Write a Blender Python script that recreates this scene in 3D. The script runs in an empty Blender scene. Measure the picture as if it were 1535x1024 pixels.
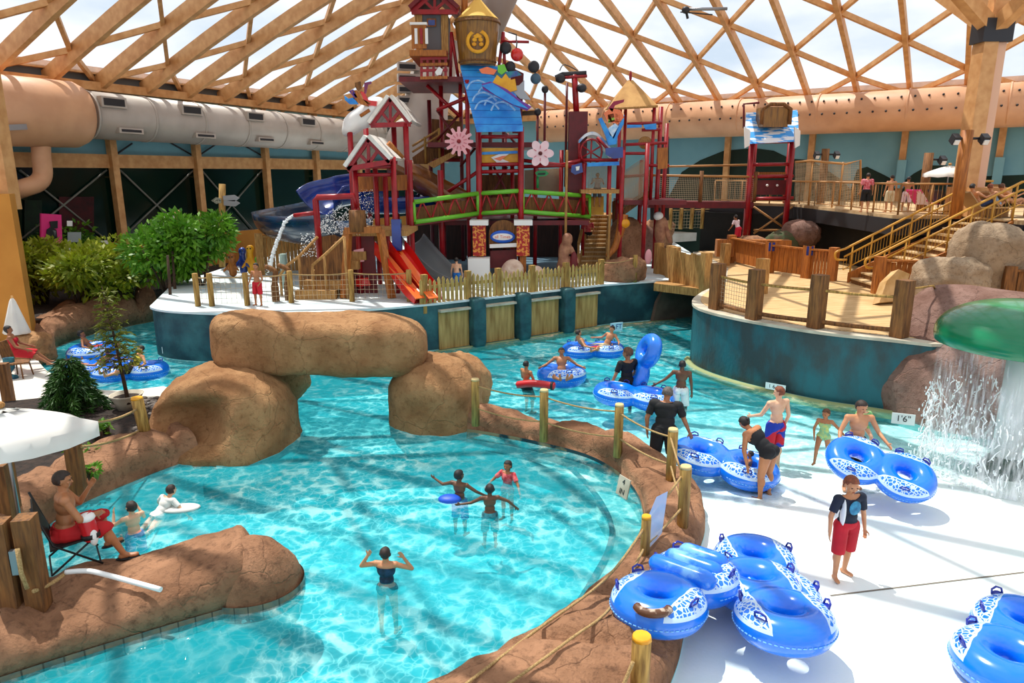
import bpy, bmesh, math, random
from mathutils import Vector, Matrix, noise
from math import sin, cos, pi, sqrt, atan2, radians
V = Vector
rnd = random.Random(7)
SC = bpy.context.scene
COL = SC.collection
# ------------------------------------------------------------------ camera
CH, FPX = 5.4, 1050.0
TH = math.atan(252/1050.0); CT, ST = cos(TH), sin(TH)
cd = bpy.data.cameras.new('camera'); cam = bpy.data.objects.new('camera', cd); COL.objects.link(cam)
cam.location = (0, 0, CH); cam.rotation_euler = (pi/2-TH, 0, 0)
cd.sensor_width = 36; cd.lens = 36*FPX/1535; cd.clip_end = 400; cd.clip_start = .05
SC.camera = cam
def ray(px, py):
    u = (px-767.5)/FPX; v = (py-512)/FPX
    return V((u, CT-v*ST, -ST-v*CT))
def P(px, py, z=0.0):
    d = ray(px, py); return V((0, 0, CH)) + d*((z-CH)/d.z)
def PY(px, py, y):
    d = ray(px, py); return V((0, 0, CH)) + d*(y/d.y)
def PPL(px, py, p0, n):
    d = ray(px, py); o = V((0, 0, CH)); return o + d*((V(p0)-o).dot(V(n))/d.dot(V(n)))
# ------------------------------------------------------------------ materials
def lin(c):
    return tuple(((x/255)/12.92 if x/255 <= .04045 else ((x/255+.055)/1.055)**2.4) for x in c)+(1,)
MATS = {}
def mat(name, c, c2=None, rough=.6, metal=0, nscale=6, bump=0, bscale=None, spec=.5, coat=0, stretch=None, trans=0, detail=6, lo=.35, hi=.65, wave=None, sss=0):
    if name in MATS: return MATS[name]
    m = bpy.data.materials.new(name); m.use_nodes = True; nt = m.node_tree; N = nt.nodes; L = nt.links
    b = N['Principled BSDF']; b.inputs['Roughness'].default_value = rough; b.inputs['Metallic'].default_value = metal
    b.inputs['Specular IOR Level'].default_value = spec; b.inputs['Coat Weight'].default_value = coat
    b.inputs['Coat Roughness'].default_value = .08
    b.inputs['Base Color'].default_value = lin(c)
    if sss: b.inputs['Subsurface Weight'].default_value = sss; b.inputs['Subsurface Radius'].default_value = (.02,.008,.004)
    tc = N.new('ShaderNodeTexCoord'); vec = tc.outputs['Object']
    if stretch:
        mp = N.new('ShaderNodeMapping'); mp.inputs['Scale'].default_value = stretch; L.new(vec, mp.inputs[0]); vec = mp.outputs[0]
    nz = N.new('ShaderNodeTexNoise'); nz.inputs['Scale'].default_value = nscale; nz.inputs['Detail'].default_value = detail; L.new(vec, nz.inputs['Vector'])
    if c2:
        mr = N.new('ShaderNodeMapRange'); mr.inputs[1].default_value = lo; mr.inputs[2].default_value = hi; L.new(nz.outputs[0], mr.inputs[0])
        mx = N.new('ShaderNodeMix'); mx.data_type = 'RGBA'; mx.inputs[6].default_value = lin(c); mx.inputs[7].default_value = lin(c2)
        L.new(mr.outputs[0], mx.inputs[0]); L.new(mx.outputs[2], b.inputs['Base Color'])
        m['mix'] = mx.name
    if wave:      # plank joints: (axis, planks per metre, joint colour)
        sx = N.new('ShaderNodeSeparateXYZ'); L.new(tc.outputs['Object'], sx.inputs[0])
        mu = N.new('ShaderNodeMath'); mu.operation = 'MULTIPLY'; mu.inputs[1].default_value = wave[1]; L.new(sx.outputs[wave[0]], mu.inputs[0])
        fr = N.new('ShaderNodeMath'); fr.operation = 'FRACT'; L.new(mu.outputs[0], fr.inputs[0])
        lt = N.new('ShaderNodeMath'); lt.operation = 'LESS_THAN'; lt.inputs[1].default_value = .09; L.new(fr.outputs[0], lt.inputs[0])
        m2 = N.new('ShaderNodeMix'); m2.data_type = 'RGBA'; m2.inputs[7].default_value = lin(wave[2]); L.new(lt.outputs[0], m2.inputs[0])
        src = b.inputs['Base Color'].links
        if src: L.new(src[0].from_socket, m2.inputs[6])
        else: m2.inputs[6].default_value = lin(c)
        L.new(m2.outputs[2], b.inputs['Base Color'])
    if bump:
        n2 = N.new('ShaderNodeTexNoise'); n2.inputs['Scale'].default_value = bscale or nscale*3; n2.inputs['Detail'].default_value = 8; L.new(vec, n2.inputs['Vector'])
        bp = N.new('ShaderNodeBump'); bp.inputs['Strength'].default_value = bump; bp.inputs['Distance'].default_value = .05
        L.new(n2.outputs[0], bp.inputs['Height']); L.new(bp.outputs[0], b.inputs['Normal'])
    if trans:
        tr = N.new('ShaderNodeBsdfTranslucent'); tr.inputs[0].default_value = lin(c2 or c); ms = N.new('ShaderNodeMixShader'); ms.inputs[0].default_value = trans
        L.new(b.outputs[0], ms.inputs[1]); L.new(tr.outputs[0], ms.inputs[2]); L.new(ms.outputs[0], N['Material Output'].inputs[0])
    MATS[name] = m; return m
def rockmat(name, c, c2, c3, crack=.35, scale=1.0):
    m = mat(name, c, c2, rough=.85, nscale=1.4*scale, spec=.25); nt = m.node_tree; N = nt.nodes; L = nt.links; b = N['Principled BSDF']
    tc = [n for n in N if n.type == 'TEX_COORD'][0]; vec = tc.outputs['Object']
    mx = N[m['mix']]
    n3 = N.new('ShaderNodeTexNoise'); n3.inputs['Scale'].default_value = 9*scale; n3.inputs['Detail'].default_value = 10; n3.inputs['Roughness'].default_value = .7; L.new(vec, n3.inputs['Vector'])
    mr = N.new('ShaderNodeMapRange'); mr.inputs[1].default_value = .5; mr.inputs[2].default_value = .68; mr.inputs[4].default_value = .75; L.new(n3.outputs[0], mr.inputs[0])
    m2 = N.new('ShaderNodeMix'); m2.data_type = 'RGBA'; m2.inputs[7].default_value = lin(c3); L.new(mx.outputs[2], m2.inputs[6]); L.new(mr.outputs[0], m2.inputs[0])
    # cracks
    dn = N.new('ShaderNodeTexNoise'); dn.inputs['Scale'].default_value = 2.2; dn.inputs['Detail'].default_value = 5; L.new(vec, dn.inputs['Vector'])
    ad = N.new('ShaderNodeMix'); ad.data_type = 'RGBA'; ad.blend_type = 'LINEAR_LIGHT'; ad.inputs[0].default_value = .22; L.new(vec, ad.inputs[6]); L.new(dn.outputs[1], ad.inputs[7])
    vo = N.new('ShaderNodeTexVoronoi'); vo.feature = 'DISTANCE_TO_EDGE'; vo.inputs['Scale'].default_value = .8*scale; L.new(ad.outputs[2], vo.inputs['Vector'])
    cr = N.new('ShaderNodeMapRange'); cr.inputs[1].default_value = 0; cr.inputs[2].default_value = .012; L.new(vo.outputs[0], cr.inputs[0])
    ma = N.new('ShaderNodeMath'); ma.operation = 'MULTIPLY'; ma.inputs[1].default_value = crack; L.new(cr.outputs[0], ma.inputs[0])
    ha = N.new('ShaderNodeMath'); ha.operation = 'ADD'; L.new(ma.outputs[0], ha.inputs[0]); L.new(n3.outputs[0], ha.inputs[1])
    n4 = N.new('ShaderNodeTexNoise'); n4.inputs['Scale'].default_value = 34*scale; n4.inputs['Detail'].default_value = 6; L.new(vec, n4.inputs['Vector'])
    m4 = N.new('ShaderNodeMath'); m4.operation = 'MULTIPLY_ADD'; m4.inputs[1].default_value = .35; L.new(n4.outputs[0], m4.inputs[0]); L.new(ha.outputs[0], m4.inputs[2])
    bp = N.new('ShaderNodeBump'); bp.inputs['Strength'].default_value = .8; bp.inputs['Distance'].default_value = .07; L.new(m4.outputs[0], bp.inputs['Height'])
    L.new(bp.outputs[0], b.inputs['Normal']); L.new(m2.outputs[2], b.inputs['Base Color'])
    return m
# ------------------------------------------------------------------ mesh builder
class MB:
    def __init__(s): s.v = []; s.f = []; s.m = []; s.mi = 0; s.flat = set()
    def face(s, idx, flat=False):
        if flat: s.flat.add(len(s.f))
        s.f.append(tuple(idx)); s.m.append(s.mi)
    def add(s, verts, faces, flat=True):
        o = len(s.v); s.v += [tuple(p) for p in verts]
        for f in faces: s.face([o+i for i in f], flat)
        return s
    def hexa(s, c8):   # 4 bottom (ccw from above), 4 top
        return s.add(c8, [(3,2,1,0),(4,5,6,7),(0,1,5,4),(1,2,6,5),(2,3,7,6),(3,0,4,7)])
    def bx(s, x0, x1, y0, y1, z0, z1):
        return s.hexa([(x0,y0,z0),(x1,y0,z0),(x1,y1,z0),(x0,y1,z0),(x0,y0,z1),(x1,y0,z1),(x1,y1,z1),(x0,y1,z1)])
    def box(s, c, size, rz=0, rx=0, ry=0):
        M = Matrix.Rotation(rz,3,'Z')@Matrix.Rotation(rx,3,'X')@Matrix.Rotation(ry,3,'Y'); a, b, h = size[0]/2, size[1]/2, size[2]/2
        return s.hexa([V(c)+M@V(p) for p in ((-a,-b,-h),(a,-b,-h),(a,b,-h),(-a,b,-h),(-a,-b,h),(a,-b,h),(a,b,h),(-a,b,h))])
    def bar(s, p, q, w, h, up=(0,0,1)):
        p, q = V(p), V(q); d = (q-p).normalized(); r = d.cross(V(up))
        if r.length < 1e-4: r = d.cross(V((0,1,0)))
        r.normalize(); u = r.cross(d).normalized(); r = r*w/2; u = u*h/2
        return s.hexa([p-r-u, p+r-u, q+r-u, q-r-u, p-r+u, p+r+u, q+r+u, q-r+u])
    def tube(s, pts, r, n=8, closed=False, caps=True):
        pts = [V(p) for p in pts]; k = len(pts); R = r if isinstance(r, (list, tuple)) else [r]*k; o = len(s.v)
        def tan(i):
            a = pts[(i-1) % k] if (closed or i > 0) else pts[i]; b = pts[(i+1) % k] if (closed or i < k-1) else pts[i]
            t = b-a; return t.normalized() if t.length > 1e-9 else V((0,0,1))
        t0 = tan(0); nrm = t0.orthogonal().normalized()
        for i in range(k):
            t = tan(i); nrm = nrm - t*nrm.dot(t)
            nrm = nrm.normalized() if nrm.length > 1e-6 else t.orthogonal().normalized()
            bn = t.cross(nrm)
            for j in range(n):
                a = 2*pi*j/n; s.v.append(tuple(pts[i]+(nrm*cos(a)+bn*sin(a))*R[i]))
        for i in range(k if closed else k-1):
            for j in range(n):
                a = o+i*n+j; b = o+i*n+(j+1) % n; c = o+((i+1) % k)*n+(j+1) % n; d = o+((i+1) % k)*n+j; s.face((a,b,c,d))
        if caps and not closed:
            s.face([o+j for j in range(n)][::-1], True); s.face([o+(k-1)*n+j for j in range(n)], True)
        return s
    def cyl(s, c, r, h, n=16, r2=None):
        c = V(c); return s.tube([c, c+V((0,0,h))], [r, r if r2 is None else r2], n)
    def lathe(s, prof, c=(0,0,0), n=32, M=None):
        o = len(s.v); c = V(c)
        for (r, z) in prof:
            for j in range(n):
                a = 2*pi*j/n; p = V((r*cos(a), r*sin(a), z)); p = M@p if M else p; s.v.append(tuple(c+p))
        for i in range(len(prof)-1):
            for j in range(n): s.face((o+i*n+j, o+i*n+(j+1) % n, o+(i+1)*n+(j+1) % n, o+(i+1)*n+j))
        return s
    def ball(s, c, rad, M=None, nu=16, nv=10, e1=1, e2=1):
        c = V(c); o = len(s.v); rad = (rad,)*3 if not isinstance(rad, (tuple, list, Vector)) else rad
        sg = lambda x, e: (abs(x)**e)*(1 if x >= 0 else -1)
        s.v.append(tuple(c+(M@V((0,0,-rad[2])) if M else V((0,0,-rad[2])))))
        for i in range(1, nv):
            ph = -pi/2+pi*i/nv
            for j in range(nu):
                a = 2*pi*j/nu; p = V((rad[0]*sg(cos(ph),e1)*sg(cos(a),e2), rad[1]*sg(cos(ph),e1)*sg(sin(a),e2), rad[2]*sg(sin(ph),e1)))
                s.v.append(tuple(c+(M@p if M else p)))
        s.v.append(tuple(c+(M@V((0,0,rad[2])) if M else V((0,0,rad[2])))))
        for j in range(nu): s.face((o, o+1+(j+1) % nu, o+1+j))
        for i in range(nv-2):
            for j in range(nu): s.face((o+1+i*nu+j, o+1+i*nu+(j+1) % nu, o+1+(i+1)*nu+(j+1) % nu, o+1+(i+1)*nu+j))
        t = o+1+(nv-1)*nu
        for j in range(nu): s.face((t, t-nu+j, t-nu+(j+1) % nu))
        return s
    def cap(s, p, q, r1, r2, n=12):   # tapered capsule
        p, q = V(p), V(q); d = q-p; L = d.length; t = d.normalized() if L > 1e-6 else V((0,0,1)); pts = []; R = []
        for a in (-90,-60,-30): pts.append(p+t*r1*sin(radians(a))); R.append(max(r1*cos(radians(a)), r1*.03))
        for k in range(5): pts.append(p+d*k/4); R.append(r1+(r2-r1)*k/4)
        for a in (30,60,90): pts.append(q+t*r2*sin(radians(a))); R.append(max(r2*cos(radians(a)), r2*.03))
        return s.tube(pts, R, n)
    def prism(s, poly, z0, z1):
        n = len(poly); A = sum(poly[i][0]*poly[(i+1) % n][1]-poly[(i+1) % n][0]*poly[i][1] for i in range(n))
        if A < 0: poly = poly[::-1]
        o = len(s.v); s.v += [(p[0],p[1],z0) for p in poly]+[(p[0],p[1],z1) for p in poly]
        s.face([o+i for i in range(n)][::-1], True); s.face([o+n+i for i in range(n)], True)
        for i in range(n): s.face((o+i, o+(i+1) % n, o+n+(i+1) % n, o+n+i), True)
        return s
    def slab(s, pts, t):     # planar 3D polygon thickened by vector t
        n = len(pts); t = V(t); o = len(s.v); s.v += [tuple(V(p)) for p in pts]+[tuple(V(p)+t) for p in pts]
        s.face([o+i for i in range(n)][::-1], True); s.face([o+n+i for i in range(n)], True)
        for i in range(n): s.face((o+i, o+(i+1) % n, o+n+(i+1) % n, o+n+i), True)
        return s
    def rings(s, rings, closed_ring=True, flat=False, caps=False):
        o = len(s.v); n = len(rings[0])
        for r in rings: s.v += [tuple(p) for p in r]
        for i in range(len(rings)-1):
            for j in range(n if closed_ring else n-1): s.face((o+i*n+j, o+i*n+(j+1) % n, o+(i+1)*n+(j+1) % n, o+(i+1)*n+j), flat)
        if caps: s.face([o+j for j in range(n)][::-1], True); s.face([o+(len(rings)-1)*n+j for j in range(n)], True)
        return s
    def me(s, name, mats):
        me = bpy.data.meshes.new(name); me.from_pydata(s.v, [], s.f)
        for m in (mats if isinstance(mats, (list, tuple)) else [mats]): me.materials.append(m)
        me.polygons.foreach_set('material_index', s.m); me.polygons.foreach_set('use_smooth', [i not in s.flat for i in range(len(s.f))])
        me.update(); return me
    def build(s, name, mats, parent=None, fix=False):
        me = s.me(name, mats)
        if fix:
            bm = bmesh.new(); bm.from_mesh(me); bmesh.ops.recalc_face_normals(bm, faces=bm.faces); bm.to_mesh(me); bm.free()
        return link(name, me, parent)
def center(me, base=False):
    xs = [v.co for v in me.vertices]
    if not xs: return V((0,0,0))
    lo = V([min(p[i] for p in xs) for i in range(3)]); hi = V([max(p[i] for p in xs) for i in range(3)]); c = (lo+hi)/2
    if base: c.z = lo.z
    return c
def link(name, me, parent=None):
    o = bpy.data.objects.new(name, me); COL.objects.link(o); c = center(me, parent is None); me.transform(Matrix.Translation(-c)); o.location = c
    if parent:
        o.parent = parent; o.matrix_parent_inverse = chain(parent).inverted()
    return o
def chain(o):
    M = o.matrix_basis.copy()
    if o.parent: M = chain(o.parent)@o.matrix_parent_inverse@M
    return M
def tag(o, label=None, cat=None, group=None, kind=None):
    if label: o['label'] = label
    if cat: o['category'] = cat
    if group: o['group'] = group
    if kind: o['kind'] = kind
    return o
def thing(name, label, cat, loc, rz=0, group=None):
    o = bpy.data.objects.new(name, None); COL.objects.link(o); o.location = loc; o.rotation_euler = (0,0,rz); o.empty_display_size = .1
    return tag(o, label, cat, group)
def struct(o): o['kind'] = 'structure'; return o
KIDS = {}
def dup(root, loc, rz=0, label=None, group=None):
    def rec(o, par):
        c = o.copy(); COL.objects.link(c)
        if par: c.parent = par
        for ch in [x for x in COL.objects if x.parent == o]: rec(ch, c)
        return c
    r = rec(root, None); r.location = loc; r.rotation_euler = (0,0,rz)
    if label: r['label'] = label
    if group: r['group'] = group
    return r
def fbm(p, sc, oct=4, seed=0):
    p = V(p)*sc+V((seed*17.3, seed*5.1, seed*9.7)); a = 0; w = 1; t = 0
    for i in range(oct): a += w*noise.noise(p); t += w; w *= .5; p = p*2.03
    return a/t
def catmull(pts, n=8, closed=False):
    pts = [V(p) for p in pts]; k = len(pts); out = []
    g = lambda i: pts[i % k] if closed else pts[max(0, min(k-1, i))]
    for i in range(k if closed else k-1):
        a, b, c, d = g(i-1), g(i), g(i+1), g(i+2)
        for j in range(n):
            t = j/n; out.append(.5*((2*b)+(c-a)*t+(2*a-5*b+4*c-d)*t*t+(3*b-a-3*c+d)*t**3))
    if not closed: out.append(pts[-1])
    return out
def remesh(mb, voxel, smooth=4, fac=.5, name='tmp'):
    me = mb.me(name, []); o = bpy.data.objects.new(name, me); COL.objects.link(o)
    r = o.modifiers.new('r', 'REMESH'); r.mode = 'VOXEL'; r.voxel_size = voxel
    if smooth: s = o.modifiers.new('s', 'SMOOTH'); s.iterations = smooth; s.factor = fac
    dg = bpy.context.evaluated_depsgraph_get(); out = bpy.data.meshes.new_from_object(o.evaluated_get(dg))
    bpy.data.objects.remove(o); bpy.data.meshes.remove(me)
    out.polygons.foreach_set('use_smooth', [True]*len(out.polygons)); out.materials.clear(); return out
def pooled(o, m, z=-.03):     # painted pool wall below the waterline
    me = o.data; me.materials.append(m); k = len(me.materials)-1; zz = chain(o)
    for p in me.polygons:
        if (zz@p.center).z < z: p.material_index = k
# palette
M_poolwall = mat('pool_wall_paint', (128,196,196), (150,210,206), rough=.5, nscale=2)
M_wood = mat('tan_timber', (196,150,86), (150,104,52), rough=.75, nscale=5, stretch=(6,6,.7), bump=.25)
M_wood2 = mat('yellow_pine_post', (190,150,76), (128,92,36), rough=.7, nscale=4, stretch=(5,5,.6), bump=.25)
M_wdark = mat('brown_timber', (140,92,44), (90,56,24), rough=.75, nscale=4, stretch=(5,5,.6), bump=.25)
M_orange = mat('orange_timber', (186,112,40), (140,78,24), rough=.6, nscale=4, stretch=(5,5,.6), bump=.15)
M_red = mat('red_paint', (168,16,28), (136,10,22), rough=.35, nscale=3, spec=.5)
M_dred = mat('dark_red_paint', (112,14,24), (88,10,18), rough=.5, nscale=3)
M_green = mat('lime_green_paint', (110,190,52), rough=.35)
M_beam = mat('tan_glulam', (216,164,108), (194,138,82), rough=.6, nscale=3, stretch=(1,1,1))
M_rope = mat('rope', (196,164,112), (150,118,70), rough=.9, nscale=60, bump=.4)
M_white = mat('white_paint', (238,238,236), rough=.5)
M_canvas = mat('white_canvas', (244,243,238), (232,230,224), rough=.85, nscale=2, trans=.25)
M_blue = mat('sky_blue_paint', (52,158,232), (30,120,210), rough=.45, nscale=3)
M_black = mat('black', (20,20,22), rough=.5)
M_dgrey = mat('dark_steel', (52,52,56), rough=.5, metal=.4)
M_steel = mat('grey_steel', (150,152,156), rough=.35, metal=.8)
M_net = mat('net_cord', (188,170,140), rough=.9)
M_bluefl = mat('deep_blue_plastic', (14,60,150), (10,44,120), rough=.25, nscale=2, coat=.5)
M_navyfl = mat('navy_plastic', (8,52,84), (6,40,68), rough=.25, nscale=2, coat=.5)
M_redsl = mat('red_plastic', (214,30,24), rough=.25, coat=.5)
M_orsl = mat('orange_plastic', (236,110,48), rough=.25, coat=.5)
M_brownfl = mat('brown_plastic', (140,84,30), (112,62,20), rough=.3, nscale=2, coat=.4)
M_pink = mat('pink_paint', (238,170,178), rough=.5)
M_yellow = mat('yellow_paint', (240,178,30), (222,150,20), rough=.45, nscale=3)
M_rock = rockmat('brown_rock', (176,130,98), (130,92,66), (88,60,44))
M_rocktan = rockmat('tan_rock', (186,142,98), (150,106,68), (124,84,52))
M_rockp = rockmat('purple_brown_rock', (150,118,106), (120,88,76), (96,66,54))
M_rockg = rockmat('grey_tan_rock', (178,156,130), (150,126,100), (118,96,74))
M_teal = mat('teal_wall_paint', (16,54,64), (52,104,108), rough=.55, nscale=1.3, bump=.3, bscale=9, lo=.42, hi=.72)
M_cream = mat('worn_cap', (206,196,176), (170,160,140), rough=.7, nscale=2)
WORLD, SUN, EXPO = 1.08, 5.4, 0.0
WABS, WDEN = (.25,.87,.91,1), .9
# ================================================================== light and sky
w = bpy.data.worlds.new('sky'); SC.world = w; w.use_nodes = True; nt = w.node_tree; N = nt.nodes; L = nt.links
bg = N['Background']; tc = N.new('ShaderNodeTexCoord'); nz = N.new('ShaderNodeTexNoise'); nz.inputs['Scale'].default_value = 3.2; nz.inputs['Detail'].default_value = 7
mp = N.new('ShaderNodeMapping'); mp.inputs['Scale'].default_value = (1,1,2.5); L.new(tc.outputs['Generated'], mp.inputs[0]); L.new(mp.outputs[0], nz.inputs['Vector'])
cr = N.new('ShaderNodeValToRGB'); cr.color_ramp.elements[0].position = .36; cr.color_ramp.elements[0].color = lin((188,208,228)); cr.color_ramp.elements[1].position = .56; cr.color_ramp.elements[1].color = (1,1,1,1)
L.new(nz.outputs[0], cr.inputs[0]); L.new(cr.outputs[0], bg.inputs[0]); bg.inputs[1].default_value = WORLD
sd = bpy.data.lights.new('sun', 'SUN'); sd.energy = SUN; sd.angle = radians(.5); sd.color = (1,.95,.86)
so = bpy.data.objects.new('sun', sd); COL.objects.link(so); so.rotation_euler = V((.30,-.30,-1)).to_track_quat('-Z','Y').to_euler()
SC.view_settings.view_transform = 'Standard'; SC.view_settings.look = 'None'; SC.view_settings.exposure = EXPO; SC.view_settings.gamma = 1
cy = SC.cycles; cy.max_bounces = 7; cy.diffuse_bounces = 3; cy.glossy_bounces = 3; cy.transparent_max_bounces = 14; cy.transmission_bounces = 4
cy.use_denoising = True; cy.caustics_reflective = False; cy.caustics_refractive = False; cy.sample_clamp_indirect = 6
# ================================================================== pool floor, pad, water
RI = [(-1.6,5.6),(-.45,6.55),(.42,7.27),(1.37,8.38),(2.03,9.81),(2.13,11.33),(1.58,12.65),(.45,13.51),(-.68,14.08),(-1.6,14.4)]
RO = [(1.0,5.2),(1.72,6.5),(2.05,7.3),(2.55,8.8),(3.02,10.0),(3.05,11.3),(2.3,12.9),(1.0,14.0),(-.35,14.75),(-1.4,15.3)]
def rimx(y):
    for a, b in zip(RI, RI[1:]):
        if a[1] <= y <= b[1]: return a[0]+(b[0]-a[0])*(y-a[1])/(b[1]-a[1])
    return -9
RC = [((a[0]+b[0])/2, (a[1]+b[1])/2) for a, b in zip(RI, RO)]
def in_main(x, y):
    if y > 14.6: return False
    xs = [c for c in RC]
    for a, b in zip(xs, xs[1:]):
        if a[1] <= y <= b[1]:
            xx = a[0]+(b[0]-a[0])*(y-a[1])/(b[1]-a[1])
            if x < xx: return True
    return y < xs[0][1] and x < xs[0][0]
def pad_z(x, y):
    d = .06+.1*((y-11.2)*.8-(x-3.9)*.25)
    if x < 1: d += (1-x)*.12
    d = max(-.03, min(.85, d)); return -d
def floor_z(x, y): return -.85 if (x < -1.2 and y < 15.5) or in_main(x, y) else pad_z(x, y)
mb = MB(); nx, ny = 150, 150; X0, X1, Y0, Y1 = -20, 14, 4, 34
for j in range(ny+1):
    for i in range(nx+1):
        x = X0+(X1-X0)*i/nx; y = Y0+(Y1-Y0)*j/ny; mb.v.append((x, y, floor_z(x, y)))
for j in range(ny):
    for i in range(nx): a = j*(nx+1)+i; mb.face((a, a+1, a+nx+2, a+nx+1))
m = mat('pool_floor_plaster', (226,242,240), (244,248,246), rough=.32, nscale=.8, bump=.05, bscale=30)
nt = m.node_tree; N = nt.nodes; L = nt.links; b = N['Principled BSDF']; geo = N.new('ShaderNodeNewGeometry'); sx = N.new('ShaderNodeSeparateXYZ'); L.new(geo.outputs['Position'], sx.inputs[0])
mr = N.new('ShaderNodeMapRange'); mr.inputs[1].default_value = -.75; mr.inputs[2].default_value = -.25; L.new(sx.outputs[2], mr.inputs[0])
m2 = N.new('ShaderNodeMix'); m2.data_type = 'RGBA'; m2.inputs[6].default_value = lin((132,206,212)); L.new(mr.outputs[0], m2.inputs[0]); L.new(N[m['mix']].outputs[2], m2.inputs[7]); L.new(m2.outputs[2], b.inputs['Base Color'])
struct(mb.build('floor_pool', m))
mb = MB()                                              # expansion joint and drain in the splash pad
a, b_ = P(1245,893,.034), P(1535,858,.034); mb.bar(a, b_, .025, .006)
struct(mb.build('floor_joint', mat('joint', (120,112,100), rough=.9)))
mb = MB(); mb.lathe([(0,.008),(.075,.008),(.08,0)], P(1366,862,.032), 20); d = mb.build('floor_drain', M_white); tag(d, 'small round white drain cover in the splash pad floor', 'drain')
# water: one body, ripple bump, absorbing volume, caustic light painted into its surface colour
m = bpy.data.materials.new('water'); m.use_nodes = True; nt = m.node_tree; N = nt.nodes; L = nt.links; N.remove(N['Principled BSDF']); out = N['Material Output']
tc = N.new('ShaderNodeTexCoord'); vec = tc.outputs['Object']
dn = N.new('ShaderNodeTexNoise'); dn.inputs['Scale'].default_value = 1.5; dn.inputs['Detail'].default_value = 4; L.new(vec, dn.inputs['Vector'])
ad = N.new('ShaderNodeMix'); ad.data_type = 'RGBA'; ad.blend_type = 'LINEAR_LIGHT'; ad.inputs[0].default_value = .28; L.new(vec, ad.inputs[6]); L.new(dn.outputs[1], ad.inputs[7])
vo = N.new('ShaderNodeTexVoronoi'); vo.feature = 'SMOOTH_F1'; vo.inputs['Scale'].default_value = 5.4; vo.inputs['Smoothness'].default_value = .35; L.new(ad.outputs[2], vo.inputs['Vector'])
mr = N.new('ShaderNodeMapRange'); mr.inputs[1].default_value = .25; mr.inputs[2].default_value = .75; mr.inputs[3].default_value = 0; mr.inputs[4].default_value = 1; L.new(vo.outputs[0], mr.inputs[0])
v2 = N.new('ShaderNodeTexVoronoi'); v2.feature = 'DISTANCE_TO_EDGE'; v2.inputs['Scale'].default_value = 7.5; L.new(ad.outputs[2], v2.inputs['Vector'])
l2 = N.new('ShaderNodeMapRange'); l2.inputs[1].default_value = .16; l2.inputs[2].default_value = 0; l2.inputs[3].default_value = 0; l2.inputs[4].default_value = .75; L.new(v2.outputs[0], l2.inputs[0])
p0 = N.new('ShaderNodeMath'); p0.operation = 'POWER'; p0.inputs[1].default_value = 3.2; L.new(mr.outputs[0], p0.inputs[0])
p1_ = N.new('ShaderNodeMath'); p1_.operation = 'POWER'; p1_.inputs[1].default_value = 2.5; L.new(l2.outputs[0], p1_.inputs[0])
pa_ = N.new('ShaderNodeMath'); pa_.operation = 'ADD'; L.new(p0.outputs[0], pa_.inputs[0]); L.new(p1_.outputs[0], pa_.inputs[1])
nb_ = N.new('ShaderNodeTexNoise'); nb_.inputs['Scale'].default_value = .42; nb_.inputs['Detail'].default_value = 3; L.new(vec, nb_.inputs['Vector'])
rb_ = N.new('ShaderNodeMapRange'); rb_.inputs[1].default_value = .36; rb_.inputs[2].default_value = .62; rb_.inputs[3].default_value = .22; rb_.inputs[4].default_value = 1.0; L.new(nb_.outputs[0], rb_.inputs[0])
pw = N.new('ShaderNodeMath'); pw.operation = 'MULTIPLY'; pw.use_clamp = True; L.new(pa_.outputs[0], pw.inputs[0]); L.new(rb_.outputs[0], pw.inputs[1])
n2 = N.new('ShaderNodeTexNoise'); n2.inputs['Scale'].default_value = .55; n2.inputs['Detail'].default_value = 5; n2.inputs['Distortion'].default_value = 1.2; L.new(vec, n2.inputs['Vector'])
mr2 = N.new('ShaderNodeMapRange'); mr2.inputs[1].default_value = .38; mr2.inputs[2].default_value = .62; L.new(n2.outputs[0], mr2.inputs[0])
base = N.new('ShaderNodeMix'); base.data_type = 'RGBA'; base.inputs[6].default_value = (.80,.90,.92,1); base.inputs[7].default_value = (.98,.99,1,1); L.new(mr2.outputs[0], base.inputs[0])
hl = N.new('ShaderNodeMix'); hl.data_type = 'RGBA'; hl.inputs[7].default_value = (3.4,2.0,1.85,1); L.new(pw.outputs[0], hl.inputs[0]); L.new(base.outputs[2], hl.inputs[6])  # caustic light lines as a bright tint in the transparent colour
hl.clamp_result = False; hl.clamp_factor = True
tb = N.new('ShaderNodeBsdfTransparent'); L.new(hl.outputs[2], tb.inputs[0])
gl = N.new('ShaderNodeBsdfGlossy'); gl.inputs['Roughness'].default_value = .06
bn = N.new('ShaderNodeTexNoise'); bn.inputs['Scale'].default_value = 3.0; bn.inputs['Detail'].default_value = 4; bn.inputs['Distortion'].default_value = .8; L.new(vec, bn.inputs['Vector'])
bp = N.new('ShaderNodeBump'); bp.inputs['Strength'].default_value = .5; bp.inputs['Distance'].default_value = .12; L.new(bn.outputs[0], bp.inputs['Height']); L.new(bp.outputs[0], gl.inputs['Normal'])
fr = N.new('ShaderNodeFresnel'); fr.inputs[0].default_value = 1.33; L.new(bp.outputs[0], fr.inputs['Normal'])
fm = N.new('ShaderNodeMath'); fm.operation = 'MULTIPLY'; fm.inputs[1].default_value = .55; L.new(fr.outputs[0], fm.inputs[0])
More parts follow.
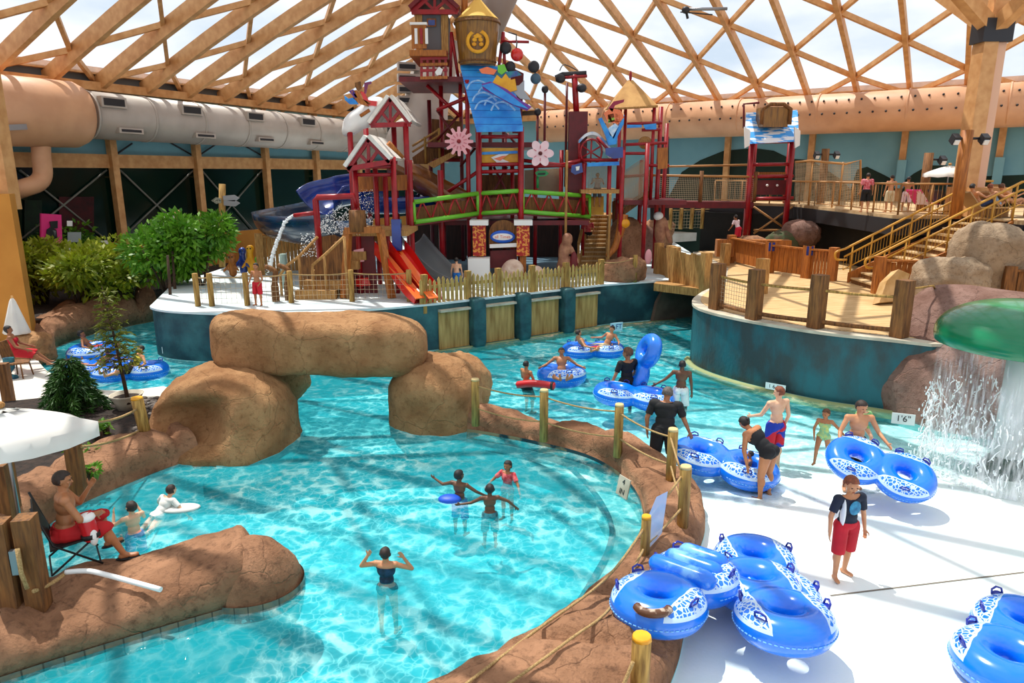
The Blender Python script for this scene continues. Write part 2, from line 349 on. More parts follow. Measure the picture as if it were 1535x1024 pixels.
ms = N.new('ShaderNodeMixShader'); L.new(fm.outputs[0], ms.inputs[0]); L.new(tb.outputs[0], ms.inputs[1]); L.new(gl.outputs[0], ms.inputs[2]); df = N.new('ShaderNodeBsdfDiffuse'); atn = N.new('ShaderNodeAttribute'); atn.attribute_name = 'depth'; dr = N.new('ShaderNodeMapRange'); dr.inputs[1].default_value = .12; dr.inputs[2].default_value = .7; dr.inputs[3].default_value = 0; dr.inputs[4].default_value = .34; L.new(atn.outputs['Fac'], dr.inputs[0])
dm = N.new('ShaderNodeMix'); dm.data_type = 'RGBA'; dm.inputs[6].default_value = lin((22,190,206)); dm.inputs[7].default_value = lin((190,244,242)); pm = N.new('ShaderNodeMath'); pm.operation = 'MULTIPLY'; L.new(pw.outputs[0], pm.inputs[0]); pm.inputs[1].default_value = 1.0; pm.use_clamp = True; L.new(pm.outputs[0], dm.inputs[0]); L.new(dm.outputs[2], df.inputs[0]); L.new(bp.outputs[0], df.inputs['Normal'])  # the same caustic lines painted paler into the diffuse film
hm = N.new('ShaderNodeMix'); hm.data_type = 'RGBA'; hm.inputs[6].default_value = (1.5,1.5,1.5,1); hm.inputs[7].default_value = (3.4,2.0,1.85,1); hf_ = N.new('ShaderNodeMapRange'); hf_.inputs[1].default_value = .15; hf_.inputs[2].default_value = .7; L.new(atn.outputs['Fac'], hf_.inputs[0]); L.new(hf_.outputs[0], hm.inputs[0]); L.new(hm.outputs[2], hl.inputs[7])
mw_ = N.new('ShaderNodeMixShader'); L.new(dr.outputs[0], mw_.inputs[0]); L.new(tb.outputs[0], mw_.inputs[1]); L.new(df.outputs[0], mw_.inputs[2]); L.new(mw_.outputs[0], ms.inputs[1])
L.new(ms.outputs[0], out.inputs['Surface'])
va = N.new('ShaderNodeVolumeAbsorption'); va.inputs['Color'].default_value = WABS; va.inputs['Density'].default_value = WDEN; L.new(va.outputs[0], out.inputs['Volume'])
mb = MB(); nx, ny = 130, 110; dep = []
for j in range(ny+1):
    for i in range(nx+1): x = -24+40*i/nx; y = 3+33*j/ny; mb.v.append((x, y, 0)); dep.append(max(0, -floor_z(x, y)))
for j in range(ny):
    for i in range(nx): a = j*(nx+1)+i; mb.face((a, a+1, a+nx+2, a+nx+1))
rim_ = [i for i in range(nx+1)]+[j*(nx+1)+nx for j in range(1, ny+1)]+[ny*(nx+1)+i for i in range(nx-1, -1, -1)]+[j*(nx+1) for j in range(ny-1, 0, -1)]
o_ = len(mb.v); mb.v += [(mb.v[i][0], mb.v[i][1], -2.6) for i in rim_]; dep += [0]*len(rim_); n_ = len(rim_)
for k in range(n_): mb.face((rim_[k], o_+k, o_+(k+1) % n_, rim_[(k+1) % n_]), True)
mb.face([o_+k for k in range(n_)][::-1], True)
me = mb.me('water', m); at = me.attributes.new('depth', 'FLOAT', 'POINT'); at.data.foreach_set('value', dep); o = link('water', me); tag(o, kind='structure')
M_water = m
# ================================================================== rock borders
def border(name, I, O, top, seed, material, tile=None, label=None, n=10, amp=.13, zb=-1.2, seg=None):
    a = catmull([(x,y,0) for x,y in I], n); b = catmull([(x,y,0) for x,y in O], n); rings = []; Ls = 0
    for i in range(len(a)):
        if i: Ls += (a[i]-a[i-1]).length
        A, B = a[i], b[i]; w = B-A; r = []; K = 18
        tz = top if not callable(top) else top(i/(len(a)-1))
        pinch = 1.0
        if seg: pinch = 1-.32*math.exp(-((((Ls+.35*seg) % seg)-seg/2)/.11)**2)
        r.append(A+V((0,0,zb))); r.append(A+V((0,0,.0))); r.append(A+V((0,0,.06)))
        for k in range(K+1):
            t = k/K; an = pi*(1-t); s = t+.06*sin(2*pi*t)
            q = A+w*(.5+.5*abs(cos(an))**.75*(1 if cos(an) > 0 else -1)); q.z = .06+(tz-.06)*abs(sin(an))**.55*pinch
            q = q.copy(); d = fbm(q, 1.3, 5, seed)*amp*2*sin(an)**.5 if 0 < k < K else 0; d2 = fbm(q, 5, 3, seed+3)*amp*.35 if 0 < k < K else 0
            q.z += d+d2; q += w.normalized()*fbm(q, 1.1, 3, seed+9)*amp*.8*sin(an)
            r.append(q)
        r.append(B+V((0,0,zb))); rings.append(r)
    mb = MB(); mb.rings(rings, closed_ring=False)
    for e in (rings[0], rings[-1]): mb.add(e, [tuple(range(len(e)))])
    o = mb.build(name, material); pooled(o, M_poolwall)
    if tile:
        t = MB(); off = [(p2-p1).normalized() for p1, p2 in zip(a, b)]
        t.rings([[p-o2*.012+V((0,0,z)) for z in (-.16,.07)] for p, o2 in zip(a, off)], closed_ring=False); t.build('waterline_tile', tile, o)
    return o
M_tile = mat('grey_waterline_tile', (132,110,84), (84,92,84), rough=.35, nscale=7, wave=(0,6,(70,58,44)))
M_tiled = mat('dark_waterline_tile', (150,128,92), (26,44,54), rough=.35, nscale=1.1, lo=.46, hi=.5)
o = border('rock_border', RI, RO, lambda t: .52 if t < .75 else .46, 3, M_rock, M_tiled, seg=1.45); tag(o, 'long curving brown rock border with posts dividing the pool from the splash pad', 'rock border')
# jetty under the lifeguard
JI = [(-7.4,5.3),(-5.6,6.55),(-4.96,6.98),(-4.2,7.46),(-3.5,7.88),(-3.12,8.15)]; JO = [(-8.2,7.2),(-6.6,8.0),(-5.6,8.55),(-4.6,9.0),(-3.9,9.1),(-3.4,8.75)]
o = border('rock_jetty', JI, JO, lambda t: .46+.22*max(0,min(1,(t-.55)/.25))-.12*max(0,(t-.9)/.1), 11, M_rock, M_tile, amp=.1, seg=2.3); tag(o, 'brown rock jetty with a tiled waterline under the lifeguard', 'rock jetty')
mb = MB(); mb.ball((-3.5,8.40,-.1), (.68,.62,.80), nu=40, nv=24)
mb.v = [tuple(V(p)+V((1,1,1))*0.06*fbm(V(p),2,4,5)) for p in mb.v]; q = mb.build('jetty_nose', M_rock, o); pooled(q, M_poolwall)
mb = MB(); mb.rings([[V((-3.5+.69*cos(a*pi/24), 8.40+.63*sin(a*pi/24), z)) for a in range(48)] for z in (-.14,.09)]); mb.build('waterline_tile', M_tile, o)
# left bank of the main pool
q = [P(x,y) for x, y in ((300,690),(265,697),(200,722),(130,752),(90,775),(40,815),(0,850))]
BI = [(p.x,p.y) for p in q]; BO = [(p.x-.95-.03*i,p.y+.75-.08*i) for i, p in enumerate(q)]
o = border('rock_bank', BI, BO, .62, 23, M_rock, None, amp=.12, seg=1.9); tag(o, 'low brown rock bank edging the planter behind the lifeguard', 'rock bank')
def rock(name, label, c, rad, rz=0, seed=0, amp=.12, e1=.8, e2=.8, material=None, nu=72, nv=44, fn=None, sc=.9, rx=0, ry=0, cat='rock', group=None):
    mb = MB(); M = Matrix.Rotation(rz,3,'Z')@Matrix.Rotation(rx,3,'X')@Matrix.Rotation(ry,3,'Y'); mb.ball((0,0,0), rad, None, nu, nv, e1, e2); mx = max(rad)
    out = []
    for p in mb.v:
        p = V(p); n = V((p.x/rad[0]**2, p.y/rad[1]**2, p.z/rad[2]**2)).normalized(); q = p+V((seed*3.1,seed*1.7,0))
        d = fbm(q, sc/mx*1.6, 4, seed)*amp*1.6+abs(fbm(q, sc/mx*4.5, 4, seed+5))*amp*.55+fbm(q, 6, 3, seed+2)*.02
        p = p+n*d
        if fn: p = fn(p)
        out.append(tuple(M@p+V(c)))
    mb.v = out; o = mb.build(name, material or M_rocktan)
    if min(p[2] for p in out) < -.2: pooled(o, M_poolwall)
    return tag(o, label, cat, group)
# rock arch across the pool
def scoop(p):
    q = V((-.16,-1.2,.42)); d = (V((p.x,p.y,p.z))-q); k = math.exp(-abs(d.x/.62)**2.6-abs((d.z-.15*d.x)/.4)**2.6)
    if p.y < 0: p = p+V((0,.85*k,.0)); k2 = math.exp(-((p.z+.25)/.28)**2)*(1 if p.y < .2 else 0); p = p+V((0,-.16*k2,0))
    return p
rock('arch_boulder', 'big tan boulder with a scooped hollow carrying one end of the rock slab', (-5.9,13.75,.3), (1.38,1.25,1.22), rz=-.12, seed=2, amp=.12, e1=.75, fn=scoop)
rock('arch_boulder', 'tan boulder under the far end of the rock slab beside the first rope post', (-1.7,14.95,.3), (.98,1.0,1.15), rz=-.25, seed=8, amp=.1, e1=.7, e2=.75)
rock('arch_slab', 'long flat tan rock slab bridging two boulders over the pool', (-4.1,14.75,1.80), (2.22,.85,.62), rz=.1, seed=5, amp=.12, e1=.55, e2=.55, nu=96, ry=.03, fn=lambda p: p+V((0,0,.16*max(0,-p.x-.6) if p.z > 0 else 0)))
rock('boulder', 'low tan boulder behind the slab end above the scooped boulder', (-5.75,15.8,.75), (.95,.8,.75), seed=14, amp=.1)
rock('boulder', 'small tan boulder behind the slab end towards the posts', (-1.35,15.75,.55), (.85,.8,.75), seed=15, amp=.1)
# sunken step with dark edging in the main pool
q = [P(x,y,-.35) for x, y in ((845,695),(872,718),(900,752),(917,790),(912,825),(893,862),(870,900),(835,950))]
mb = MB(); mb.tube(catmull(q, 6), .05, 6); o = mb.build('trim_1', mat('dark_blue_tile', (22,52,66), rough=.4)); struct(o)
ins = catmull([(x,y,0) for x, y in RI[2:9]][::-1], 8); stp = catmull(q, 6)
mb = MB(); K = 40; rr = []
for i in range(K+1):
    a = stp[round(i/K*(len(stp)-1))]; b_ = ins[round(i/K*(len(ins)-1))]; rr.append([V((a.x,a.y,-1)), V((a.x,a.y,-.38)), V((b_.x,b_.y,-.36))+ (V((b_.x,b_.y,0))-V((a.x,a.y,0))).normalized()*.3])
mb.rings(rr, closed_ring=False); struct(mb.build('floor_step', M_poolwall))
q = [P(x,y,-.4) for x, y in ((90,1006),(180,985),(270,955),(345,932),(412,906),(425,885))]
mb = MB(); mb.tube(catmull(q, 6), .035, 6); struct(mb.build('trim_2', MATS['dark_blue_tile']))
# ================================================================== left ground
def ground(name, pts, z, material, z0=-1.4):
    mb = MB(); mb.prism([(p[0],p[1]) for p in pts], z0, z); return struct(mb.build(name, material))
M_conc = mat('pale_concrete', (226,222,212), (204,198,186), rough=.8, nscale=1.5, bump=.1)
M_soil = mat('dark_soil', (58,44,36), (34,26,22), rough=.95, nscale=9, bump=.8, bscale=22)
px = lambda L_, z: [P(x,y,z) for x, y in L_]
pth = catmull(px([(56,540),(70,556),(99,573),(139,584),(190,586),(245,580)], .2), 5)
ground('floor_path', [(-24,16.4),(-24,21.5),(pth[0].x-.9,pth[0].y+1.2)]+[(p.x,p.y) for p in pth]+[(-6.2,15.2),(-7.2,14.6),(-9.3,15.1),(-10.2,15.8),(-13,14.6)], .22, M_conc)
ground('floor_planter', [(-24,8.0),(-24,16.4),(-13,14.6),(-10.2,15.8),(-9.3,15.1),(-7.2,14.6),(-6.2,15.0),(-6.3,13)]+[(p[0]+.3,p[1]-.2) for p in BO[1:]]+[(-9.5,9)], .34, M_soil)
ground('floor_jetty', [(-24,3),(-24,8.6),(-9,9.3),(-7.6,8.4),(-6.3,8.1),(-6.6,7.2),(-7.6,5.6),(-7.6,3)], .36, mat('jetty_planks', (150,108,68), (112,76,44), rough=.8, nscale=5, stretch=(1,6,1), wave=(1,5,(50,34,22))))
# far river bank
q = [P(x,y) for x, y in ((62,530),(74,526),(94,517),(125,506),(157,497),(200,488),(240,480))]
o = border('rock_bank', [(p.x,p.y) for p in q], [(p.x-1.9,p.y+1.6) for p in q], lambda t: .55+.75*t, 31, M_rock, None, amp=.16, seg=4); tag(o, 'brown rock bank curving between the river and the shrubs', 'rock bank')
rock('boulder', 'tan boulder at the foot of the ochre wall by the river', P(46,524,.4), (.62,.5,.5), seed=33, amp=.1, material=M_rocktan)
ground('floor_shrub_bed', [(-24,21),(-15.4,22.4),(-15.9,27),(-14,29.5),(-11.8,30),(-10,36),(-14.2,39.5),(-24,24)], .75, M_soil)
M_ochre = mat('ochre_render', (204,138,54), (190,124,44), rough=.8, nscale=1, bump=.05)
pb = P(50,512,.3)
mb = MB(); mb.prism([(pb.x,pb.y),(pb.x-9,pb.y+.4),(pb.x-9,pb.y+1),(pb.x-.25,pb.y+.6)], 0, PY(25,291,pb.y).z); struct(mb.build('wall_ochre', M_ochre))
t = PY(6,250,pb.y+1); mb = MB(); mb.bx(t.x-.35,t.x+.15,pb.y+.8,pb.y+1.3,4.3,9); struct(mb.build('column_ochre', M_beam))
# ================================================================== island
isl = catmull([(-11.05,21.33,0),(-10.75,20.65,0),(-9.7,20.05,0),(-7.45,19.74,0),(-4.9,20.15,0),(-2.36,21.33,0)], 6)
back = [(3.36,25.12),(5.9,26.2),(7.6,27.6),(8.6,30),(9.5,42),(1,50),(-6,52),(-10,44),(-12.2,31),(-12.2,25)]
IZ = 1.5
out = [(p.x,p.y) for p in isl]+back
mb = MB(); mb.prism(out, 0.02, IZ-.06); struct(mb.build('wall_island', M_teal)); mb = MB(); mb.prism(out, -1.4, .02); struct(mb.build('wall_pool', M_poolwall))
M_deck = mat('pale_blue_deck', (196,214,220), (222,228,226), rough=.7, nscale=.9)
cx, cy_ = -2, 30
mb = MB(); mb.prism([(x+(cx-x)*-.004, y+(cy_-y)*-.006) for x, y in out], IZ-.06, IZ); struct(mb.build('floor_island', M_deck))
# timber panels and teal piers in the front wall
A, B = V((-2.36,21.33,0)), V((3.36,25.12,0)); dr = (B-A).normalized(); nr = V((dr.y,-dr.x,0))
M_panel = mat('stained_panel', (196,160,96), (146,108,52), rough=.7, nscale=2.5, stretch=(3,3,.35), bump=.1)
def along(pxx): # parameter on the front line below pixel column
    d = ray(pxx, 480); return (V((0,0,0))-A).cross(V((d.x,d.y,0))).z/dr.cross(V((d.x,d.y,0))).z
pier = [712,780,846]
edges = [657]+[e for p in pier for e in (p-10,p+10)]+[894]
for k in range(0, 8, 2):
    s0, s1 = along(edges[k]), along(edges[k+1]); a = A+dr*s0+nr*.04; b_ = A+dr*s1+nr*.04
    mb = MB(); mb.slab([a+V((0,0,.01)), b_+V((0,0,.01)), b_+V((0,0,1.22)), a+V((0,0,1.22))], -nr*.1); o = mb.build('wall_panel', M_panel); struct(o)
    mb = MB(); mb.bar(a+V((0,0,1.25)), b_+V((0,0,1.25)), .3, .07); c = mb.build('trim_cap', M_cream, o)
for i, p in enumerate(pier):
    s = along(p); c = A+dr*s+nr*.13; mb = MB(); mb.ball((c.x,c.y,.76), (.24,.24,.80), Matrix.Rotation(atan2(dr.y,dr.x),3,'Z'), 16, 12, .25, .3); struct(mb.build('pillar', mat('teal_pier', (20,66,74), (52,110,114), rough=.6, nscale=2.5, lo=.4, hi=.75, bump=.3)))
# dark concrete under the bridge, brown rock patch
mb = MB(); mb.slab([(5.0,25.75,-1),(8.4,27.6,-1),(8.4,27.6,1.4),(5.7,26.05,1.4),(5.35,25.9,.7)], (.08,-.12,0)); struct(mb.build('wall_bridge', mat('brown_concrete', (104,82,68), (80,62,52), rough=.8, nscale=2, bump=.2)))
# shelf of pale stone along the far waterline
mb = MB(); mb.tube([(-2.4,21.15,-.1),(.5,23.0,-.1),(3.4,24.95,-.1),(6.2,26.1,-.1)], .13, 6); struct(mb.build('trim_3', mat('green_ledge', (150,160,110), rough=.8)))
# ================================================================== right deck
rdk = catmull([(9.4,15.2,0),(8.56,15.74,0),(7.7,16.22,0),(6.94,16.88,0),(6.1,17.85,0),(5.5,18.85,0),(5.28,19.8,0),(5.5,20.9,0),(6.1,22.2,0)], 6)
RZ = 1.72
out = [(p.x,p.y) for p in rdk]+[(7.2,24),(8.4,27.8),(8.8,34),(24,34),(24,15.2)]
M_teal2 = mat('grey_teal_wall_paint', (48,62,64), (28,96,106), rough=.55, nscale=1.1, bump=.4, bscale=9, lo=.4, hi=.62, stretch=(1.4,1.4,.7))
mb = MB(); mb.prism(out, .02, RZ-.08); struct(mb.build('wall_deck', M_teal2)); mb = MB(); mb.prism(out, -1.4, .02); struct(mb.build('wall_pool', M_poolwall))
mb = MB(); mb.prism([(x-.05,y-.05) for x, y in out], RZ-.08, RZ-.01); struct(mb.build('trim_deck', M_cream))
M_plank = mat('tan_planks', (222,188,136), (186,146,92), rough=.75, nscale=3, stretch=(.5,5,1), wave=(1,6,(140,104,64)))  # tan deck boards with darker joints
mb = MB(); mb.prism([(x+.28,y+.22) for x, y in out], RZ-.02, RZ+.005); struct(mb.build('floor_deck', M_plank))
mb = MB(); mb.tube([(p.x-.08,p.y-.1,-.06) for p in rdk[:-8]], .12, 6); struct(mb.build('trim_4', MATS['green_ledge']))
def bigrock(p): return p
B_ = [P(x,y) for x, y in ((1296,601),(1312,609),(1345,622),(1400,641),(1460,652),(1535,664),(1640,690),(1850,730))]
T_ = [PY(x,y,yy) for x, y, yy in ((1299,598,16.1),(1316,545,16.2),(1350,480,16.4),(1392,438,16.6),(1445,431,16.3),(1520,440,15.6),(1640,455,15.0),(1850,480,14.6))]
B_, T_ = catmull(B_, 12), catmull(T_, 12); mb = MB(); rr = []
for a, t in zip(B_, T_):
    r = [a+V((0,.3,-1.2)), a+V((0,0,-.05))]
    for k in range(1, 25):
        f = k/24; q = a+(t-a)*f; q.y -= .55*sin(f*pi)**.8*min(1,(t-a).length/1.2); q.z += .25*sin(f*pi)*min(1,(t-a).length/2); n_ = fbm(q, .9, 4, 41)*.32+abs(fbm(q, 2.2, 4, 44))*.16; q = q+V((-.25,-.9,.3))*n_*min(1,.2+f*(1.5)); r.append(q)
    b2 = t+V((.5,.9,-.1)); r += [t+V((.1,.35,.02)), b2, V((b2.x+.3,b2.y+.5,.4))]; rr.append(r)
mb.rings(rr, closed_ring=False); o = mb.build('boulder', M_rockp, fix=True); pooled(o, M_poolwall); tag(o, 'huge purple brown rock face behind the green mushroom fountain', 'rock')
# ================================================================== hall walls
EV = 9.1
WL0, UL = V((-17.8,32.2,0)), V((.455,.89,0)).normalized(); NL = V((UL.y,-UL.x,0))
WR0, UR = V((18,38.5,0)), V((.83,-.555,0)).normalized(); NR = V((UR.y,-UR.x,0))
def pl(x, y, off=0): return PPL(x, y, WL0+NL*off, NL)
def pr(x, y, off=0): return PPL(x, y, WR0+NR*off, NR)
pL = lambda a, z, off=0: WL0+UL*a+NL*off+V((0,0,z))
pR = lambda a, z, off=0: WR0+UR*a+NR*off+V((0,0,z))
aL = lambda p: (p-WL0).dot(UL)
aR = lambda p: (p-WR0).dot(UR)
zs = [pl(186,y).z for y in (362,252,232,207)]
def wslab(mb, f, a0, a1, z0, z1, off0, t): n = NL if f is pL else NR; mb.slab([f(a0,z0,off0), f(a1,z0,off0), f(a1,z1,off0), f(a0,z1,off0)], n*t)
cL = -16; cLe = 26; 
M_glassd = mat('dark_green_glass', (5,26,20), (8,36,26), rough=.12, nscale=.5, spec=.35)
M_tealw = mat('pale_teal_wall', (120,172,186), (108,160,176), rough=.7, nscale=.6)
mb = MB(); wslab(mb, pL, cL, cLe, 0, zs[0], -.2, .2); struct(mb.build('wall_left', M_ochre))
mb = MB(); wslab(mb, pL, cL, cLe, zs[0], zs[1], -.3, .08); struct(mb.build('window_1', M_glassd))
mb = MB(); wslab(mb, pL, cL, cLe, zs[1], zs[2], -.2, .26); struct(mb.build('beam_left', M_beam))
mb = MB(); wslab(mb, pL, cL, cLe, zs[2], EV, -.3, .08); struct(mb.build('window_2', M_tealw))
for xx in (5,172,297,399,474,537):
    a = aL(pl(xx,280)); mb = MB(); mb.bar(pL(a,.6,.12), pL(a,EV,.12), .34, .3, up=UL); struct(mb.build('column_left', M_beam))
for (xa, xb) in ((180,290),(302,393),(30,160)):            # cross braces
    for (y0, y1) in ((255,360),(360,255)):
        mb = MB(); mb.tube([pl(xa,y0,-.1), pl(xb,y1,-.1)], .04, 6); struct(mb.build('trim_brace', mat('brace_grey', (120,120,112), rough=.5)))
for (xa,ya,xb,yb) in ((175,231,198,215),(247,209,287,232),(300,232,327,214),(364,217,392,233)):
    mb = MB(); mb.tube([pl(xa,ya,-.1), pl(xb,yb,-.1)], .04, 6); struct(mb.build('trim_brace', M_dgrey))
mb = MB(); mb.slab([pR(-34,0,-.3), pR(14,0,-.3), pR(14,EV,-.3), pR(-34,EV,-.3)], NR*.3); struct(mb.build('wall_right', M_tealw))
e = pR(14,0); 
mb = MB(); mb.slab([e, e+V((8,-14,0)), e+V((8,-14,EV)), e+V((0,0,EV))], (.3,.1,0)); struct(mb.build('wall_side', M_tealw))
for xx in (1091,1216,1353,1497):
    a = aR(pr(xx,240)); mb = MB(); mb.bar(pR(a,1,.15), pR(a,EV,.15), .36, .3, up=UR); struct(mb.build('column_right', M_beam))
M_hill = mat('dark_green_mural', (14,44,30), (10,34,24), rough=.8, nscale=1)
mb = MB()
for hill in ([(1000,300),(1022,258),(1050,240),(1085,226),(1130,222),(1160,226),(1185,238),(1215,240),(1235,252),(1262,270),(1290,300)],[(1270,300),(1285,254),(1300,250),(1325,262),(1350,275),(1370,260),(1392,248),(1420,248),(1440,262),(1480,264),(1535,262),(1560,300)]):
    mb.slab([pr(x,y,0) for x, y in hill]+[pr(hill[-1][0],420,0), pr(hill[0][0],420,0)], NR*.02)
struct(mb.build('wall_mural', M_hill))
for (xx, ya, yb) in ((1353,240,268),(1497,236,262)):
    a = aR(pr(xx,250)); mb = MB(); mb.bar(pR(a,pr(xx,yb+14).z,.3), pR(a,pr(xx,ya).z,.3), .5, .4, up=UR); struct(mb.build('column_base', M_tealw))
# eave beams
M_eave = mat('eave_grey', (96,104,108), rough=.6)
for f, a0, a1, n in ((pL,-16,26,NL),(pR,-30,14,NR)):
    for z, w_, h, off, mm, nm in ((EV-.1,.5,.35,.3,M_beam,'beam_eave'),(EV+.55,.35,.3,.2,M_beam,'beam_eave'),(EV+.25,.1,.5,.05,M_eave,'trim_eave')):
        mb = MB(); mb.bar(f(a0,z,off), f(a1,z,off), w_, h); struct(mb.build(nm, mm))
e2 = pR(14,0)
for z, h in ((EV-.1,.35),(EV+.55,.3)):
    mb = MB(); mb.bar(e2+V((0,0,z)), e2+V((8,-14,z)), .4, h); struct(mb.build('beam_eave', M_beam))
# ================================================================== dome lattice
def g(d): return .25+.41*d-.0034*d*d
dd = lambda p, W0, NN: (p-W0).dot(NN)
def dome(pt, W0, U, NN, a, d): return W0+U*a+NN*d+V((0,0,EV+g(d)))
RD = [0,2.0,4.7,7.4,10.1,12.8,15.6,18.4,21.2,24,27,30]
hip = [pL(0,0)]
def ok(p, other): return dd(p, WR0 if other == 'R' else WL0, NR if other == 'R' else NL)
def lattice(W0, U, NN, oW, oN, s0, sp, i0, i1, wide):
    node = lambda k, i: W0+U*(s0+sp*(i+(.5 if k % 2 else 0)))+NN*RD[k]+V((0,0,EV+g(RD[k])))
    inside = lambda p, d: (p-oW).dot(oN) > d-1.4 and p.y > -9 and abs(p.x) < 26
    # radial beams
    for i in range(i0*2, i1*2):
        a = s0+sp*i/2; pts = []
        for k in range(len(RD)):
            p = W0+U*a+NN*RD[k]+V((0,0,EV+g(RD[k])))
            if not inside(p, RD[k]): break
            pts.append(p)
        if len(pts) > 1:
            mb = MB()
            for p, q in zip(pts, pts[1:]): mb.bar(p-V((0,0,wide[1]/2)), q-V((0,0,wide[1]/2)), wide[0], wide[1], up=(0,0,1))
            struct(mb.build('roof_beam', M_beam))
    for i in range(i0, i1):
        for s in (0, 1):
            mb = MB(); n = 0
            for k in range(len(RD)-1):
                # zig chain following one diagonal direction
                ii = i+(k//2 if s else -(k//2)) if True else i
                if s: p, q = (node(k, i+k//2), node(k+1, i+k//2)) if k % 2 == 0 else (node(k, i+k//2), node(k+1, i+k//2+1))
                else: p, q = (node(k, i-k//2), node(k+1, i-k//2-1)) if k % 2 == 0 else (node(k, i-k//2-1), node(k+1, i-k//2-1))
                if inside(p, RD[k]) and inside(q, RD[k+1]): mb.bar(p-V((0,0,.1)), q-V((0,0,.1)), .16, .22); n += 1
            if n: struct(mb.build('roof_strut', M_beam))
lattice(WL0, UL, NL, WR0, NR, aL(pl(5,280)), 4.3, -4, 7, (.22,.62))
lattice(WR0, UR, NR, WL0, NL, aR(pr(1353,240)), 4.75, -7, 5, (.2,.4))
# hip beam
mb = MB(); hp = []
for k in range(0, 10):
    d = k*3.0; M2 = Matrix(((NL.x,NL.y),(NR.x,NR.y))); r = M2.inverted()@Vector((d+NL.dot(WL0), d+NR.dot(WR0))); hp.append(V((r.x,r.y,EV+g(d)-.3)))
for p, q in zip(hp, hp[1:]): mb.bar(p, q, .5, .8)
struct(mb.build('roof_hip_beam', M_beam))
# glazing
mg = bpy.data.materials.new('roof_glazing'); mg.use_nodes = True; nt = mg.node_tree; N = nt.nodes; L = nt.links; N.remove(N['Principled BSDF'])
tb = N.new('ShaderNodeBsdfTransparent'); tb.inputs[0].default_value = (.93,.95,.97,1); tl = N.new('ShaderNodeBsdfTranslucent'); tl.inputs[0].default_value = (.95,.96,1,1); ms = N.new('ShaderNodeMixShader'); ms.inputs[0].default_value = .10
L.new(tb.outputs[0], ms.inputs[1]); L.new(tl.outputs[0], ms.inputs[2]); L.new(ms.outputs[0], N['Material Output'].inputs[0])
for W0, U, NN, oW, oN, nm in ((WL0,UL,NL,WR0,NR,'ceiling_left'),(WR0,UR,NR,WL0,NL,'ceiling_right')):
    mb = MB(); na, nd = 60, 32; idx = {}
    for i in range(na+1):
        for k in range(nd+1):
            a = -34+64*i/na; d = k*1.0; p = W0+U*a+NN*d+V((0,0,EV+g(d)+.04)); 
            if (p-oW).dot(oN) > d-.6 and abs(p.x) < 26 and p.y > -9: idx[i,k] = len(mb.v); mb.v.append(tuple(p))
    for i in range(na):
        for k in range(nd):
            c = [idx.get(t) for t in ((i,k),(i+1,k),(i+1,k+1),(i,k+1))]
            if None not in c: mb.face(c)
    struct(mb.build(nm, mg))
# ================================================================== ducts
M_ductg = mat('grey_duct', (196,186,176), (182,172,162), rough=.45, nscale=1, metal=.15)
M_ductt = mat('tan_duct', (222,170,130), (206,154,116), rough=.5, nscale=1)
def duct(name, label, p, q, r, m, bands=0, n=28):
    t = thing(name, label, 'duct', (p+q)/2); mb = MB(); mb.tube([p,q], r, n); mb.build('pipe', m, t)
    for k in range(bands+1):
        c = p+(q-p)*(k/max(1,bands)); d = (q-p).normalized(); mb = MB(); mb.tube([c-d*.05, c+d*.05], r+.03, n); mb.build('band', m, t)
    return t
A1, B1 = pl(128,172,1.3), pl(620,212,1.3); r1 = .95
tD = duct('air_duct', 'long grey round air duct with vents running above the dark green windows', A1, B1, r1, M_ductg, 9)
dv = (B1-A1).normalized()
for k in range(6):
    for s, z, hh in ((0,.15,.2),(.35,-.35,.1)):
        c = A1+(B1-A1)*((k+.35+s*.5-.18)/6.2); an = z; n = (NL*cos(an)+V((0,0,1))*sin(an)).normalized(); c = c+n*(r1+.03)+V((0,0,.35 if s == 0 else -.25)); c -= NL*.1
        mb = MB(); mb.bar(c-dv*.55, c+dv*.55, .28, .42 if s == 0 else .22, up=(0,0,1)); v = mb.build('vent', M_ductg, tD)
        mb = MB(); mb.bar(c-dv*.45+NL*.15, c+dv*.45+NL*.15, .02, .28 if s == 0 else .1, up=(0,0,1)); mb.build('vent_slot', M_dgrey, v)
A2, B2 = pl(-90,160,1.3), pl(122,173,1.3)
tE = thing('air_duct', 'wide tan duct end with a drop pipe above the arcade windows', 'duct', B2)
mb = MB(); d = (B2-A2).normalized(); mb.tube([A2,B2-d*.4,B2-d*.1,B2], [1.28,1.28,1.15,.95], 32); mb.build('pipe', M_ductt, tE)
k = [pl(60,195,1.2), pl(62,235,1.2), pl(64,262,1.2), pl(55,275,1.2), pl(35,282,1.0), pl(12,290,.2)]
mb = MB(); mb.tube(catmull(k,5), .34, 16); mb.build('drop_pipe', M_ductt, tE)
mb = MB(); mb.bar(pl(-5,192,2.6), pl(40,190,2.6), .05, .2); mb.build('bracket', M_steel, tE)
A3, B3, C3 = pr(815,190,1.5), pr(1372,165,1.5), pr(1660,150,1.5)
tF = thing('air_duct', 'long tan round duct with two rows of holes on the teal mural wall', 'duct', B3)
mb = MB(); d = (B3-A3).normalized(); mb.tube([A3,B3,C3], [.98,.98,.98], 32); mb.build('pipe', M_ductt, tF)
mb = MB(); mb.ball((0,0,0), .055, None, 8, 5); me = mb.me('air_hole', M_dgrey)
for i in range(49):
    c = A3+(C3-A3)*((i+.5)/49)
    for zz in (.55,-.1):
        n = (NR*sqrt(1-zz*zz)+V((0,0,zz))); o = bpy.data.objects.new('air_hole', me); COL.objects.link(o); o.location = c+n*.985; o.parent = tF; o.matrix_parent_inverse = chain(tF).inverted()
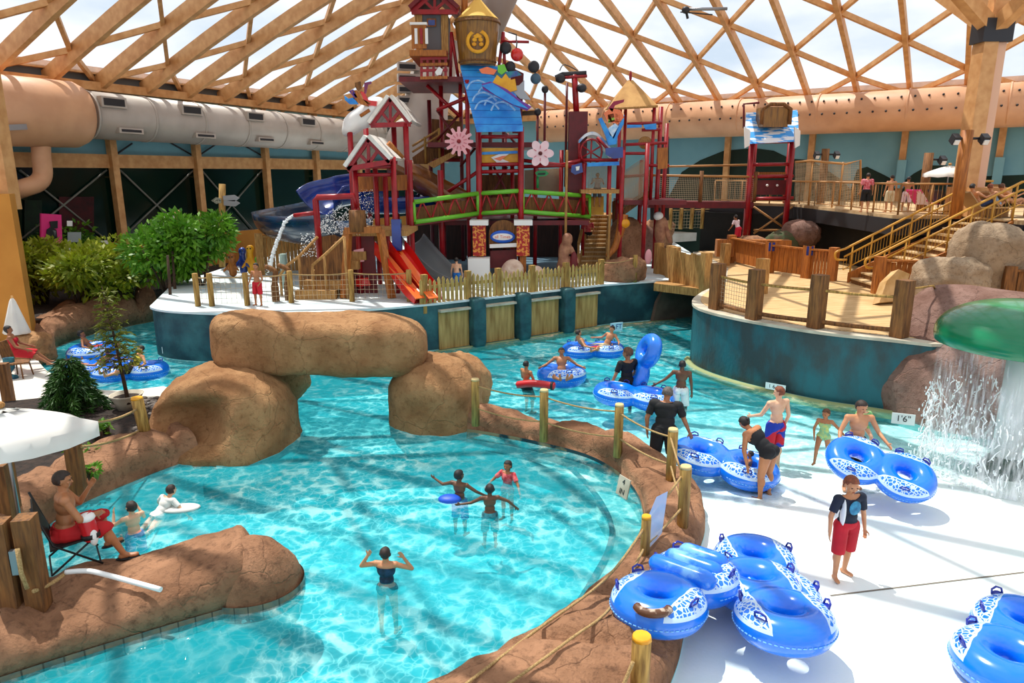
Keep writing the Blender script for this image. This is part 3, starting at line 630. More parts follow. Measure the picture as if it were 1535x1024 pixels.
for i in range(7):
    c = A3+(C3-A3)*(i/7+.02); d = (C3-A3).normalized(); mb = MB(); mb.tube([c-d*.04,c+d*.04], 1.0, 28); mb.build('band', M_ductt, tF)
# ================================================================== posts, ropes, fences
def post(name, label, b, h, r=.1, m=M_wood2, sq=False, group=None, rz=.2, cap=None, lean=(0,0)):
    b = V(b); mb = MB(); t = b+V((lean[0],lean[1],h))
    if sq: mb.bar(b, t, 2*r, 2*r, up=(cos(rz),sin(rz),0))
    else: mb.tube([b, b+(t-b)*.985, t], [r, r, r*.82], 10)
    o = mb.build(name, m); tag(o, label, 'post', group)
    if cap:
        mb = MB(); mb.tube([t-V((0,0,.02)), t+V((0,0,.02))], [r*1.03, r*.9], 10); mb.build('cap', cap, o)
    return o
def sag(a, b, s, n=10): return [V(a)+(V(b)-V(a))*(i/n)-V((0,0,s*4*(i/n)*(1-i/n))) for i in range(n+1)]
def rope(label, pts, r=.018, group=None, name='rope', m=M_rope):
    mb = MB(); mb.tube(pts, r, 6); return tag(mb.build(name, m), label, 'rope', group)
def net(mb, a, b, zl, zh, st=.12, r=.006, sagz=0):
    a, b = V(a), V(b); L_ = (b-a).length; n = max(2, int(L_/st)); k = max(2, int((zh-zl)/st))
    for i in range(n+1):
        p = a+(b-a)*(i/n); mb.tube([p+V((0,0,zl)), p+V((0,0,zh))], r, 3, caps=False)
    for j in range(k+1): mb.tube([a+V((0,0,zl+(zh-zl)*j/k)), b+V((0,0,zl+(zh-zl)*j/k))], r, 3, caps=False)
rim = [((713,631),(713,569),'rope post against the tan boulder at the start of the rock border'),((815,654),(815,585),'second rope post from the boulder on the rock border'),((926,677),(926,607),'rope post on the rock border beside the man in black'),((1005,720),(1005,644),'rope post on the border next to the tube held by the man in black'),((1023,788),(1023,700),'rope post at the outer bend of the rock border'),((966,840),(966,775),'short yellow capped post beside the clear panel')]
RP = []
for i, (b, t, lb) in enumerate(rim):
    B_ = P(b[0], b[1], .42); T = PY(t[0], t[1], B_.y); post('rope_post', lb, B_-V((0,0,.1)), T.z-B_.z+.1, .085 if i < 5 else .065, M_wood2, group='posts on the rock border', cap=M_yellow if i == 5 else mat('post_end', (206,184,130), rough=.8)); RP.append((B_, T))
nm = ['first','second','third','fourth','fifth']
for i in range(5):
    for k, f in ((0,.86),(1,.32)):
        a = RP[i][0]+(RP[i][1]-RP[i][0])*f; b = RP[i+1][0]+(RP[i+1][1]-RP[i+1][0])*f
        rope('%s rope of the %s span of the rock border fence, counted from the boulder' % ('upper' if k == 0 else 'lower', nm[i]), sag(a, b, .06 if i < 3 else .02), .017, 'ropes on the rock border')
E8 = V((-.55,5.3,.4))
for f, q in ((.75,[P(908,868,.62),P(800,948,.55),P(690,1032,.55)]),(.3,[P(918,908,.55),P(855,958,.62),P(770,1020,.6),P(730,1045,.6)])): rope('%s rope running along the near end of the rock border' % ('upper' if f > .5 else 'lower'), catmull([RP[5][0]+(RP[5][1]-RP[5][0])*f]+q, 5), .017, 'ropes on the rock border')
b7 = P(958,1040,.25); p7 = PY(958,955,b7.y); post('rope_post', 'yellowish post in front of the blue tubes at the bottom of the border', b7-V((0,0,.3)), p7.z-b7.z+.3, .1, M_wood2, group='posts on the rock border', cap=M_yellow)
rope('short rope dropping from the nearest border post', sag(PY(949,992,b7.y-.1), PY(925,1050,b7.y-.2), .0), .02, 'ropes on the rock border')
# clear acrylic panel
mc = bpy.data.materials.new('clear_acrylic'); mc.use_nodes = True; nt = mc.node_tree; N = nt.nodes; L = nt.links; b = N['Principled BSDF']; b.inputs['Base Color'].default_value = (.55,.74,.92,1); b.inputs['Roughness'].default_value = .08
tb = N.new('ShaderNodeBsdfTransparent'); ms = N.new('ShaderNodeMixShader'); ms.inputs[0].default_value = .55; L.new(tb.outputs[0], ms.inputs[1]); L.new(b.outputs[0], ms.inputs[2]); L.new(ms.outputs[0], N['Material Output'].inputs[0])
yb = RP[5][0].y
q = [PY(962,838,yb-.02), PY(991,800,yb+.35), PY(1000,737,yb+.35), PY(984,745,yb+.2), PY(965,790,yb)]
mb = MB(); mb.slab(q, (.012,.01,0)); tag(mb.build('acrylic_panel', mc), 'clear bluish acrylic panel standing between two rope posts', 'panel')
# left side posts
b = P(222,668,.34); t = PY(205,597,b.y); post('rope_post', 'leaning post with a yellow end beside the scooped boulder', b, t.z-b.z, .11, M_wood2, cap=M_yellow, lean=(t.x-b.x,0), group='posts in the planter')
c = PY(112,690,10.6); post('rope_post', 'brown post in the planter just beyond the white umbrella', V((c.x,10.6,.3)), c.z+.1, .1, M_wdark, sq=True, group='posts in the planter')
for (xa,ya,xb,yb_) in ((207,612,138,634),(212,644,122,670)): rope('rope from the leaning planter post towards the umbrella, %s one' % ('upper' if ya < 630 else 'lower'), sag(PY(xa,ya,b.y), PY(xb,yb_,10.6), .06), .022, 'ropes in the planter')
post('rope_post', 'brown post at the photo edge by the seated woman in red', P(14,604,.22), .95, .1, M_wdark, sq=True)
c = P(8,770,.5); post('rope_post', 'thick brown post behind the umbrella pole', c-V((0,.0,.2)), 1.0, .16, M_wdark, sq=True)
# twin timber post by the lifeguard
b = P(46,915,.36); tp = PY(34,778,b.y)
tw = thing('timber_post', 'heavy twin timber post with a strap beside the lifeguard chair', 'post', b)
for dx, dy in ((-.12,-.05),(.12,.05)):
    mb = MB(); mb.box((b.x+dx-.04,b.y+dy,(b.z+tp.z)/2), (.2,.22,tp.z-b.z), .2); mb.build('plank', M_wdark, tw)
mb = MB(); mb.box((b.x+.03,b.y-.14,b.z+.72), (.07,.06,.3), .2); mb.build('bracket', M_steel, tw)
mb = MB(); mb.tube([b+V((.1,-.16,.9)), b+V((.11,-.18,.6)), b+V((.14,-.17,.4))], .025, 8); mb.build('strap', M_rope, tw)
mb = MB(); mb.tube(catmull([P(98,858,.62), P(130,856,.62), P(160,862,.6), P(241,884,.55)], 5), .032, 10); tag(mb.build('white_pipe', M_white), 'bent white plastic pipe lying across the rock jetty', 'pipe')
rope('loose rope from the twin timber post to the white pipe', sag(b+V((.15,-.1,.32)), P(100,858,.6), .03), .025)
rope('rope leaving the twin timber post at the photo edge', sag(b+V((-.2,-.1,.28)), P(-20,905,.5), .03), .025)
# island fence with netting
IP = [(297,459),(318,459),(371,458),(437,454),(528,452),(614,452)]
pw = []
for i, (x, y) in enumerate(IP):
    p = P(x, y, IZ); pw.append(p); post('fence_post', ('first','second','third','fourth','fifth','sixth')[i]+' timber net fence post along the left island edge, counted from the shrubs', p, 1.0, .085, M_wood2, group='net fence posts on the island')
for i in range(len(pw)-1):
    t = thing('rope_net', 'cord net under a rope, %s bay of the island fence from the shrubs' % nm[i], 'net', (pw[i]+pw[i+1])/2, group='net fence bays on the island')
    mb = MB(); mb.tube(sag(pw[i]+V((0,0,.9)), pw[i+1]+V((0,0,.9)), .05), .018, 6); mb.build('top_rope', M_rope, t)
    mb = MB(); net(mb, pw[i], pw[i+1], .08, .84, .13, .005); mb.build('net', M_net, t)
# picket fence
s0, s1 = along(634), along(903); t = thing('picket_fence', 'yellowish timber picket fence above the teal piers of the island wall', 'fence', A+dr*((s0+s1)/2)+V((0,0,1.3)))
mb = MB(); s = s0; k = 0
M_picket = mat('picket', (200,168,96), (156,122,60), rough=.75, nscale=3, stretch=(4,4,1))
while s < s1:
    c = A+dr*s-nr*.06; h = 1.02+.05*sin(k*1.7)+.03*rnd.random(); w_ = .05
    mb.slab([c-dr*w_+V((0,0,1.24)), c+dr*w_+V((0,0,1.24)), c+dr*w_+V((0,0,1.24+h-.08)), c+V((0,0,1.24+h)), c-dr*w_+V((0,0,1.24+h-.08))], -nr*.03); s += .155; k += 1
mb.build('pickets', M_picket, t)
for z in (1.45,2.0):
    mb = MB(); mb.bar(A+dr*s0-nr*.11+V((0,0,z)), A+dr*s1-nr*.11+V((0,0,z)), .05, .1); mb.build('rail', M_wood2, t)
for x in (640,705,750,800,850,902):
    s = along(x); mb = MB(); c = A+dr*s-nr*.12; mb.bar(c+V((0,0,1.2)), c+V((0,0,2.4)), .17, .17, up=dr); mb.build('fence_post', M_wood2, t)
p = P(982,420,IZ); post('fence_post', 'lone timber post between the picket fence and the plank bridge', P(951,423,IZ), 1.0, .09, M_wood2)
rope('rope from the picket fence end to the lone post', sag(A+dr*s1+V((0,0,2.3)), P(951,423,IZ)+V((0,0,.9)), .08))
# right deck fence
DP = [((1073,463),(1073,395)),((1129,478),(1129,404)),((1222,491),(1222,412)),((1347,505),(1347,420))]
dw = []
for i, (b, t) in enumerate(DP):
    B_ = P(b[0], b[1], RZ); T = PY(t[0], t[1], B_.y); dw.append((B_, T)); post('deck_post', ('square brown post at the bridge corner of the deck fence','square brown post beside the net bay of the deck fence','square brown post in the middle of the deck fence','square brown post of the deck fence next to the big boulder')[i], B_, T.z-B_.z, .15, M_wdark, sq=True, rz=.5, group='deck fence posts')
for i in range(3):
    for k, (z, r) in enumerate(((.93,.035),(.16,.055))):
        a, b = dw[i][0]+V((0,0,z)), dw[i+1][0]+V((0,0,z)); mb = MB(); mb.tube(sag(a, b, .02), r, 8); tag(mb.build('fence_rail', M_wood2 if k == 0 else M_wdark), '%s round rail of the deck fence, %s bay from the bridge corner' % (('upper','lower')[k], nm[i]), 'rail', 'deck fence rails')
mb = MB(); net(mb, dw[0][0], dw[1][0], .18, .92, .1, .006); tag(mb.build('rope_net', M_net), 'cord net filling the deck fence bay at the bridge corner', 'net')
b = dw[3][0]; mb = MB(); mb.tube([b+V((0,0,1.1)), b+V((1.0,.6,1.1)), b+V((1.3,1.0,.95))], .025, 6); tag(mb.build('fence_rail', M_wood2), 'thin rail leaving the last deck post towards the stairs', 'rail')
# posts further in on the deck, and board panels of the bridge
for x, y, h, lb in ((1140,440,1.1,'square post behind the net bay inside the deck'),(1086,398,.9,'short square post by the plank bridge end')): post('deck_post', lb, P(x,y,RZ), h, .15, M_wood, sq=True, rz=.4)
def boards(name, label, a, b, z0, z1, m, n, pw_=.14, rail=True, cat='fence', pm=None):
    a, b = V(a), V(b); t = thing(name, label, cat, V(((a.x+b.x)/2,(a.y+b.y)/2,z0))); d = (b-a).normalized(); nn = V((d.y,-d.x,0)); L_ = (b-a).length
    mb = MB()
    for i in range(n):
        p = a+d*(L_*i/n+.012); q = a+d*(L_*(i+1)/n-.012); h = z1-.03*((i*7) % 3); mb.slab([V((p.x,p.y,z0+.1)), V((q.x,q.y,z0+.1)), V((q.x,q.y,h)), V((p.x,p.y,h))], nn*-.04)
    mb.build('boards', m, t)
    for p in (a, b):
        mb = MB(); mb.bar(V((p.x,p.y,z0)), V((p.x,p.y,z1+.12)), 2*pw_, 2*pw_, up=d); mb.build('fence_post', pm or m, t)
    if rail:
        mb = MB(); mb.bar(V((a.x,a.y,z1))+nn*.05, V((b.x,b.y,z1))+nn*.05, .16, .06); mb.build('cap_rail', pm or m, t)
    return t
a, b = P(986,412,1.45), P(1056,436,1.45)
a1 = P(1010,424,1.45); 
boards('bridge_railing', 'pale upright board railing of the plank bridge to the deck', a1, b, 1.2, 2.65, M_wood, 6, rail=False)
boards('bridge_railing', 'short pale board railing where the plank bridge meets the island', a, P(1004,418,1.45), 1.2, 2.6, M_wood, 3, rail=False)
mb = MB(); mb.slab([V((a1.x-.8,a1.y-.3,1.2)), V((b.x+.3,b.y-.1,1.2)), V((b.x+1.8,b.y+2.6,1.2)), V((a1.x+.4,a1.y+2.6,1.2))], (0,0,.28)); tag(mb.build('plank_bridge', M_wood), 'plank foot bridge joining the play island to the deck', 'bridge')
c = [(1094,394),(1152,409),(1208,417),(1246,421)]
lab = ['orange board barrier at the back of the deck nearest the plank bridge','orange board barrier at the back of the deck between the blue patches','orange board barrier at the back of the deck beside the yellow handrails']
for i in range(3):
    p, q = P(c[i][0],c[i][1],RZ), P(c[i+1][0],c[i+1][1],RZ); t = boards('board_barrier', lab[i], p, q, RZ, RZ+1.05, M_orange, 8, .14, group_ if False else True)
    t['group'] = 'orange barriers on the deck'
    if i < 2:
        mb = MB(); mb.box((q.x-.02,q.y-.16,RZ+1.0), (.24,.02,.32), .1); mb.build('blue_patch', M_bluefl, t)
q = P(1252,425,RZ); mb = MB(); 
# ================================================================== upper deck and stairs
UZ = 4.0
up = [(9.5,36.5),(13.3,33.5),(13.2,24.4),(15.5,24.4),(15.5,21.4),(26,18.5),(26,33),(18,38)]
mb = MB(); mb.prism(up, UZ-.12, UZ); struct(mb.build('floor_upper', mat('upper_deck_planks', (214,184,140), (188,152,106), rough=.7, nscale=2)))
mb = MB(); 
for p, q in zip(up[:5], up[1:6]): mb.bar((p[0],p[1],UZ-.4), (q[0],q[1],UZ-.4), .2, .55)
struct(mb.build('beam_deck', M_dgrey))
mb = MB(); mb.slab([(13.9,33,1.7),(14.2,24.8,1.7),(14.2,24.8,3.4),(13.9,33,3.4)], (.2,0,0)); mb.slab([(9.6,36,1.5),(14,33,1.5),(14,33,3.5),(9.6,36,3.5)], (.1,.2,0)); mb.slab([(14.2,25,1.7),(26,23.5,1.7),(26,23.5,3.4),(14.2,25,3.4)], (0,.2,0)); struct(mb.build('wall_undercroft_shade', mat('undercroft', (16,16,15), (24,22,20), rough=.9, nscale=3)))  # near-black slabs stand in for the deep shade under the deck
M_rail = mat('ochre_rail', (196,142,46), rough=.4)
M_tanrail = mat('tan_rail', (176,126,70), rough=.5)
def railing(name, label, pts, h=1.05, m=M_tanrail, st=1.3, bal=0, mid=(.12,), group=None, r=.035):
    t = thing(name, label, 'railing', pts[0], group=group); pts = [V(p) for p in pts]
    for k, z in enumerate((h,)+tuple(mid)):
        mb = MB(); mb.tube([p+V((0,0,z)) for p in pts], r if k == 0 else r*.6, 8); mb.build('top_rail' if k == 0 else 'lower_rail', m, t)
    bl = MB(); nb = 0
    for p, q in zip(pts, pts[1:]):
        n = max(1, round((q-p).length/st))
        for i in range(n+1):
            c = p+(q-p)*(i/n); mb = MB(); mb.tube([c, c+V((0,0,h))], r, 8); mb.build('baluster_post', m, t)
        if bal:
            n = int((q-p).length/bal)
            for i in range(n): c = p+(q-p)*(i/n); bl.tube([c+V((0,0,.12)), c+V((0,0,h-.05))], .009, 3, caps=False); nb += 1
    if nb: bl.build('balusters', m, t)
    return t
railing('deck_railing', 'tan railing along the edge of the upper sun deck', [(10.2,36,UZ),(13.4,33.3,UZ),(13.35,24.6,UZ)], 1.05, M_tanrail, 1.6, .25)
railing('deck_railing', 'tan railing of the upper deck between the stair top and the big column', [(13.35,24.6,UZ),(15.5,24.6,UZ)], 1.05, M_tanrail, 1.1, .14)
railing('deck_railing', 'tan railing of the upper deck beyond the stair head at the photo edge', [(15.7,21.5,UZ),(20,20.3,UZ),(25,18.8,UZ)], 1.05, M_tanrail, 1.3, .14)
SB, SN = V((11.7,23.2,RZ)), 12; dxs = .325; rise = (UZ-RZ)/SN
t = thing('staircase', 'timber staircase climbing from the lower deck up to the sun deck', 'staircase', SB)
M_tread = mat('pale_tread', (214,186,140), (186,150,104), rough=.7, nscale=2)
for i in range(SN):
    x = SB.x+dxs*i; z = RZ+rise*(i+1); mb = MB(); mb.bx(x-.03,x+dxs,22.0,24.0,z-.05,z); mb.build('tread', M_tread, t)
    mb = MB(); mb.bx(x,x+.02,22.0,24.0,z-rise,z-.05); mb.build('riser', M_wdark, t)
for y in (21.9,24.0):
    mb = MB(); mb.slab([(SB.x-.1,y,RZ),(SB.x+dxs*SN,y,UZ-.35),(SB.x+dxs*SN,y,UZ+.02),(SB.x-.1,y,RZ+.35)], (0,.08,0)); mb.build('stringer', M_orange, t)
mb = MB(); mb.slab([(SB.x,21.95,RZ),(SB.x+3.9,21.95,RZ),(SB.x+3.9,21.95,UZ-.3),(SB.x,21.95,RZ+.1)], (0,.04,0)); mb.build('side_boards', M_orange, t)
for y, lb in ((24.05,'far'),(21.95,'near')):
    t = thing('handrail', 'double yellow handrail on the %s side of the staircase' % lb, 'handrail', (SB.x,y,RZ), group='stair handrails')
    p0, p1 = V((SB.x-.3,y,RZ+.15)), V((SB.x+dxs*SN,y,UZ+.15))
    for h, r in ((1.0,.04),(.75,.035),(.3,.02)):
        pts = [p0+V((0,0,h)), p1+V((0,0,h)), p1+V((.5,0,h))]
        if h > .9: pts = catmull([p0+V((.1,0,h-.35)), p0+V((-.25,0,h-.34)), p0+V((-.3,0,h-.1)), p0+V((0,0,h+.02))], 4)+pts[1:]
        mb = MB(); mb.tube(pts, r, 8); mb.build('rail', M_rail, t)
    for i in range(7):
        c = p0+(p1-p0)*((i+.4)/6.6); mb = MB(); mb.tube([c-V((0,0,.1)), c+V((0,0,1.0))], .03, 8); mb.build('rail_post', M_rail, t)
    mb = MB()
    for i in range(42): c = p0+(p1-p0)*(i/42); mb.tube([c+V((0,0,.3)), c+V((0,0,.75))], .008, 3, caps=False)
    mb.build('balusters', M_rail, t)
# timber side walls round the stair foot
boards('board_barrier', 'orange board side wall under the near handrail of the staircase', (11.45,21.75,0), (12.9,21.55,0), RZ, RZ+1.05, M_orange, 9)
boards('board_barrier', 'low brown board wall by the boulder at the right photo edge', (14.2,19.9,0), (16.5,19.4,0), RZ, RZ+1.0, M_wdark, 10)
mb = MB(); c = P(1325,455,RZ); mb.slab([c+V((-.45,-.2,0)), c+V((.35,.1,0)), c+V((.6,.3,.75)), c+V((.2,.2,.9)), c+V((-.2,0,.6))], (.1,-.2,.1)); tag(mb.build('foam_mat', mat('foam', (206,170,120), (180,140,84), rough=.9, nscale=3)), 'tan and yellow mat leaning by the last deck post', 'mat')
rock('boulder', 'tall pale grey tan boulder beside the stair top', (14.0,20.7,2.6), (1.05,.8,1.45), seed=51, amp=.16, material=M_rockg, e1=.75)
rock('boulder', 'lower pale grey tan boulder stepping down from the tall one', (12.75,20.2,2.1), (1.05,.75,.95), seed=53, amp=.16, material=M_rockg, e1=.75)
# big column with branching struts
cp = PY(1466,262,24.2); t = thing('roof_column', 'tall tan roof column with branching struts on the upper deck', 'column', (cp.x,cp.y,UZ))
tz = PY(1466,45,24.2).z
mb = MB(); mb.bx(cp.x-.62,cp.x-.16,23.9,24.5,UZ,tz); mb.build('shaft', M_beam, t); mb = MB(); mb.bx(cp.x-.15,cp.x+.16,24.0,24.4,UZ,tz); mb.build('shaft', mat('pink_column', (222,176,146), rough=.6), t)
mb = MB(); mb.box((cp.x-.24,24.2,tz-.05), (.95,.7,.7)); mb.build('steel_node', M_dgrey, t)
for dx, dy, dz in ((-3.2,-1.2,2.0),(3.0,-1.0,2.1),(-.6,2.5,1.8),(.6,-3,2.0),(.2,0,2.2)):
    mb = MB(); mb.bar((cp.x-.24,24.2,tz), (cp.x-.24+dx,24.2+dy,tz+dz), .36, .45); mb.build('strut', M_beam, t)
mb = MB(); mb.bx(cp.x-.55,cp.x+.75,23.5,24.9,UZ,UZ+.95); mb.build('plinth', M_beam, t)
def floodlamp(label, b, top, heads, m=M_wdark):
    t = thing('floodlight_post', label, 'floodlight', b); mb = MB(); mb.tube([b,V((b.x,b.y,top))], .17, 12); mb.build('pole', m, t)
    for s in heads:
        mb = MB(); mb.tube([(b.x,b.y,top-.25),(b.x+s*.45,b.y-.05,top-.25)], .04, 6); mb.build('arm', M_dgrey, t)
        mb = MB(); mb.box((b.x+s*.45,b.y-.15,top-.28), (.2,.24,.26), 0, .6); h = mb.build('lamp_head', M_dgrey, t); mb = MB(); mb.box((b.x+s*.45,b.y-.26,top-.38), (.15,.04,.15), 0, .6); mb.build('lens', M_white, h)
q = PY(1238,223,33); floodlamp('timber post with two floodlights above the netted walkway', V((q.x,33,UZ)), q.z, (-1,1))
q = PY(1393,229,27.5); floodlamp('timber post with one floodlight near the white umbrella', V((q.x,27.5,UZ)), q.z, (1,))
q = PY(1451,195,22.6); floodlamp('stout timber post with two floodlights in front of the roof column', V((q.x,22.6,UZ)), q.z, (-1,1), M_orange)
# ================================================================== mushroom fountain
mc_ = P(1500,708,.02); MX, MY = mc_.x+.04, mc_.y
t = thing('mushroom_fountain', 'green domed mushroom fountain with a white stem shedding a water curtain', 'fountain', (MX,MY,0))
M_mgreen = mat('glossy_green', (3,124,80), (3,108,70), rough=.22, nscale=1, coat=.35, spec=.4)
mb = MB(); R_ = 1.42; pr_ = [(0.0,.74),(.16,.74)]+[(R_*sin(a*pi/2/14), .06+.68*cos(a*pi/2/14)**.85) for a in range(2,15)]+[(R_*.985,-.06),(R_*.95,-.08),(.3,-.02),(0.0,0)]
mb.lathe(pr_, (MX,MY,2.5), 64); mb.build('cap', M_mgreen, t)
mb = MB(); mb.lathe([(0,.03),(.1,.03),(.12,0)], (MX,MY,3.24), 20); mb.build('cap_plug', M_dgrey, t)
mb = MB(); mb.tube([(MX,MY,0),(MX,MY,2.52)], .235, 32); mb.build('stem', mat('white_stem', (226,230,230), (206,212,214), rough=.25, nscale=1), t)
mb = MB(); mb.lathe([(.46,0),(.45,.06),(.34,.24),(.25,.34),(.24,.36)], (MX,MY,0), 12); mb.flat = set(range(len(mb.f))); mb.build('base', mat('dark_green_base', (10,60,46), rough=.25, coat=.6), t)
mw = bpy.data.materials.new('falling_water'); mw.use_nodes = True; nt = mw.node_tree; N = nt.nodes; L = nt.links; b = N['Principled BSDF']; b.inputs['Base Color'].default_value = (.95,.97,1,1); b.inputs['Roughness'].default_value = .2
tc = N.new('ShaderNodeTexCoord'); mp = N.new('ShaderNodeMapping'); mp.inputs['Scale'].default_value = (9,9,1.1); L.new(tc.outputs['Object'], mp.inputs[0]); nz = N.new('ShaderNodeTexNoise'); nz.inputs['Scale'].default_value = 2.2; nz.inputs['Detail'].default_value = 5; L.new(mp.outputs[0], nz.inputs['Vector'])
sx = N.new('ShaderNodeSeparateXYZ'); L.new(tc.outputs['Object'], sx.inputs[0]); gz = N.new('ShaderNodeMapRange'); gz.inputs[1].default_value = 1.1; gz.inputs[2].default_value = -1.2; gz.inputs[3].default_value = -.16; gz.inputs[4].default_value = .10; L.new(sx.outputs[2], gz.inputs[0])
ad = N.new('ShaderNodeMath'); ad.operation = 'ADD'; L.new(nz.outputs[0], ad.inputs[0]); L.new(gz.outputs[0], ad.inputs[1])
mr = N.new('ShaderNodeMapRange'); mr.inputs[1].default_value = .42; mr.inputs[2].default_value = .72; mr.inputs[3].default_value = .04; mr.inputs[4].default_value = .6; L.new(ad.outputs[0], mr.inputs[0])
tb = N.new('ShaderNodeBsdfTransparent'); ms = N.new('ShaderNodeMixShader'); L.new(mr.outputs[0], ms.inputs[0]); L.new(tb.outputs[0], ms.inputs[1]); L.new(b.outputs[0], ms.inputs[2]); L.new(ms.outputs[0], N['Material Output'].inputs[0])
M_fall = mw
mb = MB(); rr = []
for k in range(25):
    z = 2.44-k*.1; rr.append([V((MX+(R_*.93+.03*k/25+.05*(k/24)**2*fbm((cos(j*2*pi/120)*4,sin(j*2*pi/120)*4,k*.3),1,3,4)*3)*cos(j*2*pi/120), MY+(R_*.93+.03*k/25)*sin(j*2*pi/120), z)) for j in range(120)])
mb.rings(rr); mb.build('water_curtain', mw, t)
M_drop = mat('white_water', (244,250,252), rough=.15, spec=.8)
mb = MB()
for i in range(900):
    a = rnd.uniform(0,2*pi); z = rnd.random()**1.3*1.5+.02; r = R_*.95+rnd.gauss(.0,.04+.05*(1.5-z)); mb.ball((MX+r*cos(a),MY+r*sin(a),z), (rnd.uniform(.006,.02),rnd.uniform(.006,.02),rnd.uniform(.008,.045)), None, 5, 4)
for i in range(260):
    a = rnd.uniform(0,2*pi); p = V((MX+R_*.95*cos(a),MY+R_*.95*sin(a),rnd.uniform(.3,1.5))); q = [p]
    for k in range(4): q.append(q[-1]+V((rnd.gauss(0,.03),rnd.gauss(0,.03),-rnd.uniform(.03,.09))))
    mb.tube(q, [.004,.01,.014,.009,.003], 4)
o = mb.build('spray', M_drop, t); o['kind'] = 'stuff'
# ================================================================== depth markers
def sign(label, c, n_, w_, h, lines, face=M_white, ink=M_black, tilt=None, up=V((0,0,1))):
    n_ = V(n_).normalized(); r = up.cross(n_).normalized(); u = n_.cross(r); c = V(c); t = thing('depth_marker', label, 'sign', c); mb = MB(); 
    mb.slab([c-r*w_/2-u*h/2, c+r*w_/2-u*h/2, c+r*w_/2+u*h/2, c-r*w_/2+u*h/2], n_*.02); mb.build('plate', face, t)
    for e in ((-1,-1,1,-1),(1,-1,1,1),(1,1,-1,1),(-1,1,-1,-1)):
        pass
    for i, tx in enumerate(lines):
        text(tx, c+n_*.024+u*(h*(.5-(i+.5)/len(lines))), r, u, n_, h/len(lines)*.78, ink, t)
    return t
def text(tx, c, r, u, n_, size, ink, par, name='lettering', ext=.002):
    cu = bpy.data.curves.new(name, 'FONT'); cu.body = tx; cu.size = size; cu.align_x = 'CENTER'; cu.align_y = 'CENTER'; cu.extrude = ext; o = bpy.data.objects.new('tmp', cu); COL.objects.link(o)
    me = bpy.data.meshes.new_from_object(o.evaluated_get(bpy.context.evaluated_depsgraph_get())); bpy.data.objects.remove(o); me.materials.clear(); me.materials.append(ink)
    M = Matrix((r, u, n_)).transposed().to_4x4(); M.translation = c; me.transform(M); return link(name, me, par)
c = P(940,729,.2); sign('cream depth marker reading 4 IN on the pool side of the rock border', c+V((-.06,-.03,0)), (-1,-.55,.25), .3, .34, ['4','IN'], M_cream)
c = PPL(1358,620,(9.6,14.5,0),(-.35,-1,0)); sign('white depth marker with dark figures at the foot of the big boulder', c+V((-.25,-.35,0)), (-.4,-1,.1), .45, .24, ["1'6\""], M_white)
c = P(1166,578,.16); sign('small white depth marker on the grey deck wall above the waterline', c+V((-.1,-.12,0)), (-.8,-1,0), .5, .17, ['1 6 FT'], M_white)
c = P(921,489,.2); sign('small pale blue depth marker on the teal island wall near the plank bridge', c+V((.05,-.1,0)), (.45,-1,0), .5, .3, ['3 FT'], mat('pale_blue', (190,220,236), rough=.5), M_bluefl)
c = P(253,524,.22); sign('small white round marker low on the island wall near the boulder', c+V((-.05,-.1,0)), (-.3,-1,0), .22, .2, ['2'], M_white)
# ================================================================== play island structures
def cut(name, pts, y, t, m, par=None, dy=None):     # cut-out board standing in a plane facing the pool
    mb = MB(); mb.slab([PY(px_,py_,y) for px_, py_ in pts][::-1], (0,t,0)); return mb.build(name, m, par, fix=True)
def rpost(par, px_, top, y, zb=IZ, r=.1, m=M_red, refy=None, name='post'):
    q = PY(px_, top, y); mb = MB(); mb.tube([(q.x,y,zb),(q.x,y,q.z)], r, 10); return mb.build(name, m, par)
def beam(par, a, b, y, r=.07, m=M_red, y2=None, name='beam'):
    mb = MB(); mb.tube([PY(a[0],a[1],y), PY(b[0],b[1],y2 or y)], r, 8); return mb.build(name, m, par)
def deck(par, x0, x1, y0, y1, z, m=M_dred, t=.18, name='platform'):
    mb = MB(); mb.bx(x0,x1,y0,y1,z-t,z); return mb.build(name, m, par)
def T(name, label, cat, px_, py_, y, group=None): return thing(name, label, cat, PY(px_,py_,y), group=group)
def gable(par, peak, el, er, y0, y1, mroof, mframe, ov=.25, th=.12, truss=True):
    p, l, r = PY(*peak,y0), PY(*el,y0), PY(*er,y0); D = V((0,y1-y0,0)); o = V((0,-ov,0))
    for a, b in ((l,p),(p,r)):
        n = (b-a).cross(V((0,1,0))).normalized(); n = n if n.z > 0 else -n
        mb = MB(); mb.slab([a+o, b+o, b+D-o, a+D-o], n*th); mb.build('roof_slope', mroof, par)
    if truss:
        mb = MB(); w_ = .16; dn = V((0,0,-.06))
        for q in (0,):
            mb.bar(l+dn, p+dn, w_, w_); mb.bar(p+dn, r+dn, w_, w_); mb.bar(V((l.x,y0,l.z-.05)), V((r.x,y0,r.z-.05)), w_, w_); c = (l+r)/2
            mb.bar(c, p, .1, .1); mb.bar(c, (l+p)/2, .1, .1); mb.bar(c, (r+p)/2, .1, .1)
        mb.build('gable_truss', mframe, par)
    return p, l, r
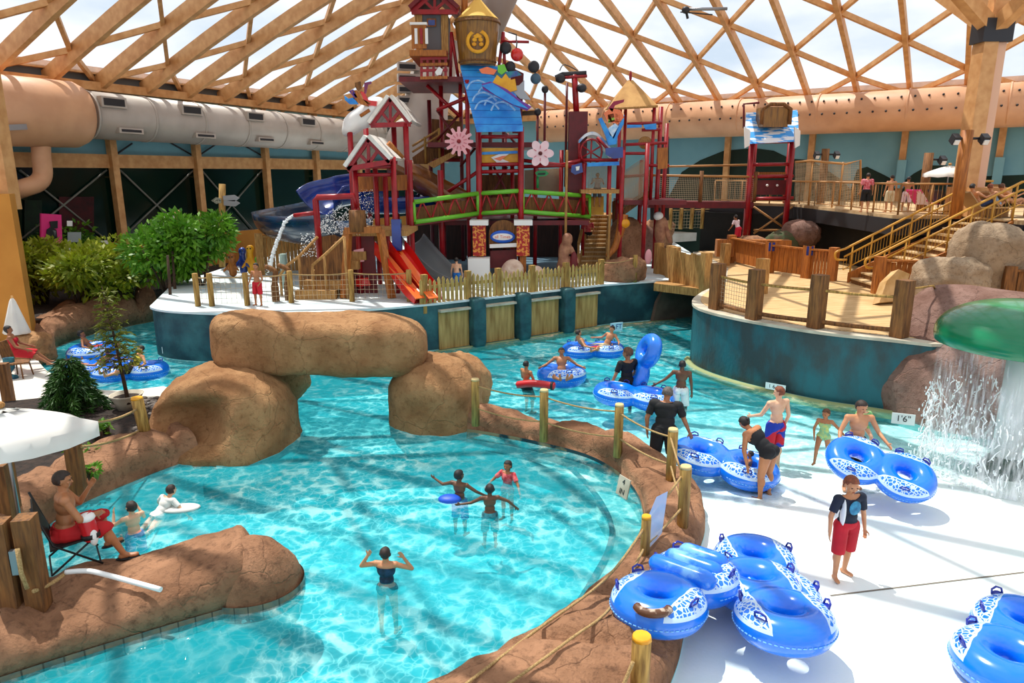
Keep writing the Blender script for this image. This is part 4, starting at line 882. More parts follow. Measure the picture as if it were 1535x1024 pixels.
# --- main tower: frame, platforms
t = T('play_tower_frame', 'tall red steel frame of the play tower behind the picket fence', 'climbing frame', 750, 390, 29)
for (x, top, y) in ((717,160,27),(781,190,27),(660,100,29),(755,95,31),(690,110,32),(757,200,31),(700,120,27.4),(735,195,31),(768,230,29),(803,240,29),(842,225,29),(660,255,27),(643,150,30)):
    rpost(t, x, top, y, r=.115 if y == 27 else .085, m=M_red if y < 30 else M_dred)
for a, b, y in (((640,120),(695,122),28.5),((640,128),(690,175),28.5),((690,175),(690,122),28.5),((655,165),(715,140),28),((717,247),(781,246),27),((717,258),(781,256),27),((781,250),(870,247),28),((781,240),(860,250),28),((660,295),(720,255),27.5),((717,205),(781,205),27),((840,248),(870,240),28),((640,240),(690,240),29)):
    beam(t, a, b, y)
for a, b in (((718,330),(760,250)),((781,330),(740,250)),((655,210),(690,170)),((688,215),(655,165)),((690,250),(718,215)),((760,200),(781,225))): beam(t, a, b, 28.6, .05, M_dred)
for (x0, x1, z) in ((-3.2,1.0,6.55),(-3.2,3.0,3.62),(-4.2,-1.2,8.9)):
    deck(t, x0, x1, 27.6, 31.5, z)
# clutter panels between the posts
for pts, y, m_, nm in (([(722,222),(778,222),(778,246),(722,246)],27.3,M_yellow,'barrier_panel'),([(722,228),(776,226),(776,230),(722,232)],27.2,M_blue,'blue_bar'),([(786,255),(840,252),(840,290),(786,290)],29.5,M_cream,'barrier_panel'),([(645,178),(692,182),(690,240),(645,238)],30.5,M_wdark,'barrier_panel'),([(722,262),(778,262),(778,300),(722,300)],30.5,M_wdark,'barrier_panel'),([(795,300),(850,300),(850,322),(795,322)],29,M_orange,'barrier_panel'),([(853,296),(905,294),(905,322),(853,322)],29.2,M_yellow,'barrier_panel'),([(765,100),(785,110),(782,200),(768,200)],31,M_dred,'barrier_panel')): cut(nm, pts, y, .06, m_, t)
cut('barrier_motif', [(736,236),(748,231),(764,230),(752,238),(764,243),(745,244)], 27.22, .03, M_white, t)
cut('barrier_motif', [(740,238),(752,234),(760,233),(750,241)], 27.2, .03, M_orsl, t)
# --- truss bridges with green rails
def truss(label, a0, b0, a1, b1, y0, y1, nseg, gr='green railed truss bridges'):
    t = T('truss_bridge', label, 'bridge', (a0[0]+b0[0])/2, (a1[1]+b1[1])/2, (y0+y1)/2, gr)
    A0, B0, A1, B1 = PY(*a0,y0), PY(*b0,y1), PY(*a1,y0), PY(*b1,y1)
    for p, q in ((A0,B0),(A1,B1)):
        mb = MB(); mb.tube([p,q], .085, 10); mb.build('green_rail', M_green, t)
    mb = MB()
    for i in range(nseg):
        p, q = A0+(B0-A0)*(i/nseg), A0+(B0-A0)*((i+1)/nseg); r, s = A1+(B1-A1)*(i/nseg), A1+(B1-A1)*((i+1)/nseg)
        mb.tube([r, (p+q)/2], .035, 6); mb.tube([(p+q)/2, s], .035, 6)
    mb.build('truss_bars', M_red, t)
    mb = MB(); o = V((0,.25,0)); mb.slab([A1+o-V((0,0,.05)), B1+o-V((0,0,.05)), B0+o-V((0,0,.2)), A0+o-V((0,0,.2))], (0,.06,0)); mb.build('back_boards', M_wdark, t)
    mb = MB(); mb.slab([A1, B1, B1+V((0,1.4,0)), A1+V((0,1.4,0))], (0,0,-.14)); mb.build('walkway', M_dred, t)
    for p, q in ((A0,A1),(B0,B1)):
        mb = MB(); mb.tube([p,q], .06, 8); mb.build('end_post', M_green, t)
truss('green railed truss bridge running left from the sign arch to the slide hut', (620,303), (716,290), (622,333), (716,320), 25.2, 26.9, 4)
truss('green railed truss bridge directly above the blue oval sign', (719,290), (779,286), (719,320), (779,316), 27, 27, 3)
truss('green railed truss bridge running right from the sign arch to the timber stairs', (784,287), (884,294), (784,317), (884,325), 27, 28.4, 4)
# --- hut on top
t = T('tower_hut', 'small house with a red truss gable and grey door at the tower top', 'play house', 650, 90, 28.5)
h = [PY(632,112,28), PY(668,112,28)]; y0, y1 = 28, 30
ztop, zb = PY(650,14,28).z, PY(650,76,28).z
mb = MB(); mb.bx(h[0].x-.05,h[1].x+.05,y0+.05,y1,zb-.1,ztop); mb.build('walls', M_steel if False else mat('grey_boards', (104,104,108), rough=.7), t)
for x in (h[0].x-.05, h[1].x+.0):
    mb = MB(); mb.bx(x-.13,x+.13,y0-.02,y0+.2,zb-.1,ztop); mb.build('corner_post', M_wood, t)
q = [PY(640,40,27.98), PY(654,40,27.98), PY(654,28,27.98), PY(640,28,27.98)]
mb = MB(); mb.slab(q, (0,-.04,0)); wn = mb.build('window', M_orange, t); mb = MB(); mb.slab([PY(642,38,27.9),PY(652,38,27.9),PY(652,30,27.9),PY(642,30,27.9)], (0,-.02,0)); mb.build('pane', M_bluefl, wn)
gable(t, (652,-16), (617,16), (686,16), 27.8, 30.2, M_dred, M_red, .3, .14)
deck(t, PY(618,80,28).x, PY(672,80,28).x, 27.2, 30, zb-.1, M_orange, .2)
q0 = PY(618,75,27.3); q1 = PY(640,75,27.3); mb = MB(); mb.bx(q0.x,q1.x,27.2,27.28,zb-.05,zb+.75); mb.build('balcony_front', M_orange, t)
for i in range(3):
    mb = MB(); x = q0.x+.12+i*.19; mb.bx(x,x+.1,27.15,27.2,zb+.1,zb+.62); mb.build('balcony_slot', M_red if i % 2 else M_white, t)
mb = MB(); mb.bx(q0.x-.04,q1.x+.04,27.12,27.32,zb+.74,zb+.82); mb.build('balcony_cap', M_white, t)
t = T('lattice_cage', 'orange red lattice cage hanging below the tower hut', 'cage', 652, 118, 27.6)
for x in (632,641,650,659,668):
    mb = MB(); mb.bar(PY(x,78,27.5), PY(x,119,27.5), .09, .06, up=(0,1,0)); mb.build('slat', M_red, t)
for y_ in (80,88,97,106,117):
    mb = MB(); mb.bar(PY(630,y_,27.45), PY(671,y_-1,27.45), .06, .1); mb.build('cross_slat', M_orange if y_ % 2 else M_red, t)
mb = MB(); mb.slab([PY(630,119,27.5),PY(670,117,27.5),PY(678,122,29),PY(640,124,29)], (0,0,.08)); mb.build('floor', M_red, t)
cut('motif', [(652,108),(658,100),(664,104),(661,112),(655,113)], 27.4, .03, M_white, t)
# --- bucket
t = T('tipping_bucket', 'giant tapered plank bucket with a yellow ring emblem at the tower top', 'bucket', 716, 100, 28)
c = PY(716,99,28); top = PY(716,31,28); hgt = top.z-c.z; rt, rb = 31/FPX*28.6, 24/FPX*28.6
M_bk = mat('bucket_planks', (150,104,26), (104,68,16), rough=.5, nscale=3, stretch=(5,5,.5), coat=.3)
mb = MB(); n = 28
mb.lathe([(0,0),(rb,0),(rb+.02,.05),(rt,hgt),(rt-.1,hgt),(rb-.1,.2),(0,.2)], c, n); mb.flat = set(range(len(mb.f))); mb.build('staves', M_bk, t)
for f in (.08,.93):
    r = rb+(rt-rb)*f; mb = MB(); mb.tube([c+V(((r+.02)*cos(a*2*pi/32),(r+.02)*sin(a*2*pi/32),hgt*f)) for a in range(32)], .035, 6, closed=True); mb.build('hoop', M_wdark, t)
q = PY(716,62,28-rb-.12); mb = MB(); mb.lathe([(.30,-.02),(.42,-.02),(.42,.02),(.30,.02),(.30,-.02)], q, 24, Matrix.Rotation(pi/2-.08,3,'X')); 
for a in range(7): 
    aa = a*pi/6; mb.ball(q+V((.42*cos(aa)*.3,-.02,.3*sin(aa)-.1)), (.09,.03,.07), None, 8, 6)
mb.build('emblem', M_yellow, t)
for sx_ in (-1,1):
    p0 = V((c.x+sx_*(rt+.12),28,c.z+hgt*.75)); mb = MB()
    for dx in (-.05,.28): mb.tube([p0, V((p0.x+sx_*dx-sx_*.2,28.1,c.z-.6))], .06, 8)
    mb.build('pivot_arm', M_red, t)
mb = MB(); mb.tube([top+V((-.5,0,0)), top+V((-.45,0,1.2))], .12, 8); mb.build('mast', M_orange, t)
mb = MB(); mb.lathe([(rt*.95,.02),(rt*.6,.3),(.05,.8)], top, 24); mb.build('canopy', mat('yellow_canvas', (236,190,90), rough=.8), t)
# --- sloping blue roof with sea creature figure
t = T('blue_roof', 'steep bright blue plank roof with painted waves below the bucket', 'roof', 742, 198, 26.6)
M_bpl = mat('blue_planks', (54,164,240), (34,128,220), rough=.45, nscale=2, wave=(2,4,(20,84,170)))
mb = MB(); mb.slab([PY(714,196,26.2), PY(784,196,26.2), PY(778,158,26.9), PY(756,104,27.7), PY(690,102,27.7)], (0,.12,.12)); mb.build('slope', M_bpl, t, fix=True)
mb = MB(); mb.slab([PY(714,198,26.15), PY(784,197,26.15), PY(784,188,26.15), PY(714,190,26.15)], (0,.08,0)); mb.build('fascia', M_blue, t, fix=True)
M_wave = mat('wave_white', (190,222,250), (120,180,240), rough=.5, nscale=8)
for k, (x0, y0) in enumerate(((700,124),(716,132),(708,142),(726,148),(712,154),(736,156))):
    mb = MB(); q = catmull([PY(x0+dx,y0+dy,27.35-(y0-100)/96*1.1-.12) for dx, dy in ((0,10),(6,0),(18,-3),(30,3),(36,10))], 5); mb.tube(q, .035, 6); mb.build('wave', M_wave, t)
t = T('surfing_figure', 'colourful cut-out figure riding a purple and yellow board on the blue roof', 'figure', 762, 140, 26.2)
for nm_, pts, m_, y in (('board',[(722,126),(735,122),(760,134),(780,150),(797,160),(790,166),(765,156),(740,142),(724,134)],mat('purple', (120,50,150), rough=.4),26.1),('board_edge',[(722,128),(738,124),(765,142),(792,163),(770,157),(742,142)],M_blue,26.0),('flame',[(738,124),(745,112),(752,118),(758,110),(765,120),(772,118),(775,135),(765,138),(750,130)],M_yellow,26.15),('wing',[(714,108),(738,102),(752,108),(775,106),(782,112),(758,118),(735,112)],mat('teal_purple', (60,60,150), (30,130,140), rough=.4, nscale=4),26.2),('arm',[(718,104),(730,100),(745,105),(740,112),(722,110)],M_orsl,26.1),('hair',[(746,98),(756,96),(760,106),(752,112),(746,108)],M_green,26.15),('tail',[(762,130),(778,128),(786,120),(786,136),(796,150),(780,148)],M_steel,26.25)):
    cut(nm_, pts, y, .1, m_, t)
# --- flower wheels
def flower(label, px_, py_, y, R_, n, m, mc_, round_=True):
    t = T('flower_pinwheel', label, 'wheel', px_, py_, y, 'flower wheels on the play tower'); c = PY(px_,py_,y); mb = MB(); N_ = n*12; pts = []
    for i in range(N_):
        a = 2*pi*i/N_; k = .5+.5*cos(n*a); r = R_*(.62+.38*k**.5) if not round_ else R_*(.66+.34*min(1,max(0,(k-.25)*2.2))); pts.append(c+V((r*cos(a),0,r*sin(a))))
    o = len(mb.v); mb.v += [tuple(p) for p in pts]+[tuple(p+V((0,.09,0))) for p in pts]+[tuple(c),tuple(c+V((0,.09,0)))]
    for i in range(N_): j = (i+1) % N_; mb.face((o+2*N_,o+i,o+j),True); mb.face((o+2*N_+1,o+N_+j,o+N_+i),True); mb.face((o+i,o+N_+i,o+N_+j,o+j),True)
    mb.build('petals', m, t, fix=True); mb = MB(); mb.ball(c-V((0,.04,0)), (R_*.15,.09,R_*.15)); mb.build('hub', mc_, t); mb = MB(); mb.tube([c+V((0,.05,0)), c+V((0,1.5,0))], .05, 8); mb.build('axle', M_dred, t)
    mb = MB()
    for i in range(n): a = 2*pi*(i+.5)/n; mb.box(c+V((cos(a),0,sin(a)))*R_*.45-V((0,.01,0)), (R_*.22,.03,R_*.06), 0, 0, -a)
    mb.build('slots', mat('rose', (206,110,124), rough=.5), t)
flower('pink gear shaped flower pinwheel with a red hub left of the blue roof', 688, 212, 26.6, .52, 12, M_pink, M_red)
flower('pale six petalled flower pinwheel with a dark hub right of the blue roof', 810, 230, 26.8, .50, 6, mat('pale_pink', (246,218,220), (240,196,204), rough=.5, nscale=3), M_dred, False)
# --- sign arch
t = T('sign_arch', 'painted sign arch with a blue oval between two red patterned pillars', 'sign', 750, 385, 26.4)
M_pat = mat('red_mosaic', (170,24,22), (226,150,60), rough=.5, nscale=11, lo=.5, hi=.56, detail=2)
for x in (719,784):
    a, b = PY(x,383,26.4), PY(x,337,26.4); mb = MB(); mb.bx(a.x-.24,a.x+.24,26.2,26.6,a.z,b.z); mb.build('pillar_face', M_pat, t)
    mb = MB(); mb.bx(a.x-.34,a.x+.34,26.05,26.7,b.z,b.z+.18); mb.build('pillar_cap', M_white, t); mb = MB(); mb.bx(a.x-.12,a.x+.12,26.3,26.5,IZ,a.z); mb.build('pillar_leg', M_orange, t)
a, b = PY(733,372,26.5), PY(776,340,26.5); w_ = (b.x-a.x)/2; cx_ = (a.x+b.x)/2
pts = [(a.x,26.5,a.z),(b.x,26.5,a.z)]+[(cx_+w_*cos(k*pi/12),26.5,b.z-.25+.5*sin(k*pi/12)) for k in range(13)]
mb = MB(); mb.slab(pts, (0,.1,0)); mb.build('board', M_wdark, t, fix=True)
q = PY(753.5,355,26.45); mb = MB(); mb.ball(q, (.47,.04,.24), None, 32, 10); mb.build('oval', mat('sign_blue', (20,90,200), rough=.4), t); mb = MB(); mb.ball(q-V((0,.03,0)), (.38,.03,.13), None, 32, 10); mb.build('oval_inner', M_white, t)
text('all Times', q-V((0,.065,0)), V((1,0,0)), V((0,0,1)), V((0,-1,0)), .16, M_orsl, t)
mb = MB(); a = PY(734,372,26.3); b = PY(777,370,26.3); mb.slab([a, b, b+V((0,0,.14)), a+V((0,0,.14))], (0,.05,0)); mb.build('ledge', M_white, t)
cut('lower_board', [(735,376),(775,374),(775,400),(735,402)], 26.6, .08, M_dred, t)
for i, (x, y_, r) in enumerate(((768,392,.42),(803,388,.3))):
    c = PY(x,y_,25.8); mb = MB(); mb.ball((c.x,25.8,IZ+r*.9), (r,r*.6,r*1.1), Matrix.Rotation(.4,3,'Y')); q = mb.build('shell_ornament', mat('shell_cream', (226,204,184), (196,160,140), rough=.5, nscale=5), None); tag(q, ('striped cream shell ornament under the sign arch','smaller cream shell ornament right of the sign arch')[i], 'ornament', 'shell ornaments')
mb = MB(); c = PY(716,408,25.9); mb.bx(c.x-.35,c.x+.45,25.8,26.4,IZ,IZ+.85); mb.build('x', M_white); o = bpy.data.objects[mb and 'x']; o.name = 'spray_box'; tag(o, 'white box at the foot of the left sign pillar', 'box')
# --- slide hut (front left)
t = T('slide_hut', 'red gabled slide hut with a white tile roof in front of the truss bridge', 'play house', 568, 345, 23.4)
for (x, top, y) in ((531,240,23.2),(562,245,25.2),(589,235,23.2),(614,240,25.2),(577,260,25.2)): rpost(t, x, top, y, r=.09)
p, l, r = PY(552,208,23.1), PY(522,250,23.1), PY(584,238,23.1); M_tile_r = mat('white_roof_tiles', (236,232,224), (212,206,196), rough=.6, nscale=3)
gable(t, (552,206), (521,251), (585,240), 23.0, 25.4, M_tile_r, M_red, .25, .12)
mb = MB(); q = PY(590,218,23.6); mb.tube([PY(582,214,23.4), PY(604,236,23.7)], [.09,.06], 8); mb.build('roof_ornament', M_orange, t)
z2 = PY(560,345,23.2).z; deck(t, PY(516,345,23.2).x, PY(612,345,23.2).x, 23.0, 25.6, z2, M_wood)
for a, b in (((531,250),(588,250)),((533,262),(586,262))): beam(t, a, b, 23.2, .06)
cut('back_panel', [(535,265),(610,262),(610,285),(535,288)], 25.4, .05, M_orange, t)
for x, m_ in ((512,M_orange),(560,M_orange)):
    mb = MB(); a = PY(x+10,345,22.6); b = V((a.x+(-.15 if x < 530 else .35),22.2,IZ)); mb.bar(b, a, .2, .2); mb.build('front_leg', m_, t)
mb = MB(); a, b = PY(517,346,22.55), PY(572,344,22.55); mb.bar(a, b, .22, .2); mb.build('front_lintel', M_orange, t)
cut('inner_panel', [(524,352),(560,352),(566,440),(524,442)], 23.2, .06, M_dred, t)
cut('inner_motif', [(530,375),(545,372),(546,392),(532,394)], 23.1, .03, M_pink, t)
cut('inner_motif', [(532,418),(552,416),(556,428),(534,430)], 23.1, .03, M_redsl, t)
mb = MB(); c = PY(536,332,22.6); mb.tube([(c.x,22.6,z2),(c.x,22.6,c.z+.35)], [.28,.26], 12); tag(mb.build('totem_barrel', M_wdark), 'carved brown barrel standing on the lintel of the slide hut', 'barrel')
# --- twin lane slide
t = T('twin_slide', 'twin lane red and orange slide running down from the slide hut', 'slide', 610, 420, 22.3)
def lane(xa, xb, xc, xd, m, nm):
    top0, top1 = PY(xa,376,23.0), PY(xb,374,23.2); bot0, bot1 = P(xc,450,IZ+.12), P(xd,443,IZ+.12); rr = []
    for k in range(13):
        f = k/12; a = top0+(bot0-top0)*f; b = top1+(bot1-top1)*f; dz = .25*(f-.5)*(f-.5)-.06+.18*sin(f*pi*2)*.3; rr.append([a+V((0,0,dz+.32)), a+V((.02,0,dz)), b+V((-.02,0,dz)), b+V((0,0,dz+.32)), b+V((.03,0,dz-.12)), a+V((-.03,0,dz-.12))])
    mb = MB(); mb.rings(rr, flat=True, caps=True); mb.build(nm, m, t)
lane(562,584,622,640,M_redsl,'lane'); lane(584,607,640,661,M_redsl,'lane')
for xa, xc in ((572,630),(596,650)):
    mb = MB(); mb.slab([PY(xa-7,379,22.98), PY(xa+7,378,22.98), P(xc+7,447,IZ+.2), P(xc-7,449,IZ+.2)], (0,0,.03)); mb.build('lane_stripe', M_orsl, t)
mb = MB(); q = PY(595,352,23); mb.box(q, (.3,.25,1.0)); tag(mb.build('blue_pad', M_bluefl), 'upright blue pad at the top of the twin slide', 'pad')
# --- stairs to slide hut
t = T('hut_staircase', 'small timber stair with board sides climbing to the slide hut', 'staircase', 470, 440, 22.4)
b0, b1 = P(442,449,IZ), P(470,450,IZ)
for i in range(7):
    z = IZ+.28*(i+1); x0 = b0.x+.2*i; mb = MB(); mb.bx(x0,x0+1.3,b0.y+.28*i,b0.y+.28*(i+1),z-.28,z); mb.build('tread', M_wood, t)
for k, (pts, y) in enumerate((([(420,412),(430,398),(448,385),(476,355),(480,352),(480,392),(450,425),(436,440),(422,440)],22.6),([(468,398),(486,383),(516,355),(520,375),(520,440),(468,446)],22.1))):
    if k == 0: cut('side_boards', [(450,384),(476,356),(510,350),(510,380),(478,420),(452,430)], 24, .06, M_wdark, t)
    mb = MB(); mb.tube([PY(x,y_,y) for x, y_ in pts[:4 if k == 0 else 3]], .05, 6); mb.build('handrail', M_wood, t)
    for x, y_ in pts[:3]: 
        q = PY(x,y_,y); mb = MB(); mb.tube([(q.x,y,IZ),q], .05, 6); mb.build('rail_post', M_wood, t)
cut('side_panel', [(472,392),(515,360),(515,444),(472,446)], 22.4, .05, M_wdark, t)
# curved spray posts and tan boards at the left
for i, (x, yt, yb_) in enumerate(((412,402,452),(431,400,450))):
    b = P(x+2,yb_,IZ); q = PY(x,yt,b.y); mb = MB(); mb.tube(catmull([b, b+V((0,0,.6)), V((q.x,b.y,q.z-.1)), V((q.x-.3,b.y,q.z+.05))], 5), [.12]*5+[.09]*5+[.08]*5+[.07], 8); tag(mb.build('spray_post', M_wdark), '%s curved brown spray post beside the hut stairs' % ('outer','inner')[i], 'post', 'spray posts')
b = P(428,405,IZ); post('fence_post', 'grey green round post behind the spray posts', P(428,432,IZ), 1.2, .12, mat('greygreen', (140,160,150), rough=.7))
boards('board_fence', 'tan board fence behind the blue flume at the island edge', P(392,412,IZ), P(470,408,IZ), IZ, IZ+1.5, M_wood, 14)
# --- red pipe arch and water jets
t = T('pipe_arch', 'red pipe arch spraying water beside the slide hut', 'pipe arch', 478, 385, 23)
q = [PY(480,390,23), PY(473,300,23), PY(476,296,23), PY(530,294,23), PY(534,312,23)]; mb = MB(); mb.tube(q, .1, 10); mb.build('pipe', M_red, t)
mb = MB(); mb.tube([PY(441,323,23.2), PY(475,319,23.0)], .07, 8); mb.build('nozzle', M_red, t)
mb = MB(); q = catmull([PY(441,323,23.2), PY(430,330,23.2), PY(420,350,23.2), PY(411,375,23.2), PY(403,405,23.2)], 6)
for i in range(len(q)-1): mb.tube([q[i]+V((rnd.gauss(0,.02),0,rnd.gauss(0,.02))), q[i+1]], [.05,.05+.002*i], 6)
o = mb.build('water_jet', M_drop, t); o['kind'] = 'stuff'
mb = MB()
for i in range(700):
    x = rnd.uniform(480,540); top = 308+((x-512)/30)**2*22; y_ = top+rnd.random()**.8*(352-top)*(1 if x > 490 else .9); mb.ball(PY(x,y_,23.2+rnd.uniform(-.4,.4)), rnd.uniform(.006,.02), None, 5, 3)
o = mb.build('spray', M_drop, t); o['kind'] = 'stuff'
mb = MB()
for i in range(260): mb.ball(PY(rnd.uniform(535,560),rnd.uniform(284,345),24.6+rnd.uniform(-.2,.2)), rnd.uniform(.006,.018), None, 5, 3)
for i in range(160): mb.ball(PY(rnd.uniform(450,480),rnd.uniform(350,385),23.4), rnd.uniform(.012,.025), None, 5, 3)
o = mb.build('spray', M_drop, t); o['kind'] = 'stuff'
# --- flumes
def flume(name, label, path, R_, m, a0=200, a1=340, th=.06, cat='flume'):
    pts = catmull(path, 8); rr = []
    for i, p in enumerate(pts):
        t_ = (pts[min(i+1,len(pts)-1)]-pts[max(i-1,0)]).normalized(); s = t_.cross(V((0,0,1))).normalized(); u = s.cross(t_); r = R_ if not callable(R_) else R_(i/(len(pts)-1)); ring = []
        for k in range(11): a = radians(a0+(a1-a0)*k/10); ring.append(p+s*cos(a)*r+u*sin(a)*r)
        for k in range(10,-1,-1): a = radians(a0+(a1-a0)*k/10); ring.append(p+s*cos(a)*(r+th)+u*sin(a)*(r+th))
        rr.append(ring)
    mb = MB(); mb.rings(rr, caps=True); return tag(mb.build(name, m), label, cat)
flume('water_flume', 'dark blue upper flume rising behind the pipe arch', [PY(470,290,27), PY(490,275,27.5), PY(520,268,28), PY(560,262,29)], .95, M_bluefl, 175, 350)
flume('water_flume', 'broad navy blue curved flume bowl in front of the green windows', [PY(530,318,24.6), PY(490,322,25.2), PY(445,322,26.4), PY(418,318,28.6), PY(440,312,31), PY(480,300,32)], 1.0, M_navyfl, 180, 345)
flume('water_flume', 'blue flume passing behind the slide hut', [PY(545,292,27), PY(590,294,27.5), PY(640,290,28.2), PY(655,285,29)], .62, M_bluefl, 185, 355)
flume('water_flume', 'brown flume slanting down behind the truss bridge', [PY(600,240,28.6), PY(630,256,28.2), PY(670,278,27.8), PY(705,298,27.4)], .75, M_brownfl, 180, 360)
flume('water_flume', 'grey chute coming down to the splash floor behind the picket fence', [PY(618,350,27), PY(640,375,26.2), PY(668,402,25.4), PY(700,418,24.9)], .5, mat('grey_chute', (120,124,126), rough=.35), 185, 355)
# stair rails on tower side
t = T('tower_ramp', 'brown board ramp with tan rails climbing behind the pink flower pinwheel', 'ramp', 650, 230, 29)
cut('side_boards', [(618,236),(660,206),(660,232),(640,246),(620,246)], 28.8, .08, M_wdark, t)
for dy in (0,9):
    mb = MB(); mb.tube([PY(618,222+dy-3,28.7), PY(657,195+dy,28.7)], .045, 6); mb.build('rail', M_wood, t)
for x, yt in ((637,205),(658,192)): rpost(t, x, yt, 28.7, zb=PY(x,245,28.7).z, r=.05, m=M_wood2)
cut('ramp_plank', [(640,246),(680,226),(684,232),(650,252)], 28, .2, M_wood, t)
# --- second gabled roof with snowy slope and rider figure
t = T('snowy_gable', 'red truss gable with a white lumpy slope behind the slide hut', 'play house', 570, 230, 26.5)
for (x, top, y) in ((524,190,25.8),(608,185,25.8),(548,185,28),(590,185,28)): rpost(t, x, top, y, r=.1)
gable(t, (585,146), (556,186), (615,184), 25.8, 28.2, M_tile_r, M_red, .25, .12)
mb = MB(); 
for x, y_, rx, rz_ in ((535,180,.6,.34),(550,173,.6,.4),(560,162,.5,.34),(530,190,.5,.25)): mb.ball(PY(x,y_,26.1), (rx,.55,rz_), Matrix.Rotation(-.6,3,'Y'), 16, 10)
me = remesh(mb, .09, 4); me.materials.append(M_white); link('snow_slope', me, t)
mb = MB(); mb.tube([PY(540,174,25.5), PY(554,165,25.5)], .06, 6); mb.build('roof_ornament', M_orange, t)
t = T('sledding_figure', 'rainbow coloured cut-out sled figure perched on the snowy gable', 'figure', 540, 150, 25.7)
for nm_, pts, m_ in (('sled_tail',[(516,143),(522,148),(530,146),(537,156),(524,156),(517,150)],M_blue),('sled_body',[(526,136),(534,135),(542,148),(556,154),(552,160),(540,156),(530,148)],M_orange),('sled_side',[(523,137),(529,134),(536,146),(532,147)],mat('violet', (80,40,150), rough=.4)),('sled_nose',[(540,137),(546,138),(552,150),(565,152),(564,159),(553,158),(545,150)],M_redsl),('rider_head',[(532,124),(540,122),(541,132),(536,136),(532,130)],M_wdark),('rider_arm',[(546,124),(556,122),(556,125),(551,127),(548,140),(546,140)],mat('plum', (120,40,90), rough=.4))): cut(nm_, pts, 25.55, .12, m_, t)
# --- grey ventilation ducts behind the tower
t = T('curved_duct', 'huge curved grey duct with vents rising behind the tower hut', 'duct', 640, 200, 33)
mb = MB(); mb.tube(catmull([PY(655,60,34), PY(652,100,34), PY(640,150,33.5), PY(638,200,33), PY(640,245,33)], 6), 1.0, 20); mb.build('pipe', M_ductg, t)
for y_ in (100,117,134,150):
    q = PY(612,y_,32.9); mb = MB(); mb.box(q, (.95,.4,.32), .3); v = mb.build('vent', M_ductg, t); mb = MB(); mb.box(q-V((0,.22,.02)), (.7,.05,.18), .3); mb.build('vent_slot', M_dgrey, v)
t = T('curved_duct', 'slimmer grey duct standing beside the huge curved one', 'duct', 610, 200, 35); mb = MB(); mb.tube(catmull([PY(603,255,35), PY(600,215,35), PY(612,198,35), PY(640,190,35)], 6), .7, 18); mb.build('pipe', M_ductg, t)
t = T('curved_duct', 'grey duct slanting up behind the bucket into the roof', 'duct', 740, 20, 33); mb = MB(); mb.tube([PY(722,60,34), PY(760,-30,33)], .75, 18); mb.build('pipe', mat('shaded_duct', (150,138,130), rough=.5), t)  # darker copy of the duct grey, shade put into its colour
# --- red mast with cups, small masts
t = T('spray_mast', 'thick red mast with a grey water trough across its top', 'mast', 864, 280, 29)
a, b = PY(864,285,29), PY(864,168,29); mb = MB(); mb.bx(a.x-.36,a.x+.36,28.7,29.3,a.z-1,b.z); mb.build('shaft', M_dred, t)
mb = MB(); mb.tube([b, PY(861,112,29)], .12, 10); mb.build('pole', M_red, t)
mb = MB(); mb.tube([PY(833,117,29), PY(843,112,29), PY(879,110,29)], .1, 8); mb.build('trough', M_dgrey, t); mb = MB(); mb.tube([PY(836,117,28.9), PY(880,114,28.9)], .06, 8); mb.build('trough_edge', M_red, t)
for x, y_ in ((840,118),(872,132)):
    mb = MB(); mb.ball(PY(x,y_,28.8), (.2,.16,.17), None, 10, 8); mb.build('cup', M_dgrey, t)
mb = MB(); mb.tube(catmull([PY(839,106,29), PY(846,97,29), PY(866,106,29)], 4), .02, 5); mb.build('wire', M_dgrey, t)
for i, (x, top, bot, lb) in enumerate(((817,134,250,'thin red pole with a round dial left of the thick mast'),(850,124,280,'thin dark pole just left of the thick red mast'),(806,168,260,'short red pole near the pale flower pinwheel'))):
    t = T('thin_pole', lb, 'pole', x, bot, 29.3); rpost(t, x, top, 29.3, zb=PY(x,bot,29.3).z, r=.05, m=M_dred, name='pole')
    if i != 1:
        mb = MB(); mb.ball(PY(x,top,29.2), (.14,.09,.15), None, 12, 8); mb.build('dial', M_dgrey, t)
t = T('cup_arm', 'red arm with dark tipping cups hanging beside the bucket', 'spray arm', 790, 62, 28)
mb = MB(); mb.tube([PY(752,62,28), PY(793,63,28)], .05, 8); mb.build('arm', M_red, t)
for x, y_, m_, r in ((758,72,M_dgrey,.22),(775,82,M_redsl,.24),(800,100,M_dgrey,.22),(803,118,mat('slate_blue', (60,90,110), rough=.4),.2),(765,100,M_dgrey,.2)):
    mb = MB(); mb.ball(PY(x,y_,27.9), (r,r*.6,r), None, 12, 8); mb.build('cup', m_, t)
mb = MB(); mb.tube([PY(775,62,27.9), PY(774,74,27.9)], .025, 6); mb.tube([PY(762,48,28), PY(774,52,28), PY(774,62,28)], .025, 6); mb.tube([PY(801,104,27.9), PY(803,112,27.9)], .025, 6); mb.build('hanger', M_dgrey, t)
